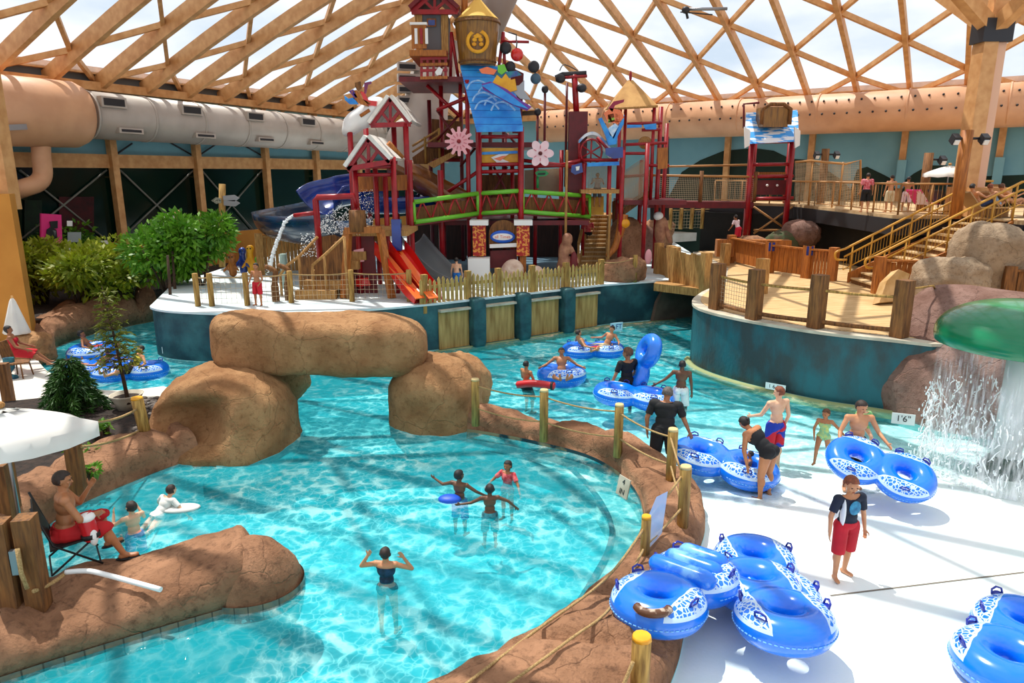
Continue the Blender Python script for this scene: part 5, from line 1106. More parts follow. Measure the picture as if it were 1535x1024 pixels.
# --- right wing: curved white and blue gable, tent roof, scaffold
t = T('barrel_gable', 'red wheel gable with a curved white and blue roof above the timber stairs', 'play house', 900, 250, 28.4)
q = catmull([PY(868,215,28.2), PY(880,204,28.2), PY(895,204,28.2), PY(912,222,28.2), PY(929,242,28.2)], 5)
mb = MB(); mb.rings([[p, p+V((0,2,0)), p+V((0,2,.12)), p+V((0,0,.12))] for p in q], flat=True, caps=True); mb.build('roof_slope', mat('white_blue_roof', (236,240,244), (120,170,226), rough=.5, nscale=3, lo=.5, hi=.6), t, fix=True)
c = PY(886,228,28.1); mb = MB(); mb.tube([c+V((.42*cos(a*pi/8),0,.48*sin(a*pi/8))) for a in range(16)], .04, 6, closed=True)
for a in range(3): mb.tube([c+V((.42*cos(a*pi/3+.5),0,.45*sin(a*pi/3+.5))), c-V((.42*cos(a*pi/3+.5),0,.45*sin(a*pi/3+.5)))], .03, 6)
mb.tube([PY(868,240,28.1), PY(926,240,28.1)], .07, 6); mb.tube([q[0], PY(868,240,28.1)], .05, 6); mb.tube([PY(895,206,28.1), PY(926,240,28.1)], .06, 6); mb.build('gable_truss', M_red, t)
mb = MB(); a, b = PY(880,247,27.9), PY(928,245,27.9); mb.bar(a, b, .12, .14); mb.build('blue_edge', M_blue, t)
for x in (876,914): rpost(t, x, 245, 28.1, zb=PY(x,322,28.1).z, r=.085)
rpost(t, 876, 245, 30, r=.08); rpost(t, 928, 235, 30, r=.08)
t = T('climbing_figure', 'blue cut-out figure with raised arms and a rainbow head above the curved gable', 'figure', 918, 205, 27.8)
for nm_, pts, m_ in (('body',[(897,178),(902,176),(918,206),(932,180),(936,172),(935,186),(926,204),(924,216),(912,218),(908,204)],M_blue),('shirt',[(912,192),(922,185),(928,190),(920,208),(914,202)],mat('pale_blue_print', (150,196,236), (220,230,244), rough=.5, nscale=10)),('head',[(905,170),(915,162),(930,165),(936,176),(926,186),(910,182)],M_orsl),('face',[(911,172),(920,170),(922,182),(912,184)],M_green),('cheek',[(922,170),(930,172),(929,184),(922,184)],M_canvas),('horn',[(912,162),(920,152),(936,149),(935,153),(922,158),(918,168)],mat('crimson', (150,20,60), rough=.4)),('boot',[(908,222),(934,220),(934,236),(920,238),(908,232)],M_bluefl)): cut(nm_, pts, 27.7, .12, m_, t)
t = T('tent_roof', 'tan pyramid tent roof with a small red finial over the right wing', 'roof', 955, 160, 29)
p, a, b = PY(945,120,29.6), PY(912,162,28.6), PY(986,158,28.6); c, d = b+V((.1,2.2,.1)), a+V((.1,2.2,.1))
mb = MB(); mb.add([p+V((-.1,0,0)),p+V((.1,0,0)),b,c,d,a], [(0,5,2,1),(1,2,3),(0,1,3,4),(0,4,5),(5,4,3,2)]); mb.build('canvas', mat('tan_canvas', (206,160,96), (178,130,72), rough=.8, nscale=2), t, fix=True)
mb = MB(); mb.tube([a-V((0,0,.03)), b-V((0,0,.03))], .05, 6); mb.build('hem', M_wood, t); mb = MB(); mb.ball(p+V((0,0,.15)), (.06,.06,.2)); mb.build('finial', M_red, t)
for x, y in ((930,28.7),(981,28.7),(938,30.6),(992,30.6)): rpost(t, x, 160, y, zb=PY(x,300,y).z, r=.07)
t = T('scaffold', 'red scaffold of crossing bars right of the curved gable', 'climbing frame', 960, 300, 29)
for x, top, y in ((934,225,28),(971,215,28),(991,160,29.5),(1000,185,31),(962,240,30.5)): rpost(t, x, top, y, zb=IZ, r=.09)
for a, b in (((934,230),(972,230)),((936,217),(1000,214)),((940,186),(992,184)),((962,195),(990,194)),((934,265),(972,262)),((971,248),(1003,248)),((928,222),(936,230))): beam(t, a, b, 28.6, .06)
cut('blue_banner', [(940,187),(962,187),(962,191),(940,192)], 28.4, .05, M_blue, t); cut('blue_banner', [(964,187),(984,185),(984,194),(968,194)], 28.4, .05, M_blue, t)
cut('slat_panel', [(986,222),(1001,221),(1001,252),(986,254)], 28.5, .08, M_orange, t)
cut('dark_panel', [(990,205),(1003,205),(1003,330),(975,330),(975,300),(990,290)], 33.2, .06, M_black, t)
mb = MB(); mb.ball(PY(967,214,29), (.28,.2,.25)); mb.build('knob', M_wood, t)
deck(t, 4.4, 6.9, 28.2, 31, PY(950,300,28.4).z, M_dred)
t = T('climbing_net', 'tan sloping climbing net tube left of the netted bridge', 'net', 950, 290, 29)
def qnet(mb, a, b, c, d, n, k, r=.012):
    for i in range(n+1):
        f = i/n; mb.tube([a+(b-a)*f, d+(c-d)*f], r, 3, caps=False)
    for j in range(k+1):
        f = j/k; mb.tube([a+(d-a)*f, b+(c-b)*f], r, 3, caps=False)
for q4, lb in ((((934,262),(970,238),(970,290),(934,312)),'net_side'),(((936,256),(972,232),(975,284),(938,306)),'net_side')):
    mb = MB(); yy = 28.4 if lb == 'net_side' and q4[0][0] == 934 else 29.6; qnet(mb, *[PY(x,y_,yy) for x, y_ in q4], 22, 20, .008); mb.build(lb, M_net, t)
cut('net_floor', [(934,312),(972,288),(972,296),(936,322)], 28.5, 1.0, M_wdark, t)
t = T('net_panel', 'tan net panels closing the platform under the curved gable', 'net', 895, 285, 28.6)
mb = MB(); qnet(mb, *[PY(x,y_,28.6) for x, y_ in ((880,248),(912,247),(912,285),(880,286))], 20, 20, .009); mb.build('net', M_net, t)
mb = MB(); qnet(mb, *[PY(x,y_,29.4) for x, y_ in ((786,256),(840,253),(840,285),(786,287))], 30, 16, .009); mb.build('net', M_net, t)
deck(t, PY(870,290,28.2).x, PY(932,290,28.2).x, 28.0, 31, PY(900,284,28.2).z-.0, M_wood, .15)
t = T('blue_eye_board', 'blue board with a white eye beside the curved gable', 'board', 865, 255, 27.6); cut('board', [(857,248),(872,244),(874,258),(862,262),(856,258)], 27.6, .08, M_bluefl, t); cut('eye', [(863,250),(869,249),(868,255),(864,256)], 27.5, .05, M_white, t)
t = T('green_mask_board', 'green oval mask board on the middle platform', 'board', 812, 260, 27.8); cut('board', [(802,259),(806,256),(818,256),(823,260),(818,264),(806,265)], 27.8, .08, mat('emerald', (30,150,80), rough=.4), t); cut('slot', [(806,260),(818,259),(817,262),(807,262)], 27.7, .05, M_black, t); rpost(t, 806, 264, 27.9, zb=PY(806,282,27.9).z, r=.05, m=MATS['emerald'])
# --- timber stair of the island
t = T('timber_stairs', 'broad timber stairs climbing from the island floor to the platform', 'staircase', 888, 400, 30)
zt = PY(897,322,32.2).z; n = 13; xb0, xb1, xt0, xt1 = PY(866,400,29.4).x, PY(908,400,29.4).x, PY(884,322,32.2).x, PY(914,322,32.2).x
for i in range(n):
    f = i/n; y = 29.4+2.8*f; z = IZ+(zt-IZ)*(i+1)/n; x0 = xb0+(xt0-xb0)*f; x1 = xb1+(xt1-xb1)*f; mb = MB(); mb.bx(x0,x1,y,y+.26,z-.05,z); mb.build('tread', M_tread, t); mb = MB(); mb.bx(x0,x1,y+.03,y+.05,z-.17,z-.05); mb.build('riser', M_wood, t)
for xa, xb in ((xb0,xt0),(xb1,xt1)):
    mb = MB(); mb.slab([(xa,29.3,IZ),(xb,32.2,zt-.3),(xb,32.2,zt+.05),(xa,29.3,IZ+.35)], (.08,0,0)); mb.build('stringer', M_wood, t)
    mb = MB(); mb.bar((xa,29.2,IZ+1.05), (xb,32.2,zt+1.0), .12, .1); mb.build('handrail', M_wood, t)
    for f in (0,.33,.66,1): mb = MB(); x, y, z = xa+(xb-xa)*f, 29.2+3*f, IZ+(zt-IZ)*f; mb.bar((x,y,z), (x,y,z+1.05), .1, .1, up=(0,1,0)); mb.build('rail_post', M_wood, t)
cut('side_boards', [(918,302),(934,298),(934,330),(918,345)], 30.5, .1, M_wdark, t)
deck(t, xt0-.5, xt1+.5, 32.1, 34, zt, M_wood)
for i, (x, top, bot, lb) in enumerate(((850,225,360,'tall thin timber pole left of the timber stairs'),(915,290,375,'tall thin timber pole right of the timber stairs'))): q = P(x,bot+35,IZ); qq = PY(x,top,27); post('timber_pole', lb, V((qq.x,27,IZ)), qq.z-IZ, .05, M_wood, group='timber poles by the stairs')
# carved figures and rocks by the stairs
t = T('carved_totem', 'carved brown and pink totem figure left of the timber stairs', 'sculpture', 848, 398, 27); c = PY(848,385,27)
mb = MB(); mb.ball((c.x,27,IZ+.35), (.36,.3,.5)); mb.ball((c.x-.1,27,IZ+.9), (.2,.2,.45)); mb.ball((c.x+.05,26.95,IZ+1.45), (.22,.2,.26)); mb.cap((c.x+.2,26.9,IZ+1.1),(c.x+.45,26.8,IZ+.6),.1,.08); me = remesh(mb, .06, 3); me.materials.append(mat('carved_wood', (176,128,96), (130,80,60), rough=.7, nscale=4)); link('carving', me, t)
mb = MB(); mb.ball((c.x+.3,26.8,IZ+.5), (.16,.1,.5)); mb.build('wing', M_dred, t)
for i, (x, y_, rx, h, m_, lb) in enumerate(((938,402,.75,2.0,M_rock,'tall brown carved rock right of the timber stairs'),(955,392,.7,1.7,M_rockp,'purple brown rock leaning on the tall carved rock'),(985,372,.8,1.6,M_rock,'brown rock at the foot of the red scaffold'),(935,420,.8,.8,M_rock,'low brown rock with a grey patch by the picket fence end'),(965,350,.7,1.5,M_rockp,'rounded rock under the climbing net'))):
    c = P(x,y_,IZ); rock('boulder', lb, (c.x,c.y,IZ+h*.42), (rx,.6,h*.62), seed=60+i, amp=.2, material=m_, nu=40, nv=26, group='rocks by the stairs')
t = T('rock_creature', 'orange and brown lizard figure climbing the tall carved rock', 'sculpture', 928, 350, 28.5)
mb = MB(); q = catmull([PY(934,322,28.2), PY(930,345,28.1), PY(922,370,28), PY(910,385,27.9)], 5); mb.tube(q, [.22-.008*i for i in range(len(q))], 10); mb.build('body', M_orange, t); mb = MB(); mb.ball(PY(935,335,28.1), (.25,.2,.2)); mb.build('head', M_yellow, t)
t = T('rock_creature', 'white capped brown figure at the foot of the red scaffold', 'sculpture', 990, 345, 29); mb = MB(); mb.ball(PY(990,345,29), (.25,.2,.6)); mb.cap(PY(994,330,29), PY(1004,362,28.9), .14, .08); mb.build('body', MATS['carved_wood'], t); mb = MB(); mb.ball(PY(987,324,29), (.2,.18,.18)); mb.build('head', M_white, t)
t = T('flower_ornament', 'pink petal ornament beside the plank bridge', 'ornament', 972, 395, 27.5); mb = MB(); mb.ball(PY(972,385,27.5), (.14,.06,.3)); mb.ball(PY(962,402,27.5), (.2,.06,.14)); mb.build('petal', M_pink, t); mb = MB(); mb.ball(PY(945,402,27), (.16,.08,.14)); mb.ball(PY(940,412,27), (.14,.08,.12)); mb.build('leaf', M_green, t)
# --- netted bridge to the right tower and red tower with bucket
ya, yb_ = 31.5, 32.6
t = T('netted_bridge', 'long level bridge with tan rails and netting leading to the small red tower', 'bridge', 1050, 300, 32)
a, b = PY(972,302,ya), PY(1130,303,yb_); zd = a.z
mb = MB(); mb.slab([a, b, b+V((0,1.6,0)), a+V((0,1.6,0))], (0,0,-.28)); mb.build('walkway', M_dred, t)
for h in (1.12,):
    mb = MB(); mb.tube([a+V((0,0,h)), b+V((0,0,h))], .055, 8); mb.tube([a+V((0,1.6,h)), b+V((0,1.6,h))], .05, 8); mb.build('top_rail', M_tanrail, t)
for f in (0,.48,1):
    c = a+(b-a)*f; mb = MB(); mb.tube([c, c+V((0,0,1.35))], .09, 8); mb.build('rail_post', M_wdark, t)
mb = MB(); qnet(mb, a+V((0,0,.05)), b+V((0,0,.05)), b+V((0,0,1.08)), a+V((0,0,1.08)), 60, 12, .008); mb.build('net', M_net, t)
beam(t, (985,250), (1130,247), 34, .05, M_tanrail)
t = T('red_tower', 'small red tower with blue plank roof and a barrel on top', 'play tower', 1158, 370, 33)
for x, y in ((1128,32.6),(1189,32.6),(1132,34.6),(1186,34.6)): rpost(t, x, 205, y, zb=1.75, r=.13)
for y_ in (213,247,265,298): beam(t, (1128,y_), (1189,y_-1), 32.6, .08)
for a, b in (((1130,310),(1188,350)),((1188,310),(1130,350)),((1130,345),(1188,345))): beam(t, a, b, 33.2, .05, M_tanrail)
cut('brown_panel', [(1134,270),(1184,270),(1184,292),(1134,292)], 33, .06, M_dred, t)
for x in (1150,1165):
    mb = MB(); mb.ball(PY(x,278,32.9), .06); mb.build('knob', M_white, t)
cut('shelf', [(1138,258),(1178,258),(1178,262),(1138,262)], 33.5, .3, M_orange, t)
M_bwl = mat('blue_white_planks', (236,240,246), (60,160,240), rough=.5, nscale=2.2, stretch=(.6,1,5), lo=.46, hi=.5)
mb = MB(); mb.slab([PY(1117,216,32.0), PY(1198,212,32.0), PY(1196,168,33.6), PY(1119,172,33.6)], (0,.1,.1)); mb.build('roof_slope', M_bwl, t, fix=True)
for x in (1119,1194): cut('roof_curl', [(x-3,190),(x+6,196),(x+5,218),(x-2,222)], 31.95, .1, M_white, t)
q = PY(1158,191,32.6); mb = MB(); mb.bx(q.x-.55,q.x+.55,32.3,33.3,q.z,q.z+.85); mb.build('barrel', M_bk, t); mb = MB(); mb.tube([(q.x-.62,32.28,q.z+.1),(q.x-.62,32.28,q.z+.75),(q.x-.3,32.28,q.z+.95),(q.x+.3,32.28,q.z+.95),(q.x+.62,32.28,q.z+.75),(q.x+.62,32.28,q.z+.1)], .09, 8); mb.build('barrel_rim', M_wdark, t)
mb = MB(); mb.tube([PY(1115,192,32.4), PY(1115,156,32.4), PY(1138,154,32.4)], .05, 6); mb.build('spout', M_dred, t)
t = T('netted_walkway', 'tall netted walkway between the small red tower and the sun deck', 'net', 1240, 300, 33)
for q4 in (((1192,305),(1290,318),(1290,243),(1192,243)),((1192,300),(1275,300),(1275,246),(1192,246))):
    mb = MB(); yy = 31.5 if q4[0][1] == 305 else 33.5; qnet(mb, *[PY(x,y_,yy) for x, y_ in q4], 40, 28, .008); mb.build('net', M_net, t)
mb = MB(); mb.tube([PY(1192,243,31.5), PY(1215,241,31.5), PY(1268,246,31.5), PY(1290,240,31.5), PY(1290,312,31.5)], .05, 6); mb.build('rail', M_tanrail, t)
mb = MB(); mb.tube([PY(1192,272,31.4), PY(1290,272,31.4)], .04, 6); mb.build('middle_rail', M_tanrail, t)
for x in (1218,1264): rpost(t, x, 243, 31.5, zb=PY(x,308,31.5).z, r=.045, m=M_tanrail)
# --- lazy walkway with low rope fence at the back
t0 = [P(1004+16*i,341-.4*i,2.0) for i in range(7)]
mb = MB(); mb.slab([P(985,352,1.9), P(1110,345,1.9), P(1110,345,1.9)+V((1,4,0)), P(985,352,1.9)+V((-1,4,0))], (0,0,-.5)); struct(mb.build('floor_ledge', M_conc))
for i, q in enumerate(t0):
    y = min(q.y, 36.5); b = PY(1004+16*i,344-.4*i,36); post('fence_post', ('first','second','third','fourth','fifth','sixth','seventh')[i]+' low post, counted from the red scaffold, of the rope fence under the netted bridge', (b.x,36,b.z), 1.05, .1, M_wood2, group='low posts under the netted bridge')
a, b = PY(1004,344,36), PY(1100,341,36); t = thing('rope_net', 'slack cord net hung between the low posts under the netted bridge', 'net', a); mb = MB(); net(mb, a, b, .05, .85, .14, .006); mb.build('net', M_net, t); mb = MB(); mb.tube([a+V((0,0,.95)), b+V((0,0,.95))], .025, 6); mb.build('top_rope', M_rope, t)
for i, (x, y_, rx, m_, lb) in enumerate(((1130,372,.9,M_rock,'low brown rock at the foot of the small red tower'),(1172,365,.7,mat('moss', (60,84,50), (90,70,50), rough=.9, nscale=4),'mossy rock behind the orange barrier'),(1200,350,.8,M_rockp,'dark rock at the edge of the undercroft'))):
    q = PY(x,y_,31); rock('boulder', lb, (q.x,31,q.z), (rx,.6,.55), seed=80+i, amp=.15, material=m_, nu=32, nv=20, group='rocks under the red tower')
mb = MB(); q = PY(1128,372,29.5); mb.box(q, (3.0,.5,.7), -.1); tag(mb.build('orange_planter', M_orange), 'long orange planter box behind the plank bridge', 'planter')

t = T('roof_camera', 'grey boom with a small camera hanging under the roof lattice', 'camera', 1060, 14, 30)
mb = MB(); mb.tube([PY(1028,14,30), PY(1090,13,30)], .06, 8); mb.build('boom', M_steel, t); mb = MB(); mb.tube([PY(1020,18,30), PY(1068,22,30)], .025, 6); mb.tube([PY(1028,15,30), PY(1031,28,30)], .05, 6); mb.build('bracket', M_dgrey, t); mb = MB(); mb.ball(PY(1028,15,29.9), (.16,.14,.14)); mb.build('housing', M_dgrey, t)
# ================================================================== inflatable tubes
def tubemat(name, dens=15.0, side='y'):
    m = bpy.data.materials.new(name); m.use_nodes = True; nt = m.node_tree; N = nt.nodes; L = nt.links; b = N['Principled BSDF']; b.inputs['Roughness'].default_value = .22; b.inputs['Coat Weight'].default_value = .6; b.inputs['Coat Roughness'].default_value = .1
    tc = N.new('ShaderNodeTexCoord'); sx = N.new('ShaderNodeSeparateXYZ'); L.new(tc.outputs['Object'], sx.inputs[0])
    ab = N.new('ShaderNodeMath'); ab.operation = 'ABSOLUTE'; L.new(sx.outputs[1], ab.inputs[0])
    nz = N.new('ShaderNodeTexNoise'); nz.inputs['Scale'].default_value = 3; L.new(tc.outputs['Object'], nz.inputs['Vector'])
    wv = N.new('ShaderNodeMath'); wv.operation = 'MULTIPLY_ADD'; wv.inputs[1].default_value = .12; L.new(nz.outputs[0], wv.inputs[0]); L.new(ab.outputs[0], wv.inputs[2])
    a1 = N.new('ShaderNodeMath'); a1.operation = 'GREATER_THAN'; a1.inputs[1].default_value = .39; L.new(wv.outputs[0], a1.inputs[0])
    a2 = N.new('ShaderNodeMath'); a2.operation = 'GREATER_THAN'; a2.inputs[1].default_value = .075; L.new(sx.outputs[2], a2.inputs[0])
    e1 = N.new('ShaderNodeMath'); e1.operation = 'LESS_THAN'; e1.inputs[1].default_value = .12; L.new(sx.outputs[2], e1.inputs[0])   # border line of the print
    e2 = N.new('ShaderNodeMath'); e2.operation = 'LESS_THAN'; e2.inputs[1].default_value = .415; L.new(wv.outputs[0], e2.inputs[0])
    vo = N.new('ShaderNodeTexVoronoi'); vo.feature = 'DISTANCE_TO_EDGE'; vo.inputs['Scale'].default_value = dens; L.new(tc.outputs['Object'], vo.inputs['Vector'])
    v1 = N.new('ShaderNodeMath'); v1.operation = 'LESS_THAN'; v1.inputs[1].default_value = .11; L.new(vo.outputs[0], v1.inputs[0])
    mx1 = N.new('ShaderNodeMath'); mx1.operation = 'MAXIMUM'; L.new(v1.outputs[0], mx1.inputs[0]); L.new(e1.outputs[0], mx1.inputs[1])
    mx2 = N.new('ShaderNodeMath'); mx2.operation = 'MAXIMUM'; L.new(mx1.outputs[0], mx2.inputs[0]); L.new(e2.outputs[0], mx2.inputs[1])
    p1 = N.new('ShaderNodeMath'); p1.operation = 'MULTIPLY'; L.new(a1.outputs[0], p1.inputs[0]); L.new(a2.outputs[0], p1.inputs[1])
    p2 = N.new('ShaderNodeMath'); p2.operation = 'MULTIPLY'; L.new(p1.outputs[0], p2.inputs[0]); L.new(mx2.outputs[0], p2.inputs[1])
    ab2 = N.new('ShaderNodeMath'); ab2.operation = 'ABSOLUTE'; L.new(sx.outputs[0], ab2.inputs[0]); a3 = N.new('ShaderNodeMath'); a3.operation = 'LESS_THAN'; a3.inputs[1].default_value = .95; L.new(ab2.outputs[0], a3.inputs[0])
    p3 = N.new('ShaderNodeMath'); p3.operation = 'MULTIPLY'; L.new(p2.outputs[0], p3.inputs[0]); L.new(a3.outputs[0], p3.inputs[1])
    mx = N.new('ShaderNodeMix'); mx.data_type = 'RGBA'; mx.inputs[6].default_value = lin((8,118,236)); mx.inputs[7].default_value = lin((196,224,250)); L.new(p3.outputs[0], mx.inputs[0]); L.new(mx.outputs[2], b.inputs['Base Color'])
    return m
M_tube = tubemat('printed_blue_vinyl')
M_tubep = mat('plain_blue_vinyl', (22,124,236), rough=.22, coat=.6)
M_handle = mat('navy_handle', (8,36,150), rough=.3, coat=.4)
M_seam = mat('seam_blue', (120,190,250), rough=.4)
TUBES = {}
def ringsmesh(cs, R, r, sq=.9, vox=.026, ribs=False):
    mb = MB()
    for c in cs:
        mb.tube([V((c+R*cos(a*2*pi/48), R*sin(a*2*pi/48), 0)) for a in range(48)], r, 20, closed=True)
    if len(cs) > 1: mb.ball((0,0,0), (.12,R*.98,r*.86), None, 16, 12)
    if ribs:
        for x in (-.75,-.45): mb.ball((x,0,.12), (.16,.42,.26), None, 16, 10)
    me = remesh(mb, vox, 5, .5); return me
ME_double = ringsmesh((-.46,.46), .37, .235); ME_double.materials.append(M_tube)
ME_single = ringsmesh((0,), .40, .24); ME_single.materials.append(M_tube)
ME_double_far = ringsmesh((-.46,.46), .37, .235, vox=.045); ME_double_far.materials.append(M_tube)
ME_plain = ME_double_far.copy(); ME_plain.materials.clear(); ME_plain.materials.append(M_tubep)
def seam(cs, R, r, only):
    mb = MB()
    for c in (only,):
        s = 1 if c > 0 else -1; lim = 1.0 if len(cs) > 1 else 9
        pts = [V((c+(R+r+.0)*cos(a*2*pi/60), (R+r)*sin(a*2*pi/60), -.02)) for a in range(61)]
        seg = [p for p in pts if len(cs) == 1 or (p.x*s > .12)]
        if len(cs) > 1: seg.sort(key=lambda p: atan2(p.y, (p.x-c)*s))
        for i in range(0, len(seg)-1):
            mb.tube([seg[i], seg[i]*.35+seg[i+1]*.65], .008, 4)
    return mb
def Mrot(rx, ry, rz): return Matrix.Rotation(rz,4,'Z')@Matrix.Rotation(rx,4,'X')@Matrix.Rotation(ry,4,'Y')
def make_tube(label, loc, rz=0, rx=0, ry=0, kind='double', handles=True, group='blue inflatable tubes', me=None, sc=.92):
    name = 'double_tube' if kind == 'double' else 'single_tube'; t = thing(name, label, 'inflatable tube', loc, 0, group); t.rotation_euler = Mrot(rx,ry,rz).to_euler(); t.scale = (sc,)*3
    cs = (-.46,.46) if kind == 'double' else (0,)
    def ch(o): o.parent = t; return o
    def L_(nm, mesh): o = bpy.data.objects.new(nm, mesh); COL.objects.link(o); o.parent = t; return o
    L_('body', me or (ME_double if kind == 'double' else ME_single))
    if handles:
        if kind not in TUBES:
            mb = MB(); ps = [(-.75,.42),(-.2,.52),(.2,.52),(.75,.42),(-.5,-.5),(.5,-.5)] if kind == 'double' else [(0,.52),(0,-.52),(.4,.35)]
            hs = []
            for x, y in ps:
                c = min(cs, key=lambda c: abs(c-x)); d = V((x-c,y,0)).normalized(); s = V((-d.y,d.x,0)); p = V((c,0,0))+d*.50+V((0,0,.19)); mb = MB()
                mb.tube([p-s*.08, p-s*.07+V((0,0,.06))+d*.02, p+V((0,0,.085))+d*.03, p+s*.07+V((0,0,.06))+d*.02, p+s*.08], .014, 6); mb.ball(p-V((0,0,.005)), (.085,.05,.012), Matrix.Rotation(atan2(s.y,s.x),3,'Z')@Matrix.Rotation(-.6,3,'X'), 12, 6); hs.append(mb.me('handle', M_handle))
            TUBES[kind] = (hs, [seam(cs, .37 if kind == 'double' else .4, .235, c).me('seam', M_seam) for c in cs])
        for h in TUBES[kind][0]: L_('handle', h)
        for h in TUBES[kind][1]: L_('seam', h)
    return t
def tubeat(label, px_, py_, z, **k): return make_tube(label, P(px_,py_,z), **k)
tubeat('upper double tube of the stack on the splash pad', 1152, 903, .46, rz=1.62, rx=0, ry=.12)
tubeat('lower double tube of the stack, mostly hidden under the upper one', 1146, 868, .235, rz=1.55)
pa, pb_ = P(986,902,.62), P(1042,868,.5); dv2 = pb_-pa; TB = make_tube('ribbed double tube with a brown and white grip lying half over the rock border', (pa+pb_)/2, rz=atan2(dv2.y,dv2.x), rx=-.06, ry=.06)
for k, x in enumerate((.12,.42,.7)):
    mb = MB(); mb.cap((x,-.34+.06*k,.2),(x,.36-.06*k,.2),.13,.13,14); o = bpy.data.objects.new('rib', mb.me('rib', mat('pale_blue_vinyl', (120,186,246), (24,120,236), rough=.22, nscale=2.2, coat=.5, lo=.42, hi=.5))); COL.objects.link(o); o.parent = TB
mb = MB(); mb.tube(catmull([V((-.2,-.55,.17)), V((-.08,-.6,.2)), V((.08,-.6,.2)), V((.2,-.55,.17))], 4), .05, 8)
q = [P(x,y,.80) for x, y in ((953,908),(962,916),(978,920),(996,918),(1004,912))]; mb = MB(); mb.tube(catmull(q, 5), [.02]+[.05]*19+[.02], 8); Mi = TB.matrix_basis.inverted(); mb.v = [tuple(Mi@V(p)) for p in mb.v]
o = bpy.data.objects.new('grip', mb.me('grip', mat('brown_white_grip', (92,56,32), (190,170,150), rough=.5, nscale=7, lo=.55, hi=.62))); COL.objects.link(o); o.parent = TB
tubeat('double tube cut off by the corner of the photo on the splash pad', 1525, 968, .22, rz=.75)
T4 = make_tube('printed double tube carried by the man in front of the fountain', PY(1319,702,10.75), rz=-.62, rx=.42, ry=.22, sc=.80)
T5 = tubeat('long double tube floating between the man in black and the woman bending down', 1086, 694, .26, rz=-.5, rx=.05, ry=.12)
tubeat('double tube pulled along by the boys in the black shirt and white shorts', 950, 594, .2, rz=-.2, ry=.08, me=ME_double_far, handles=True)
make_tube('plain blue tube stood on edge behind the boy in the black shirt', PY(963,546,16.9), rz=.18, rx=.1, ry=-1.2, me=ME_plain, handles=False, sc=.78)
tubeat('double tube carrying two riders along the far wall', 889, 525, .12, rz=.08, me=ME_double_far)
tubeat('round tube with one rider in the middle of the river', 842, 562, .14, rz=.3, kind='single', handles=True, sc=1.05)
tubeat('farthest blue tube on the left river by the rock bank', 139, 529, .12, rz=.2, kind='single', handles=False, sc=1.1)
tubeat('blue double tube drifting behind the young conifer', 148, 552, .12, rz=.5, me=ME_double_far, handles=False)
tubeat('blue double tube with a curly haired rider behind the thin tree', 196, 557, .12, rz=.25, me=ME_double_far)
# ================================================================== umbrellas
def umbrella(label, c, zt, R_, zb, n=8, drop=.45, val=.2, tilt=(0,0), m=M_canvas, rot=.2, sqr=1.0):
    t = thing('umbrella', label, 'umbrella', (c[0],c[1],zb)); mb = MB(); K = 5; M = Matrix.Rotation(tilt[0],3,'X')@Matrix.Rotation(tilt[1],3,'Y'); top = V((c[0],c[1],zt)); rr = []
    for k in range(K+1):
        f = k/K; ring = []
        for j in range(n*4):
            a = 2*pi*j/(n*4)+rot; e = cos(pi/n)/cos(((a-rot) % (2*pi/n))-pi/n); r = R_*f*(e**sqr); z = -drop*f**1.25-.03*f*(1-abs(((a-rot) % (2*pi/n))/(pi/n)-1)); ring.append(top+M@V((r*cos(a), r*sin(a), z)))
        rr.append(ring)
    last = [p-M@V((0,0,val)) for p in rr[-1]]; rr.append(last); mb.rings(rr[1:]); o = len(mb.v); mb.v.append(tuple(top)); 
    for j in range(n*4): mb.face((o, j, (j+1) % (n*4)))
    mb.build('canopy', m, t, fix=False); mb = MB(); mb.tube([(c[0],c[1],zb), top], .022, 10); mb.build('pole', M_steel, t); mb = MB(); mb.ball(top+M@V((0,0,.04)), (.06,.06,.05)); mb.build('finial', M_wood, t)
    for j in range(n):
        a = 2*pi*j/n+rot; mb = MB(); mb.tube([top-V((0,0,.06)), top+M@V((R_*.97*cos(a), R_*.97*sin(a), -drop-.03))], .01, 4); mb.build('rib', M_steel, t)
    return t
q = PY(0,612,8.6); umbrella('big white canvas umbrella shading the lifeguard', (q.x,8.6), q.z, 1.08, .38, 6, .32, .2, (-.12,-.06), rot=.35)
q = PY(1424,248,25.2); umbrella('white umbrella on the upper sun deck', (q.x,25.2), q.z, .8, UZ, 8, .28, .1)
t = thing('closed_umbrella', 'folded white umbrella in front of the ochre wall', 'umbrella', P(38,530,.22)); c = P(40,535,.22); mb = MB(); tp = PY(18,446,c.y); b0 = PY(27,500,c.y)
mb.tube([(c.x-.2,c.y,.22), tp+V((0,0,.05))], .03, 8); mb.build('pole', M_wood, t); mb = MB(); rr = []
for f, r in ((0,.02),(.1,.08),(.5,.2),(.95,.34),(1,.3)): rr.append([tp+(b0-tp)*f+V((r*cos(a*pi/10)*(1+.15*cos(a*pi/2)), r*.8*sin(a*pi/10)*(1+.15*cos(a*pi/2)), 0)) for a in range(20)])
mb.rings(rr, caps=True); mb.build('canopy', M_canvas, t)
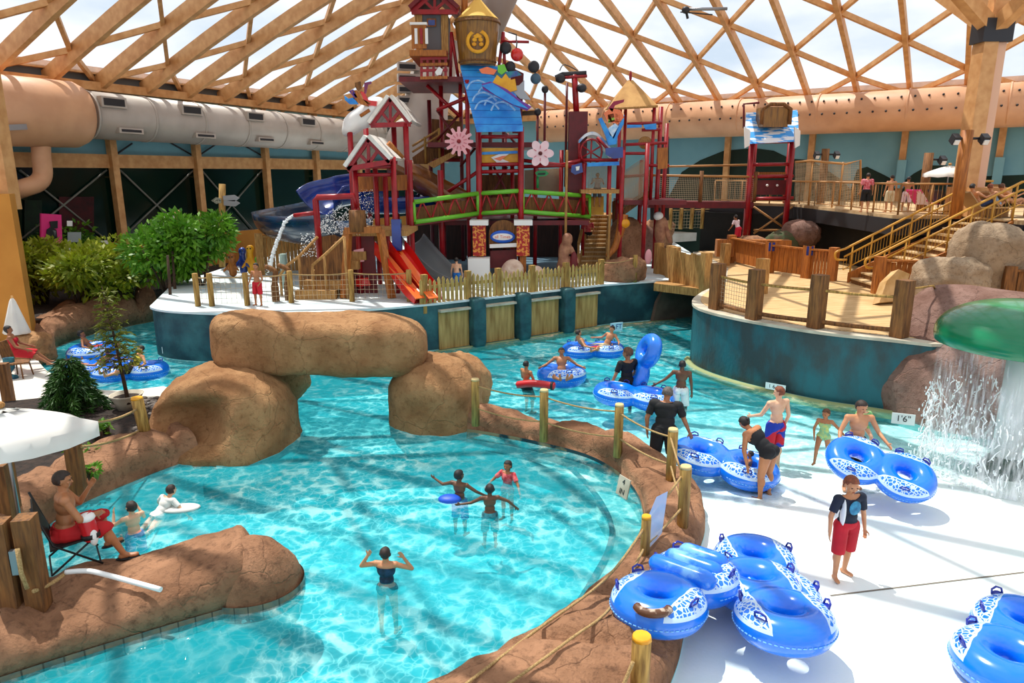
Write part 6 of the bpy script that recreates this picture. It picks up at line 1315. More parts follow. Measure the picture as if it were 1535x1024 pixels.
# ================================================================== planting
M_leaf = mat('yellow_green_leaf', (172,178,40), (116,136,30), rough=.5, nscale=2, trans=.3)
M_leaf2 = mat('mid_green_leaf', (124,176,44), (70,126,30), rough=.45, nscale=2, trans=.3)
M_leafd = mat('dark_conifer', (40,84,30), (24,58,26), rough=.6, nscale=4, trans=.15)
M_bark = mat('bark', (74,52,34), (50,34,22), rough=.9, nscale=12)
def leaf(mb, c, d, L_, w):
    d = V(d).normalized(); s = d.cross(V((rnd.gauss(0,1),rnd.gauss(0,1),rnd.gauss(0,1)))).normalized()*w; o = len(mb.v); mb.v += [tuple(c), tuple(c+d*L_*.45+s), tuple(c+d*L_-V((0,0,L_*.15))), tuple(c+d*L_*.45-s)]; mb.face((o,o+1,o+2,o+3))
def shrub(label, c, rad, n, m, name='shrub', L_=.16, w=.05, cat='shrub', group=None, lobes=6, seed=1):
    r0 = random.Random(seed); t = thing(name, label, cat, (c[0],c[1],c[2]), group=group); c = V(c); cen = []
    for i in range(lobes):
        a = r0.uniform(0,2*pi); k = r0.uniform(.2,.75); cen.append((c+V((rad[0]*k*cos(a), rad[1]*k*sin(a), rad[2]*r0.uniform(.7,1.5))), r0.uniform(.35,.6)))
    mb = MB(); st = MB()
    for q, s in cen:
        st.tube([c+V((0,0,-.1)), c+(q-c)*.5+V((r0.gauss(0,.1),0,.1)), q], [.05,.035,.015], 5)
        for i in range(n//lobes):
            d = V((r0.gauss(0,1),r0.gauss(0,1),r0.gauss(0,1))).normalized(); k = r0.random()**.35; p = q+V((d.x*rad[0]*s*k, d.y*rad[1]*s*k, d.z*rad[2]*s*k)); leaf(mb, p, d+V((r0.gauss(0,.5),r0.gauss(0,.5),r0.gauss(0,.4)+.2)), L_*r0.uniform(.7,1.3), w)
    mb.build('foliage', m, t); st.build('stems', M_bark, t); return t
for i, (x, y_, z, rad, n, m, lb) in enumerate(((70,455,.75,(1.6,1.3,1.2),1500,M_leaf,'yellow green shrub nearest the ochre wall'),(118,462,.75,(1.7,1.3,1.15),1500,M_leaf,'wide yellow green shrub in the middle of the bed below the arcade windows'),(168,450,.75,(1.6,1.3,1.15),1400,M_leaf,'yellow green shrub leaning towards the thin tree top'),(80,425,.75,(1.7,1.4,1.5),1200,M_leaf2,'taller shrub behind the yellow green ones below the pink poster'),(145,415,.75,(1.4,1.2,1.6),1100,M_leaf2,'darker shrub with a pale top sprig by the window column'),(250,443,1.2,(1.5,1.3,1.55),1700,M_leaf2,'bright green bushy tree beside the first net fence posts'),(305,432,1.4,(1.5,1.2,1.5),1700,M_leaf2,'bright green bushy tree behind the net fence'),(195,455,.75,(1.2,1.0,.9),800,M_leaf,'low yellow shrub at the river bend'))):
    q = P(x, y_, z); shrub(lb, q, rad, int(n*1.7), m, L_=.26, w=.06, seed=i+3, lobes=8)
for i, (x, y_) in enumerate(((255,455),(262,446))):
    b = P(x,y_,1.2); mb = MB(); mb.tube([b-V((0,0,.5)), b+V((.1,0,1.6))], [.06,.04], 8); tag(mb.build('tree_trunk', M_bark), ('thin bark trunk under the bushy tree','second bark trunk under the bushy tree')[i], 'trunk')
def conifer(label, c, h, r, m, tiers, dens, droop=.25, name='conifer', bare=.0, L_=.11):
    t = thing(name, label, 'tree', c); c = V(c); mb = MB(); mb.tube([c, c+V((.02,0,h*.5)), c+V((0,0,h))], [.045,.03,.006], 8); mb.build('trunk', M_bark, t); br = MB(); nd = MB()
    for k in range(tiers):
        f = bare+(1-bare)*k/tiers; z = h*f; L0 = r*(1-f)**.8*(1 if f > .12 else .85)+.08; nb = 6 if tiers > 9 else 5
        for j in range(nb):
            a = 2*pi*j/nb+k*1.1+rnd.gauss(0,.2); Lb = L0*rnd.uniform(.75,1.15); p0 = c+V((0,0,z)); p1 = p0+V((cos(a)*Lb*.55, sin(a)*Lb*.55, Lb*.12)); p2 = p0+V((cos(a)*Lb, sin(a)*Lb, -Lb*droop)); br.tube([p0,p1,p2], [.012,.008,.003], 4)
            for i in range(int(dens*Lb)):
                s = rnd.random(); q = p0+(p1-p0)*2*s if s < .5 else p1+(p2-p1)*(2*s-1); d = (p2-p0).normalized()+V((rnd.gauss(0,.6),rnd.gauss(0,.6),rnd.gauss(0,.35))); leaf(nd, q, d, L_*rnd.uniform(.7,1.4), .012+.008*rnd.random())
    br.build('branches', M_bark, t); nd.build('needles', m, t); return t
b = P(112,616,.34); tp = PY(105,533,b.y); conifer('dark green young conifer beyond the white umbrella', b, tp.z-b.z, .72, mat('fir_green', (62,104,30), (34,74,24), rough=.55, nscale=3, trans=.2), 12, 170, .3, L_=.15)
b = P(193,606,.5); tp = PY(166,428,b.y); t = conifer('tall thin sparse tree growing from the pale planter pot', b, tp.z-b.z, .62, mat('olive_needles', (134,140,36), (96,108,30), rough=.6, nscale=3, trans=.3), 13, 60, .05, bare=.32, L_=.1)
t.rotation_euler = (0,-.09,0)
c = P(192,612,.34); t = thing('planter_pot', 'wide pale stone pot beside the leaning rope post', 'pot', c); mb = MB(); mb.lathe([(0,0),(.2,0),(.27,.18),(.33,.3),(.35,.33),(.31,.33),(.27,.24),(0,.22)], c, 28); mb.build('bowl', M_cream, t); mb = MB(); mb.lathe([(0,.26),(.29,.26)], c, 20); mb.build('soil', M_soil, t)
for i, (x, y_, s) in enumerate(((125,690,.32),(150,662,.3),(160,650,.22),(132,716,.2))):
    q = P(x,y_,.36); shrub(('small leafy weed by the umbrella edge','small leafy plant under the planter rope','tiny leafy plant near the leaning post','tiny leafy sprig on the planter by the rock bank')[i], q, (s,s,s*.8), 90, M_leaf2, 'small_plant', .1, .025, 'plant', 'small planter plants', 3, i+40)
mb = MB()
for i in range(46):
    q = P(rnd.uniform(200,236), rnd.uniform(596,652), .36); mb.ball(q, (rnd.uniform(.04,.11),rnd.uniform(.04,.1),rnd.uniform(.03,.07)), Matrix.Rotation(rnd.random()*3,3,'Z'), 7, 5)
o = mb.build('rubble', mat('rubble', (130,120,112), (70,62,58), rough=.9, nscale=6)); tag(o, 'loose grey stones between the pot and the scooped boulder', 'stones', kind='stuff')
# ================================================================== arcade and signposts behind the shrubs
t = thing('arcade_poster', 'pink standee poster with a dark cut-out figure by the arcade windows', 'poster', pl(78,370,1.6)); f_ = lambda x, y_, o=1.6: pl(x,y_,o)
mb = MB(); mb.slab([f_(62,374), f_(94,374), f_(92,322), f_(62,320)], NL*-.1); mb.build('panel', mat('hot_pink', (226,44,128), rough=.5), t, fix=True)
for nm_, pts, m_ in (('figure',[(68,358),(70,344),(76,340),(84,345),(86,360),(78,366)],M_black),('mask',[(74,332),(86,331),(86,342),(76,343)],M_black),('face',[(78,345),(83,346),(82,358),(78,354)],M_steel),('lower_print',[(66,362),(93,360),(93,373),(66,373)],mat('pink_print', (236,150,150), (180,60,70), rough=.6, nscale=16))):
    mb = MB(); mb.slab([f_(x,y_,1.63) for x, y_ in pts], NL*.03); mb.build(nm_, m_, t, fix=True)
for i, (x0,y0,x1,y1) in enumerate(((100,331,108,339),(101,348,121,363),(98,360,106,369),(103,372,112,377))):
    mb = MB(); mb.slab([f_(x0,y1), f_(x1,y1), f_(x1,y0), f_(x0,y0)], NL*.03); tag(mb.build('notice', M_white if i != 1 else mat('grey_paper', (150,160,160), rough=.6), fix=True), ('small white notice high on the arcade window','wide grey notice on the arcade window','small white notice beside the pink poster','lowest small white notice on the arcade window')[i], 'notice', 'arcade notices')
mb = MB(); q = pl(156,366,1.6); mb.box(q, (.5,.1,.3), .3); tag(mb.build('white_box', M_white), 'white box on the counter below the window column', 'box')
mb = MB(); q = pl(68,380,1.8); mb.ball(q, (.2,.1,.35)); tag(mb.build('blue_ornament', M_blue), 'blue ornament at the foot of the pink poster', 'ornament')
mb = MB(); a_, b_ = pl(45,385,1.2), pl(180,372,1.2); mb.slab([V((a_.x,a_.y,.75)), V((b_.x,b_.y,.75)), V((b_.x,b_.y,b_.z)), V((a_.x,a_.y,a_.z))], NL*-.5); tag(mb.build('arcade_counter', mat('dark_counter', (34,30,30), rough=.6), fix=True), 'dark counter running below the arcade windows', 'counter')
mb = MB(); c1 = pl(100,330,-.18)
for k, (x0,x1,y0,y1,mm) in enumerate(((88,140,295,350,mat('dim_red', (70,16,20), (40,10,14), rough=.9, nscale=3)),(36,62,300,370,mat('dim_green', (18,44,24), (10,26,18), rough=.9, nscale=3)))):
    mb = MB(); mb.slab([pl(x0,y1,-.16), pl(x1,y1,-.16), pl(x1,y0,-.16), pl(x0,y0,-.16)], NL*.04); struct(mb.build('window_mural', mm, fix=True))
def signpost(label, px_, pt, pb, y, boards_):
    q = PY(px_,pt,y); b = PY(px_,pb,y); t = thing('signpost', label, 'signpost', b); mb = MB(); mb.tube([b,q], .13, 10); mb.build('pole', M_wood2, t)
    for k, (dz, w_, s, m_) in enumerate(boards_):
        c = q-V((0,.15,dz)); mb = MB(); mb.slab([c+V((s*.05,0,-.09)), c+V((s*w_,0,-.13)), c+V((s*(w_+.2),0,0)), c+V((s*w_,0,.13)), c+V((s*.05,0,.09))], (0,.05,0)); mb.build('arrow_board', m_, t, fix=True)
signpost('thin timber signpost with white and blue arrow boards rising from the bushes', 265, 315, 400, 26, ((.25,.3,-1,M_white),(.45,.3,-1,M_white),(.65,.15,1,M_blue),(.95,.3,-1,M_white),(1.05,.2,1,M_orange),(1.3,.15,-1,M_blue)))
signpost('tall timber signpost with grey boards in front of the green windows', 333, 276, 400, 29, ((.55,.5,1,M_steel),(.75,.5,1,M_steel),(.65,.25,-1,mat('map', (170,170,150), (60,60,50), rough=.7, nscale=20))))
for i, (x, y_, h, m_, lb) in enumerate(((350,415,.9,M_orange,'orange spray animal figure behind the net fence'),(378,412,1.2,M_yellow,'yellow and black upright animal figure behind the net fence'),(392,408,1.2,M_green,'green upright figure beside the yellow animal figure'),(366,412,1.1,M_bluefl,'dark blue upright figure between the animal figures'))):
    b = P(x,y_,IZ); t = thing('animal_figure', lb, 'figure', b, group='animal figures on the island'); mb = MB(); mb.cap(b+V((0,0,.15)), b+V((0,0,h*.7)), .16, .13); mb.ball(b+V((.03,-.05,h*.85)), (.16,.16,.17)); mb.cap(b+V((-.1,-.1,h*.5)), b+V((-.3,-.15,h*.25)), .07,.05); mb.cap(b+V((.1,-.1,h*.5)), b+V((.28,-.15,h*.3)), .07,.05); me = remesh(mb, .05, 3); me.materials.append(m_); link('body', me, t)
    for s in (-1,1): mb = MB(); mb.ball(b+V((.03+s*.06,-.2,h*.88)), .03, None, 8, 6); mb.build('eye', M_black, t)
# dark boards added to darken the background of the tower's ground floor
t = thing('tower_backboards', 'dark timber boards added to darken the ground floor behind the sign arch', 'board wall', (0,33,IZ))
for (x0,x1,yt,y) in ((612,700,318,32.5),(700,790,315,34),(790,868,322,33.5)):
    mb = MB(); a, b = PY(x0,400,y), PY(x1,400,y); mb.slab([V((a.x,y,IZ)), V((b.x,y,IZ)), V((b.x,y,PY(x1,yt,y).z)), V((a.x,y,PY(x0,yt,y).z))], (0,.1,0)); mb.build('panel', mat('dark_boards', (58,36,30), (36,24,22), rough=.8, nscale=3, stretch=(4,4,.5)), t, fix=True)
mb = MB(); mb.bx(-6.5,4.0,27.2,34,IZ,IZ+.012); struct(mb.build('floor_shade', mat('blue_grey_shade', (72,104,124), (96,124,138), rough=.7, nscale=1)))  # blue-grey sheet puts the tower's shade into the floor colour
# ================================================================== people
SK = {'tan':((206,146,104),(190,128,88)),'light':((232,184,150),(220,166,130)),'brown':((112,70,44),(96,58,36)),'med':((170,112,74),(152,96,62)),'warm':((186,124,82),(168,108,70))}
def skin(k): return mat('skin_'+k, SK[k][0], SK[k][1], rough=.5, nscale=5, sss=.0)
HAIRC = {'black':(18,14,14),'dark':(34,22,16),'brown':(74,44,24),'grey':(70,64,60),'redbrown':(96,48,26)}
def hairm(k): return mat('hair_'+k, HAIRC[k], tuple(int(x*1.5) for x in HAIRC[k]), rough=.55, nscale=30, bump=.3)
def rotz(v, a): return V((v.x*cos(a)-v.y*sin(a), v.x*sin(a)+v.y*cos(a), v.z))
def person(label, loc, rz, h, skinc, arms, legs, up=(0,0,1), hair='dark', hairlen=0, clothes=(), head=(0,0), root='feet', kid=False, fem=False, fat=1.0, vox=None, group=None, ground=None, gname='person', cap_=False, fingers=True, headdir=None, hairb=None):
    """body frame: x to the person's right, y forward, z up. arms/legs = ((upper, lower), (upper, lower)) directions, right then left; root: where loc is"""
    loc = V(loc); up = V(up).normalized(); hs = h/1.75; hk = (h/(6.3 if kid else 7.4))
    U = hs*.245*1.75; UL, LL = .245*h, .25*h; TL = (.285 if not kid else .275)*h; SW = (.118 if not fem else .104)*h; HW = .055*h; UA, FA = .170*h, .150*h; HD = .10*h
    right = V((1,0,0)); fwd = up.cross(right).normalized(); right = fwd.cross(up).normalized()
    B = lambda v: right*v[0]+fwd*v[1]+up*v[2]      # torso frame to local
    pel = V((0,0,0)); ab = pel+B((0,.0,TL*.38)); ch = pel+B((0,0,TL*.74)); nk = pel+B((0,-.005*h,TL)); J = {}
    hdv = V(headdir).normalized() if headdir else (up*.75+V((0,0,.35))).normalized()
    hc = nk+hdv*(.03*h+hk*.52)
    hy, hp_ = head; hf = rotz(V((fwd.x,fwd.y,0)).normalized() if V((fwd.x,fwd.y,0)).length > .1 else V((0,1,0)), hy); hf = (hf*cos(hp_)+V((0,0,1))*sin(hp_)).normalized(); hu = (hdv*.6+V((0,0,1))*.4-hf*0); hu = (hu-hf*hu.dot(hf)).normalized(); hr = hf.cross(hu).normalized()
    sp = []   # capsules: name, p, q, r1, r2
    f = fat
    def seg(n, p, q, a, b): sp.append((n, p, q, a*h, b*h))
    MBd = MB(); F = Matrix((right, fwd, up)).transposed()
    def ell(c, r, M=F): MBd.ball(c, tuple(x*h for x in r), M, 20, 14)
    ell(pel+B((0,-.004*h,.02*h)), (.088*f,.066*f,.062)); ell(ab+B((0,0,-.02*h)), (.076*f if not fem else .070*f,.056*f,.08)); ell(ch+B((0,0,-.01*h)), (.092*f,.064*f,.088)); ell(ch+B((0,-.008*h,.035*h)), (.105*f,.055*f,.05))
    if fem and not kid:
        for s in (-1,1): ell(ch+B((s*.042*h,.045*h,-.012*h)), (.036,.034,.036))
    for s in (-1,1): ell(pel+B((s*.042*h,-.038*h,-.02*h)), (.048*f,.045*f,.052))
    seg('neck', nk-B((0,0,.02*h)), hc-hu*hk*.25, .034, .032)
    seg('torso', pel, nk, .06, .06)
    tips = []
    for s, (a, b) in zip((1,-1), arms):
        sh = pel+B((s*SW*f**.5,-.004*h,TL*.93)); a = B(V(a).normalized()); b = B(V(b).normalized()); el = sh+a*UA; wr = el+b*FA
        seg('uarm', sh, el, .030*f**.5, .023*f**.5); seg('farm', el, wr, .0235*f**.5, .016); MBd.ball(sh, .036*h*f**.5, None, 12, 8); seg('shoulder', sh, nk-B((0,0,.015*h)), .034*f, .03)
        # hand: palm and five fingers
        d = b; n = d.cross(V((0,0,1))); n = n.normalized() if n.length > .1 else right.copy()
        pn = n*s; side = d.cross(pn).normalized()      # palm normal, thumb side
        pc = wr+d*.026*h; Mh = Matrix((side, pn, d)).transposed(); MBd.ball(pc, (.023*h,.0105*h,.03*h), Mh, 12, 8); seg('hand', wr-d*.01*h, wr+d*.03*h, .014, .013)
        if fingers:
            for k in range(4):
                o = side*(.0165-.0108*k)*h; L_ = (.042,.046,.043,.034)[k]*h; r = .0058; p0 = wr+d*.046*h+o; p1 = p0+d*L_*.5+pn*-.003*h; p2 = p1+(d*.86-pn*.5).normalized()*L_*.5; seg('hand', p0, p1, r, r*.95); seg('hand', p1, p2, r*.95, r*.8)
            t0 = wr+d*.018*h+side*.018*h; t1 = t0+(side*.75+d*.65).normalized()*.024*h; t2 = t1+(d*.9+side*.25-pn*.2).normalized()*.022*h; seg('hand', t0, t1, .0078, .007); seg('hand', t1, t2, .007, .0055)
        tips.append(wr+d*.07*h)
    feet = []
    for s, (a, b) in zip((1,-1), legs):
        hp = pel+B((s*HW*f**.5,0,-.012*h)); a = V(a).normalized(); b = V(b).normalized(); a = right*a[0]+V((0,0,1))*a[2]+V((0,1,0))*a[1] if False else V(a); kn = hp+a*UL; b = V(b); an = kn+b*LL
        seg('thigh', hp, kn, .056*f, .036*f**.5); seg('shin', kn, an, .035*f**.5, .021); MBd.ball(kn+(an-kn)*.28-V((0,.012*h,0))*(1 if abs(b.z) > .5 else 0), (.034*h*f**.5,.034*h*f**.5,.06*h), None, 12, 8)
        fd = V((s*.25,1,0)).normalized() if abs(b.z) > .55 else (V((0,.35,.95))); 
        if abs(b.z) <= .55: fd = (fd-b*fd.dot(b)).normalized()
        hl = an-fd*.018*h-V((0,0,.018*h)) if abs(b.z) > .55 else an+b*.018*h; to = hl+fd*.105*h; seg('foot', hl, to, .022, .016); seg('foot', an, hl+fd*.05*h, .022, .018); seg('foot', hl+fd*.06*h+right*s*.012*h, to+right*s*.012*h-fd*.01*h, .014, .012)
        feet.append(hl)
    for (n, p, q, a, b) in sp:
        if n != 'torso': MBd.cap(p, q, a, b, 12)
    H3 = Matrix((hr, hf, hu)).transposed()
    hd = lambda x, y, z: hc+H3@V((x*hk, y*hk, z*hk))
    MBd.ball(hd(0,-.04,.08), (.36*hk,.42*hk,.42*hk), H3, 20, 14); MBd.ball(hd(0,.1,-.2), (.26*hk,.28*hk,.3*hk), H3, 16, 12); MBd.ball(hd(0,.16,-.38), (.15*hk,.16*hk,.1*hk), H3, 12, 8)
    MBd.cap(hd(0,.38,.02), hd(0,.46,-.13), .035*hk, .06*hk, 8)
    for s in (-1,1): MBd.ball(hd(s*.37,-.03,-.04), (.045*hk,.09*hk,.13*hk), H3, 8, 6); MBd.ball(hd(s*.17,.31,-.12), (.1*hk,.07*hk,.09*hk), H3, 8, 6); MBd.ball(hd(s*.14,.36,.1), (.11*hk,.05*hk,.035*hk), H3, 8, 6)
    MBd.ball(hd(0,.33,-.27), (.11*hk,.06*hk,.045*hk), H3, 8, 6)
    me = remesh(MBd, vox or max(.0062, h*.0085), 3, .5); me.materials.append(skin(skinc))
    # place
    lo = min(v.co.z for v in me.vertices)
    off = {'feet': V((0,0,-lo)), 'pelvis': V((0,0,0)), 'head': -(hc+hu*hk*.5)}[root]
    M = Matrix.Translation(loc)@Matrix.Rotation(rz,4,'Z')@Matrix.Translation(off)
    rootz = (M@V((0,0,lo))).z
    t = thing('person', label, 'person', (loc.x,loc.y,min(loc.z,rootz) if root == 'feet' else rootz), group=group)
    segs = [(n, M@p, M@q, a, b) for (n, p, q, a, b) in sp]; pelW, nkW, upW = M@pel, M@nk, (M.to_3x3()@up); hcW = M@hc; H3W = M.to_3x3()@H3; SWW = SW
    me.transform(M)
    # classify vertices once
    vs = [v.co.copy() for v in me.vertices]; ns = [v.normal.copy() for v in me.vertices]; cls = []
    bb = [(n, p, q-p, (q-p).length_squared, a, b) for (n, p, q, a, b) in segs]
    for v in vs:
        best = None
        for n, p, d, l2, a, b in bb:
            tt = (v-p).dot(d)/l2; tc_ = max(0, min(1, tt)); ds = (v-p-d*tc_).length-(a+(b-a)*tc_)*(1 if n != 'torso' else 1.5)
            if best is None or ds < best[0]: best = (ds, n, tt)
        hv = H3W.inverted()@(v-hcW)/hk if (v-hcW).length < hk*.85 else None
        s_ = (v-pelW).dot(upW)/TL
        cls.append((best[1], best[2], s_, hv))
    o = link('body', me, t); 
    def garment(name, m, test, thick, flare=None, jit=0):
        keep = [test(c) for c in cls]; faces = [p for p in me.polygons if all(keep[i] for i in p.vertices)]
        if not faces: return None
        mp = {}; mb = MB()
        cnt = {}
        for p in faces:
            vv = list(p.vertices)
            for i in range(len(vv)): k = tuple(sorted((vv[i], vv[(i+1) % len(vv)]))); cnt[k] = cnt.get(k, 0)+1
        for p in faces:
            idx = []
            for i in p.vertices:
                if i not in mp:
                    d = thick(cls[i]) if callable(thick) else thick
                    if jit: d *= 1+jit*fbm(vs[i], 14/max(h,.5), 3, 2)
                    mp[i] = len(mb.v); q = vs[i]+ns[i]*d; mb.v.append(tuple(q))
                idx.append(mp[i])
            mb.face(idx)
        inner = {}
        for k, n_ in cnt.items():
            if n_ == 1:
                for i in k:
                    if i not in inner: inner[i] = len(mb.v); mb.v.append(tuple(vs[i]-ns[i]*.002))
                mb.face((mp[k[0]], mp[k[1]], inner[k[1]], inner[k[0]]))
        return mb.build(name, m, t, fix=True)
    if hair:
        top, back = (.12, .05)
        def ht(c):
            if c[3] is None: return False
            x, y, z = c[3]
            if y > .2: return z > .27+.1*(1-abs(x)*1.5)*0
            if y > -.02: return z > .12 if abs(x) > .3 else z > .2
            return z > -.18-hairlen
        garment('hair', hairm(hair), ht, hk*(.05 if not kid else .06), jit=.8)
        if hairb:      # bun or ponytail
            mb = MB(); q = hcW+H3W@V((0,-.48*hk,(.1 if hairb == 'bun' else -.15)*hk)); mb.ball(q, (.16*hk,.14*hk,(.16 if hairb == 'bun' else .34)*hk), H3W, 12, 8); mb.build('hair_tie', hairm(hair), t)
    for nm_, m_ in clothes:
        e = h*.009
        if nm_ == 'shorts': garment('shorts', m_, lambda c: (c[0] == 'thigh' and c[1] < .78) or (c[0] in ('torso','thigh') and c[2] < .14 and c[3] is None and c[0] != 'hand'), lambda c: e*1.4+(h*.012*max(0,c[1]) if c[0] == 'thigh' else 0))
        if nm_ == 'trunks': garment('trunks', m_, lambda c: (c[0] == 'thigh' and c[1] < .3) or (c[0] == 'torso' and c[2] < .12), e)
        if nm_ == 'tee': garment('t_shirt', m_, lambda c: (c[0] in ('torso','shoulder','thigh') and c[2] > -.14 and c[2] < 1.3 and c[3] is None) or (c[0] == 'uarm' and c[1] < .72) or (c[0] == 'thigh' and c[2] > -.12 and c[1] < .15), lambda c: e*1.15+(h*.003 if c[0] == 'uarm' else 0))
        if nm_ == 'swimsuit': garment('swimsuit', m_, lambda c: (c[0] == 'torso' and -.5 < c[2] < .84) or (c[0] == 'thigh' and c[1] < .1), e*.7)
        if nm_ == 'top': garment('swim_top', m_, lambda c: c[0] == 'torso' and .22 < c[2] < .86, e*.7)
        if nm_ == 'bottoms': garment('bottoms', m_, lambda c: (c[0] == 'torso' and c[2] < .1) or (c[0] == 'thigh' and c[1] < .1), e*.7)
        if nm_ == 'sleeve': garment('side_panel', m_, lambda c: c[0] == 'torso' and 0 < c[2] < .75, e*1.8)
    for s in (-1,1):
        mb = MB(); mb.ball(hcW+H3W@V((s*.155*hk,.385*hk,.03*hk)), (.05*hk,.03*hk,.03*hk), H3W, 8, 6); mb.build('eye', M_black, t)
    mb = MB(); mb.ball(hcW+H3W@V((0,.40*hk,-.265*hk)), (.1*hk,.03*hk,.018*hk), H3W, 8, 6); mb.build('mouth', mat('lips', (150,70,64), rough=.5), t)
    t['_tips'] = 0; del t['_tips']
    return dict(t=t, M=M, hc=hcW, hk=hk, pel=pelW, tips=[M@q for q in tips], feet=[M@q for q in feet], H3=H3W, up=upW)
D = V
DN = (0,0,-1)
st = ((0.08,.03,-1),(.02,-.04,-1)); stL = ((-.08,.03,-1),(-.02,-.04,-1))
hang = ((.22,-.05,-1),(.1,.18,-1)); hangL = ((-.22,-.05,-1),(-.1,.18,-1))
C_ = lambda n, c, c2=None, **k: mat('cloth_'+n, c, c2, rough=.8, **k)
K_blk = C_('black', (14,14,18), (22,22,26), nscale=5)
# boy in front of the tubes (faces the camera)
q = P(1260,866,.03); d = person('boy standing in red shorts and a dark rash shirt with a white side panel', q, pi+.2, 1.47, 'tan', (((.3,-.05,-1),(.08,.16,-1)),((-.3,-.05,-1),(-.06,.2,-1))), (((.07,.06,-1),(.0,-.02,-1)),((-.06,-.1,-1),(-.03,-.16,-1))), hair='redbrown', kid=True, clothes=(('shorts', C_('red_shorts', (196,20,40), (170,14,34), nscale=4)),('tee', C_('navy', (24,32,54), (18,26,44), nscale=4))), head=(-.15,-.25), vox=.0085)
c = d['pel']+V((0,0,.3))
F3 = V((sin(-(pi+.2)),cos(pi+.2),0)); R3 = V((cos(pi+.2),sin(pi+.2),0))
mb = MB(); mb.ball(d['pel']+V((0,0,.29))+F3*.115, (.085,.02,.1), Matrix.Rotation(.2,3,'Z'), 14, 10); mb.build('shirt_print', mat('teal_print', (60,150,186), (30,90,130), rough=.7, nscale=14), d['t'])
mb = MB(); mb.ball(d['pel']+V((0,0,.2))+R3*.118+F3*.045, (.022,.055,.2), Matrix.Rotation(.2,3,'Z'), 12, 10); mb.build('side_panel', M_white, d['t'])
mb = MB(); mb.ball(d['pel']+V((0,0,-.22))+R3*.15+F3*.02, (.03,.05,.07), Matrix.Rotation(.2,3,'Z'), 10, 8); mb.build('shorts_print', K_blk, d['t'])
# man in black seen from behind
q = PY(1002,581,12.15); person('man in a black t-shirt and black shorts seen from behind holding the long tube', V((q.x-.03,12.15,-.12)), -.35, q.z+.12, 'med', (((.42,.18,-1),(.38,.25,-.9)),((-.35,-.12,-1),(.05,.12,-1))), (((.1,.05,-1),(.04,0,-1)),((-.1,0,-1),(-.04,-.06,-1))), up=(0,.08,1), hair='grey', clothes=(('shorts', K_blk),('tee', C_('black2', (18,18,20), (26,26,28), nscale=5))), fat=1.22, head=(-.2,-.45), headdir=(.05,.35,.9), vox=.012)
# teen
q = P(1157,702,-.12); person('teenage boy in blue and red swim shorts seen from behind', V((q.x,q.y,-.13)), .35, 1.66, 'light', (((.2,-.1,-1),(-.1,.3,-1)),((-.25,.35,-.8),(-.1,.85,-.35))), (((.06,.02,-1),(0,-.05,-1)),((-.08,.03,-1),(0,-.03,-1))), hair='redbrown', clothes=(('shorts', C_('blue_red', (26,60,170), (200,24,44), nscale=2.6, lo=.52, hi=.55, detail=1)),), head=(.7,-.1), vox=.012)
# woman bending
q = P(1132,738,-.1); person('woman in a black swimsuit bending over the long tube', V((q.x+.06,q.y-.28,-.1)), .62, 1.62, 'warm', (((.3,.75,-.75),(.0,.5,-.9)),((-.3,.75,-.75),(-.15,.5,-.9))), (((.1,.12,-1),(.03,-.06,-1)),((-.08,.1,-1),(-.02,-.06,-1))), up=(-.12,.78,.66), hair='black', hairlen=.12, clothes=(('swimsuit', K_blk),), fem=True, fat=1.22, headdir=(-.1,.75,.6), head=(0,-.7), vox=.012, hairb='bun')
q = T5.location; person('toddler sitting in the hole of the long tube by the bending woman', V((q.x+.42,q.y-.1,.16)), 1.2, .8, 'warm', (((.3,.5,-.7),(-.2,.8,-.1)),((-.3,.5,-.7),(.2,.8,-.1))), (((.2,.9,.1),(.1,.8,-.5)),((-.2,.9,.1),(-.1,.8,-.5))), hair='black', kid=True, root='pelvis', clothes=(('bottoms', K_blk),), vox=.012)
# girl in green
q = P(1226,696,-.03); person('little girl in a green patterned swimsuit stepping across the splash pad', V((q.x+.05,q.y,-.03)), pi-.5, 1.12, 'warm', (((.35,-.1,-1),(-.1,.5,-.6)),((-.75,.1,-.65),(-.6,.45,-.45))), (((.12,.38,-1),(.05,-.1,-1)),((-.12,-.3,-1),(-.1,-.5,-1))), hair='brown', kid=True, hairlen=.1, clothes=(('swimsuit', C_('green_print', (120,190,150), (196,204,110), nscale=16)),), head=(-.5,-.2), vox=.0085, fem=True)
# man carrying the tube
q = P(1291,748,.0); tl = T4.location; person('man with a dark streak tattoo carrying the printed double tube in front of him', V((q.x+.02,q.y+.45,-.02)), pi-.1, 1.66, 'tan', (((.45,.35,-.85),(.25,.85,-.3)),((-.45,.35,-.85),(-.25,.85,-.3))), (((.06,.1,-1),(0,.0,-1)),((-.06,-.05,-1),(0,-.1,-1))), up=(0,.12,1), hair='dark', clothes=(('shorts', K_blk),), head=(.4,-.3), vox=.012)
q = PY(1302,618,11.6); person('child riding on the shoulder of the man carrying the printed tube', V((q.x,11.75,q.z-.3)), pi, .9, 'light', (((.4,.3,-.8),(0,.8,-.3)),((-.4,.3,-.8),(0,.8,-.3))), (((.2,.7,-.6),(0,.2,-1)),((-.2,.7,-.6),(0,.2,-1))), hair='brown', kid=True, root='pelvis', clothes=(('tee', C_('lime', (150,196,120), (110,170,110), nscale=9)),), vox=.014)
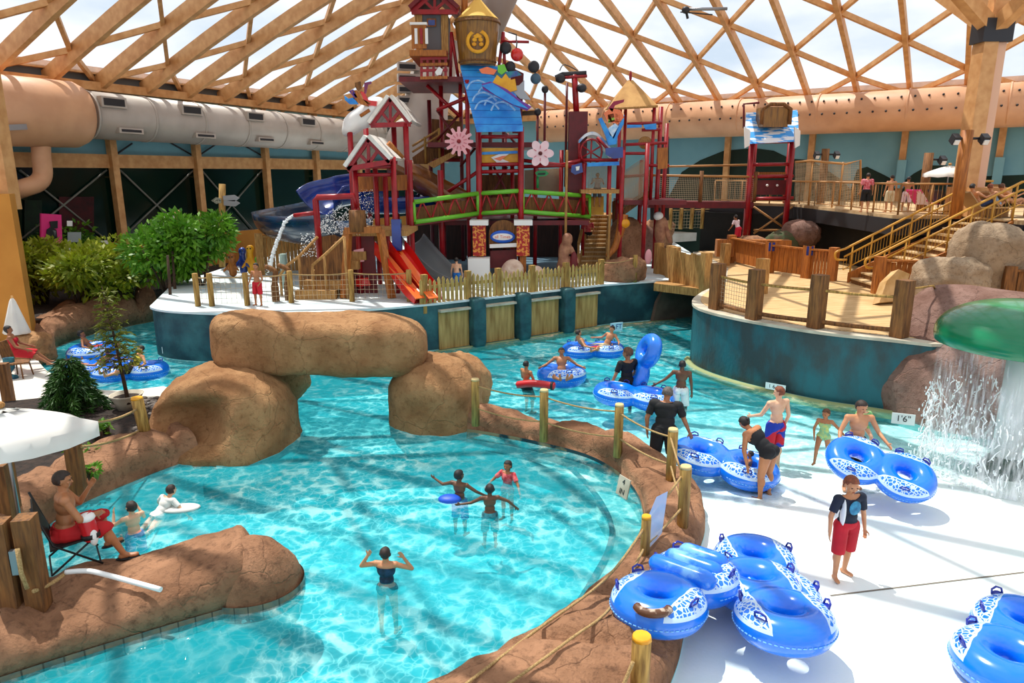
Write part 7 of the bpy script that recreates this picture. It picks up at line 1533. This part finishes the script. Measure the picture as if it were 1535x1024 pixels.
# boys in the river
q = PY(941,522,16.7); person('boy in a black shirt standing waist deep behind the floating tube', V((q.x,16.7,-.6)), .5, q.z+.6, 'warm', (((.35,.25,-1),(.1,.6,-.7)),((-.4,.1,-1),(-.35,.2,-1))), (st,stL), hair='brown', kid=True, clothes=(('tee', K_blk),('shorts', K_blk)), head=(.5,-.2), vox=.014)
q = PY(1020,540,15.9); person('boy in white shorts wading and pulling the blue tube behind him', V((q.x+.05,15.9,-.42)), -.3, q.z+.42, 'brown', (((.2,-.1,-1),(.1,.1,-1)),((-.75,-.15,-.75),(-.8,-.15,-.5))), (((.1,.12,-1),(0,-.05,-1)),((-.1,-.1,-1),(0,-.2,-1))), hair='black', clothes=(('shorts', C_('white', (236,236,232), (214,220,222), nscale=6)),), head=(.4,-.1), vox=.014)
q = PY(789,541,17.3); d = person('shirtless lifeguard boy wading with a red rescue tube across his lap', V((q.x,17.3,q.z)), -.9, 1.45, 'warm', (((.3,.3,-1),(-.2,.8,-.5)),((-.3,.3,-1),(.2,.8,-.5))), (((.1,.35,-.9),(0,-.1,-1)),((-.1,.35,-.9),(0,-.1,-1))), root='head', hair='black', clothes=(('shorts', K_blk),), head=(.2,-.05), vox=.014)
M_rescue = mat('rescue_red', (206,22,34), rough=.4, coat=.3)
def rescue(label, pts, r=.085, white=None):
    t = thing('rescue_tube', label, 'rescue tube', pts[0]); mb = MB(); pts = [V(p) for p in pts]; mb.tube(catmull(pts, 5), r, 12); me = remesh(mb, .03, 4); me.materials.append(M_rescue); link('float', me, t)
    d = (pts[-1]-pts[-2]).normalized(); mb = MB(); mb.tube([pts[-1]-d*.1, pts[-1]-d*.04], r+.012, 12); mb.build('strap', M_black, t); return t
rescue('red rescue tube under the arms of the wading lifeguard boy', [PY(775,577,17.2), PY(800,575,17.0), PY(832,579,16.8)], .1)
# riders
def rider(label, px_, py_, z, rz, h, sk, hair, cl, kid=False, back=-.5, legs=(((.15,1,.12),(.1,1,-.12)),((-.15,1,.12),(-.1,1,-.12))), y=None, head=(0,.0), arms=None):
    c = P(px_,py_,z); return person(label, c, rz, h, sk, arms or (((.75,-.2,-.55),(.6,.5,-.35)),((-.75,-.2,-.55),(-.6,.5,-.35))), legs, up=(0,back,.8), root='pelvis', hair=hair, clothes=cl, kid=kid, headdir=(0,-.1,1), head=head, vox=.016)
rider('rider with red shorts lying on the tube by the far wall', 878, 523, .22, -1.3, 1.5, 'tan', 'dark', (('shorts', C_('red', (200,24,50))),))
rider('second rider in pale shorts at the right end of the tube by the far wall', 908, 519, .24, 2.2, 1.5, 'tan', 'dark', (('shorts', C_('cream', (210,196,160))),))
rider('rider facing us with patterned shorts in the round tube', 842, 560, .22, pi, 1.55, 'warm', 'dark', (('shorts', C_('blue_pattern', (60,110,190), (200,210,230), nscale=9)),), back=-.35, legs=(((.5,.85,.1),(-.45,.8,.0)),((-.5,.85,.1),(.45,.8,.0))))
rider('rider on the farthest tube of the left river', 138, 523, .24, -1.2, 1.4, 'med', 'black', (('shorts', C_('red', (200,24,50))),), kid=True)
rider('rider stretched out on the tube behind the young conifer', 150, 548, .22, 1.3, 1.5, 'warm', 'dark', (('bottoms', K_blk),), back=-.9)
rider('curly haired rider in a yellow top on the tube behind the thin tree', 200, 553, .24, 2.4, 1.5, 'tan', 'dark', (('top', C_('ylw', (214,190,60))),('shorts', K_blk)), back=-.5)
# swimmers in the main pool
def stand(label, px_, pt, y, rz, h, sk, arms, hair, cl, kid=True, legs=(st, stL), up=(0,0,1), head=(0,0), **k):
    q = PY(px_, pt, y); return person(label, q, rz, h, sk, arms, legs, up=up, root='head', hair=hair, clothes=cl, kid=kid, head=head, **k)
y0 = P(577,871,0).y; stand('woman in a dark bathing top standing in the pool with both hands on her head', 577, 821, y0, -.1, 1.32, 'tan', (((.85,.1,-.25),(-.52,-.1,.85)),((-.85,.1,-.25),(.52,-.1,.85))), 'dark', (('top', C_('navy_print', (14,30,44), (30,60,90), nscale=12)),('bottoms', C_('navy_print', (14,30,44)))), kid=False, fem=True, head=(0,.05), vox=.009, hairlen=.15)
y0 = P(734,772,0).y; stand('boy seen from behind with both arms stretched out over the water', 734, 726, y0, .1, 1.12, 'brown', (((.85,.15,-.45),(.6,.1,-.6)),((-.9,.1,-.45),(-.98,.05,-.12))), 'black', (('shorts', C_('teal_shorts', (80,170,180), (20,40,50), nscale=7)),), vox=.009)
y0 = P(688,745,0).y; stand('boy with a blue float at his side and one arm raised in the pool', 688, 705, y0, -.4, 1.2, 'brown', (((.7,.3,-.55),(.5,.6,-.5)),((-.9,.1,-.35),(-.85,.1,.35))), 'black', (('shorts', C_('royal', (20,70,190))),), vox=.009, head=(-.5,0))
mb = MB(); q = P(674,748,.02); mb.ball(q, (.2,.14,.07), None, 14, 8); tag(mb.build('swim_float', mat('royal_foam', (20,80,200), rough=.5)), 'blue foam float beside the boy with a raised arm', 'float')
y0 = P(760,722,0).y; stand('girl in a red swim top with long dark hair in the pool', 761, 691, y0, 2.6, 1.15, 'med', (((.6,.3,-.6),(.3,.7,-.5)),((-.6,.3,-.6),(-.5,.5,-.6))), 'black', (('tee', C_('red_print', (196,40,56), (230,120,120), nscale=14)),), vox=.009, hairlen=.35, fem=True)
y0 = P(200,796,0).y; stand('pale boy shading his eyes with one hand near the rock bank', 196, 752, y0, .9, 1.2, 'light', (((.3,.5,-.5),(-.2,.5,.85)),((-.35,.6,-.45),(.3,.45,.85))), 'dark', (('shorts', C_('blue_shorts', (30,110,190))),), vox=.009, head=(.3,.1))
y0 = P(258,758,0).y; stand('swimmer in a floating white shirt near the rock bank', 256, 727, y0, -.5, 1.15, 'light', (((.75,.5,-.35),(.4,.8,-.3)),((-.75,.5,-.35),(-.4,.8,-.3))), 'dark', (('tee', C_('wht', (230,226,220))),), up=(0,.7,.7), legs=(((.12,-.85,-.5),(.05,-.9,-.3)),((-.12,-.8,-.5),(-.05,-.95,-.2))), vox=.009)
mb = MB(); q = P(272,762,.015); mb.ball(q, (.3,.16,.05), Matrix.Rotation(.2,3,'Z'), 16, 8); tag(mb.build('swim_float', M_canvas), 'white float held in front of the swimmer near the rock bank', 'float')
# lifeguard on the folding chair
gp = PY(108,800,8.75); lgz = .98
lgz = .92; gp = V((-5.78,8.25,lgz))
d = person('lifeguard in red shorts sitting in a folding chair with a hand at his chin', gp, -.95, 1.76, 'warm', (((.35,.5,-.8),(-.62,.62,-.12)),((-.12,.62,-.75),(.28,.45,.92))), (((.12,1,-.1),(.06,.42,-1)),((-.22,1,.05),(-.12,.12,-1))), up=(0,.10,1), root='pelvis', hair='dark', clothes=(('shorts', C_('guard_red', (200,24,30), (172,16,24), nscale=3)),), head=(-.25,-.1), vox=.0095, fat=1.06)
LG = d
Rz = lambda v: rotz(V(v), -.95)+gp
mb = MB()
for s in (-1,1):
    t_ = None
for i, f_ in enumerate(d['feet']):
    fd = rotz(V((.25*(1 if i == 0 else -1),1,0)).normalized(), -.95); mb = MB(); c = f_+fd*.075-V((0,0,.035)); mb.ball(c, (.058,.15,.016), Matrix.Rotation(atan2(-fd.x,fd.y),3,'Z'), 16, 8, .5); sr = V((fd.y,-fd.x,0)); mb.tube([c-sr*.05+V((0,0,.0)), c+fd*.06+V((0,0,.055)), c+sr*.05], .012, 6); mb.build('flip_flop', M_black, d['t'])
t = thing('folding_chair', 'black framed folding chair under the lifeguard', 'chair', (gp.x,gp.y,.45))
mb = MB(); mb.slab([Rz((-.26,-.2,-.12)), Rz((.26,-.2,-.12)), Rz((.26,.3,-.07)), Rz((-.26,.3,-.07))], (0,0,-.025)); mb.build('seat', M_black, t)
mb = MB(); mb.slab([Rz((-.26,-.17,.02)), Rz((.26,-.17,.02)), Rz((.26,-.3,.42)), Rz((-.26,-.3,.42))], rotz(V((0,-.02,-.01)),-.95)); mb.build('backrest', M_black, t)
zf = -lgz+.5
for s in (-.28,.28):
    mb = MB(); mb.tube([Rz((s,-.22,-.45)), Rz((s,.32,-.06))], .014, 8); mb.build('leg', M_black, t); mb = MB(); mb.tube([Rz((s,.34,-.47)), Rz((s,-.16,-.06)), Rz((s,-.32,.5))], .014, 8); mb.build('leg', M_black, t)
mb = MB(); mb.tube([Rz((-.28,.32,-.46)), Rz((.28,.32,-.46))], .012, 6); mb.tube([Rz((-.28,-.22,-.45)), Rz((.28,-.22,-.45))], .012, 6); mb.build('crossbar', M_black, t)
q = [Rz((.22,.2,.24)), Rz((.24,.24,.1)), Rz((.26,.26,-.12))]
t = rescue('red rescue tube with a white patch hanging at the lifeguard side', q, .1); 
mb = MB(); c = Rz((.31,.28,-.06)); mb.ball(c, (.05,.06,.12), None, 12, 8); mb.build('white_patch', M_white, t); mb = MB(); mb.ball(Rz((.25,.24,.2)), (.095,.105,.06), None, 12, 8); mb.build('white_patch', M_white, t)
# seated pair by the river, left edge
c = P(32,556,.22); person('woman in a red swimsuit sitting by the river with her legs stretched out', V((c.x-.05,c.y,.75)), -1.1, 1.62, 'med', (((.3,.3,-1),(.0,.8,-.5)),((-.2,.45,-1),(.1,.8,-.5))), (((.1,.9,-.2),(.05,.8,-.65)),((-.12,.95,-.15),(-.05,.75,-.75))), up=(0,-.15,1), root='pelvis', hair='black', clothes=(('swimsuit', C_('redsuit', (190,20,36))),('shorts', C_('redskirt', (200,28,40)))), fem=True, hairlen=.2, vox=.014)
c = P(35,566,.22); t = thing('folding_chair', 'folding chair under the woman in red by the river', 'chair', c); mb = MB(); mb.box((c.x-.12,c.y+.08,.62), (.5,.45,.04), .5); mb.build('seat', M_wdark, t)
for dx, dy in ((-.22,-.2),(.2,-.2),(-.22,.2),(.2,.2)):
    mb = MB(); mb.tube([(c.x-.12+dx,c.y+.08+dy,.22), (c.x-.12+dx*.8,c.y+.08+dy*.8,.62)], .018, 6); mb.build('leg', M_wdark, t)
mb = MB(); mb.slab([(c.x-.38,c.y-.05,.65),(c.x-.38,c.y+.35,.65),(c.x-.52,c.y+.35,1.15),(c.x-.52,c.y-.05,1.15)], (-.03,0,0)); mb.build('backrest', M_wdark, t)
mb = MB(); c2 = P(30,560,.22); mb.tube(catmull([V((c2.x+.02,c2.y-.35,.75)), V((c2.x+.05,c2.y-.42,.5)), V((c2.x-.05,c2.y-.42,.3)), V((c2.x+.25,c2.y-.5,.26))], 4), [.13]*5+[.1]*5+[.07]*3, 10); tag(mb.build('beach_towel', C_('teal_towel', (50,120,130), (30,70,90), nscale=8)), 'teal patterned towel hanging in front of the woman in red', 'towel')
# island and deck people
c = P(388,458,IZ); person('shirtless child in red swim trousers standing by the net fence', c, pi-.3, 1.28, 'warm', (((.3,.1,-1),(-.1,.6,-.7)),((-.3,.1,-1),(.2,.6,-.7))), (st,stL), hair='black', kid=True, clothes=(('shorts', C_('redtrunk', (196,20,40))),), vox=.02)
mb = MB(); 
c = PY(684,386,25.2); person('bare backed child seen over the picket fence', c, -.2, 1.25, 'light', (hang, hangL), (st,stL), root='head', hair='black', kid=True, vox=.022, clothes=(('shorts', C_('blue_shorts', (30,110,190))),))
c = PY(882,326,31); person('person in a red top and dark shorts climbing the timber stairs', c, .0, 1.5, 'tan', (hang, hangL), (((.1,.4,-1),(0,-.2,-1)),((-.1,-.1,-1),(0,-.2,-1))), root='head', hair='dark', vox=.024, clothes=(('tee', C_('red_print', (196,40,56))),('shorts', K_blk)))
c = PY(896,259,28.8); person('person in white standing on the platform under the curved gable', c, pi, 1.35, 'tan', (((.4,.2,-.8),(-.1,.7,.2)),((-.4,.2,-.8),(.1,.7,.2))), (st,stL), root='head', hair='brown', vox=.024, clothes=(('tee', C_('wht', (230,226,220))),('shorts', C_('greyish', (90,90,100)))))
c = PY(1103,322,30.5); person('child in a white shirt leaning over the orange planter', c, .6, 1.3, 'med', (((.3,.5,-.8),(0,.8,-.4)),((-.3,.5,-.8),(0,.8,-.4))), (st,stL), up=(0,.4,.9), root='head', hair='black', kid=True, vox=.022, clothes=(('tee', C_('pinkish', (226,200,204))),('shorts', C_('red', (200,24,50)))))
for i, (x, yt, rz_, hr_, cl, lb, h) in enumerate(((1302,259,0,'dark',(('tee', C_('redfloral', (190,30,50), (230,150,160), nscale=12)),('shorts', K_blk)),'person in a red patterned top behind the deck railing',1.5),(1338,262,.1,'dark',(('shorts', C_('cream', (210,196,160))),),'bare backed person standing at the middle of the deck railing',1.5),(1363,265,-.6,'black',(('shorts', C_('pinkish', (226,200,204))),),'slim bare shouldered person at the deck railing near the pink towel',1.4))):
    c = PY(x,yt,26.4); person(lb, V((c.x,26.4,UZ)), rz_, max(1.3,c.z-UZ), 'tan' if i != 2 else 'warm', (hang, hangL), (st,stL), hair=hr_, clothes=cl, vox=.022)
def lounger(label, c, rz, m, group='sun loungers on the upper deck'):
    t = thing('sun_lounger', label, 'lounger', c, group=group); c = V(c); R = lambda v: rotz(V(v), rz)+c
    mb = MB(); mb.slab([R((-.3,-.1,.36)), R((.3,-.1,.36)), R((.3,1.2,.36)), R((-.3,1.2,.36))], (0,0,-.05)); mb.build('seat', m, t); mb = MB(); mb.slab([R((-.3,-.1,.36)), R((.3,-.1,.36)), R((.3,-.6,.85)), R((-.3,-.6,.85))], (0,0,-.05)); mb.build('backrest', m, t)
    for x, y in ((-.28,0),(.28,0),(-.28,1.1),(.28,1.1)): mb = MB(); mb.tube([R((x,y,0)), R((x,y,.34))], .02, 6); mb.build('leg', M_tanrail, t)
    return R
M_towelp = C_('pink_towel', (230,60,130), (250,230,236), nscale=2.2, lo=.47, hi=.5)
q = PY(1385,306,25.6); lounger('sun lounger draped with a pink and white towel', (q.x,25.6,UZ), -1.2, M_towelp)
q = PY(1418,300,25.4); lounger('dark sun lounger under the white umbrella', (q.x,25.4,UZ), -1.2, mat('charcoal_mesh', (60,56,54), rough=.8))
for i, (x, yt, cl, lb, hr_) in enumerate(((1465,280,(('shorts', C_('navy2', (30,50,90))),),'dark haired person reclining beside the column on the sun deck','black'),(1492,279,(('swimsuit', C_('skyblue', (150,180,210))),),'fair person reclining on a lounger near the stair head','redbrown'),(1508,284,(('trunks', K_blk),),'person reclining nearest the right edge of the sun deck','brown'))):
    yy = 22.9+.2*i; q = PY(x,yt+22,yy); R = lounger(('sun lounger under the dark haired person','sun lounger under the fair person','sun lounger nearest the right photo edge')[i], (q.x,yy,UZ), -1.35, mat('tan_mesh', (176,140,96), rough=.8)); person(lb, R((0,.05,.46)), -1.35, 1.6, 'tan', (((.4,.3,-.8),(.1,.9,-.2)),((-.4,.3,-.8),(-.1,.9,-.2))), (((.1,.9,.35),(.05,.85,-.5)),((-.1,1,.1),(-.05,1,-.1))), up=(0,-.6,.8), root='pelvis', hair=hr_, clothes=cl, vox=.022, headdir=(0,-.2,1))
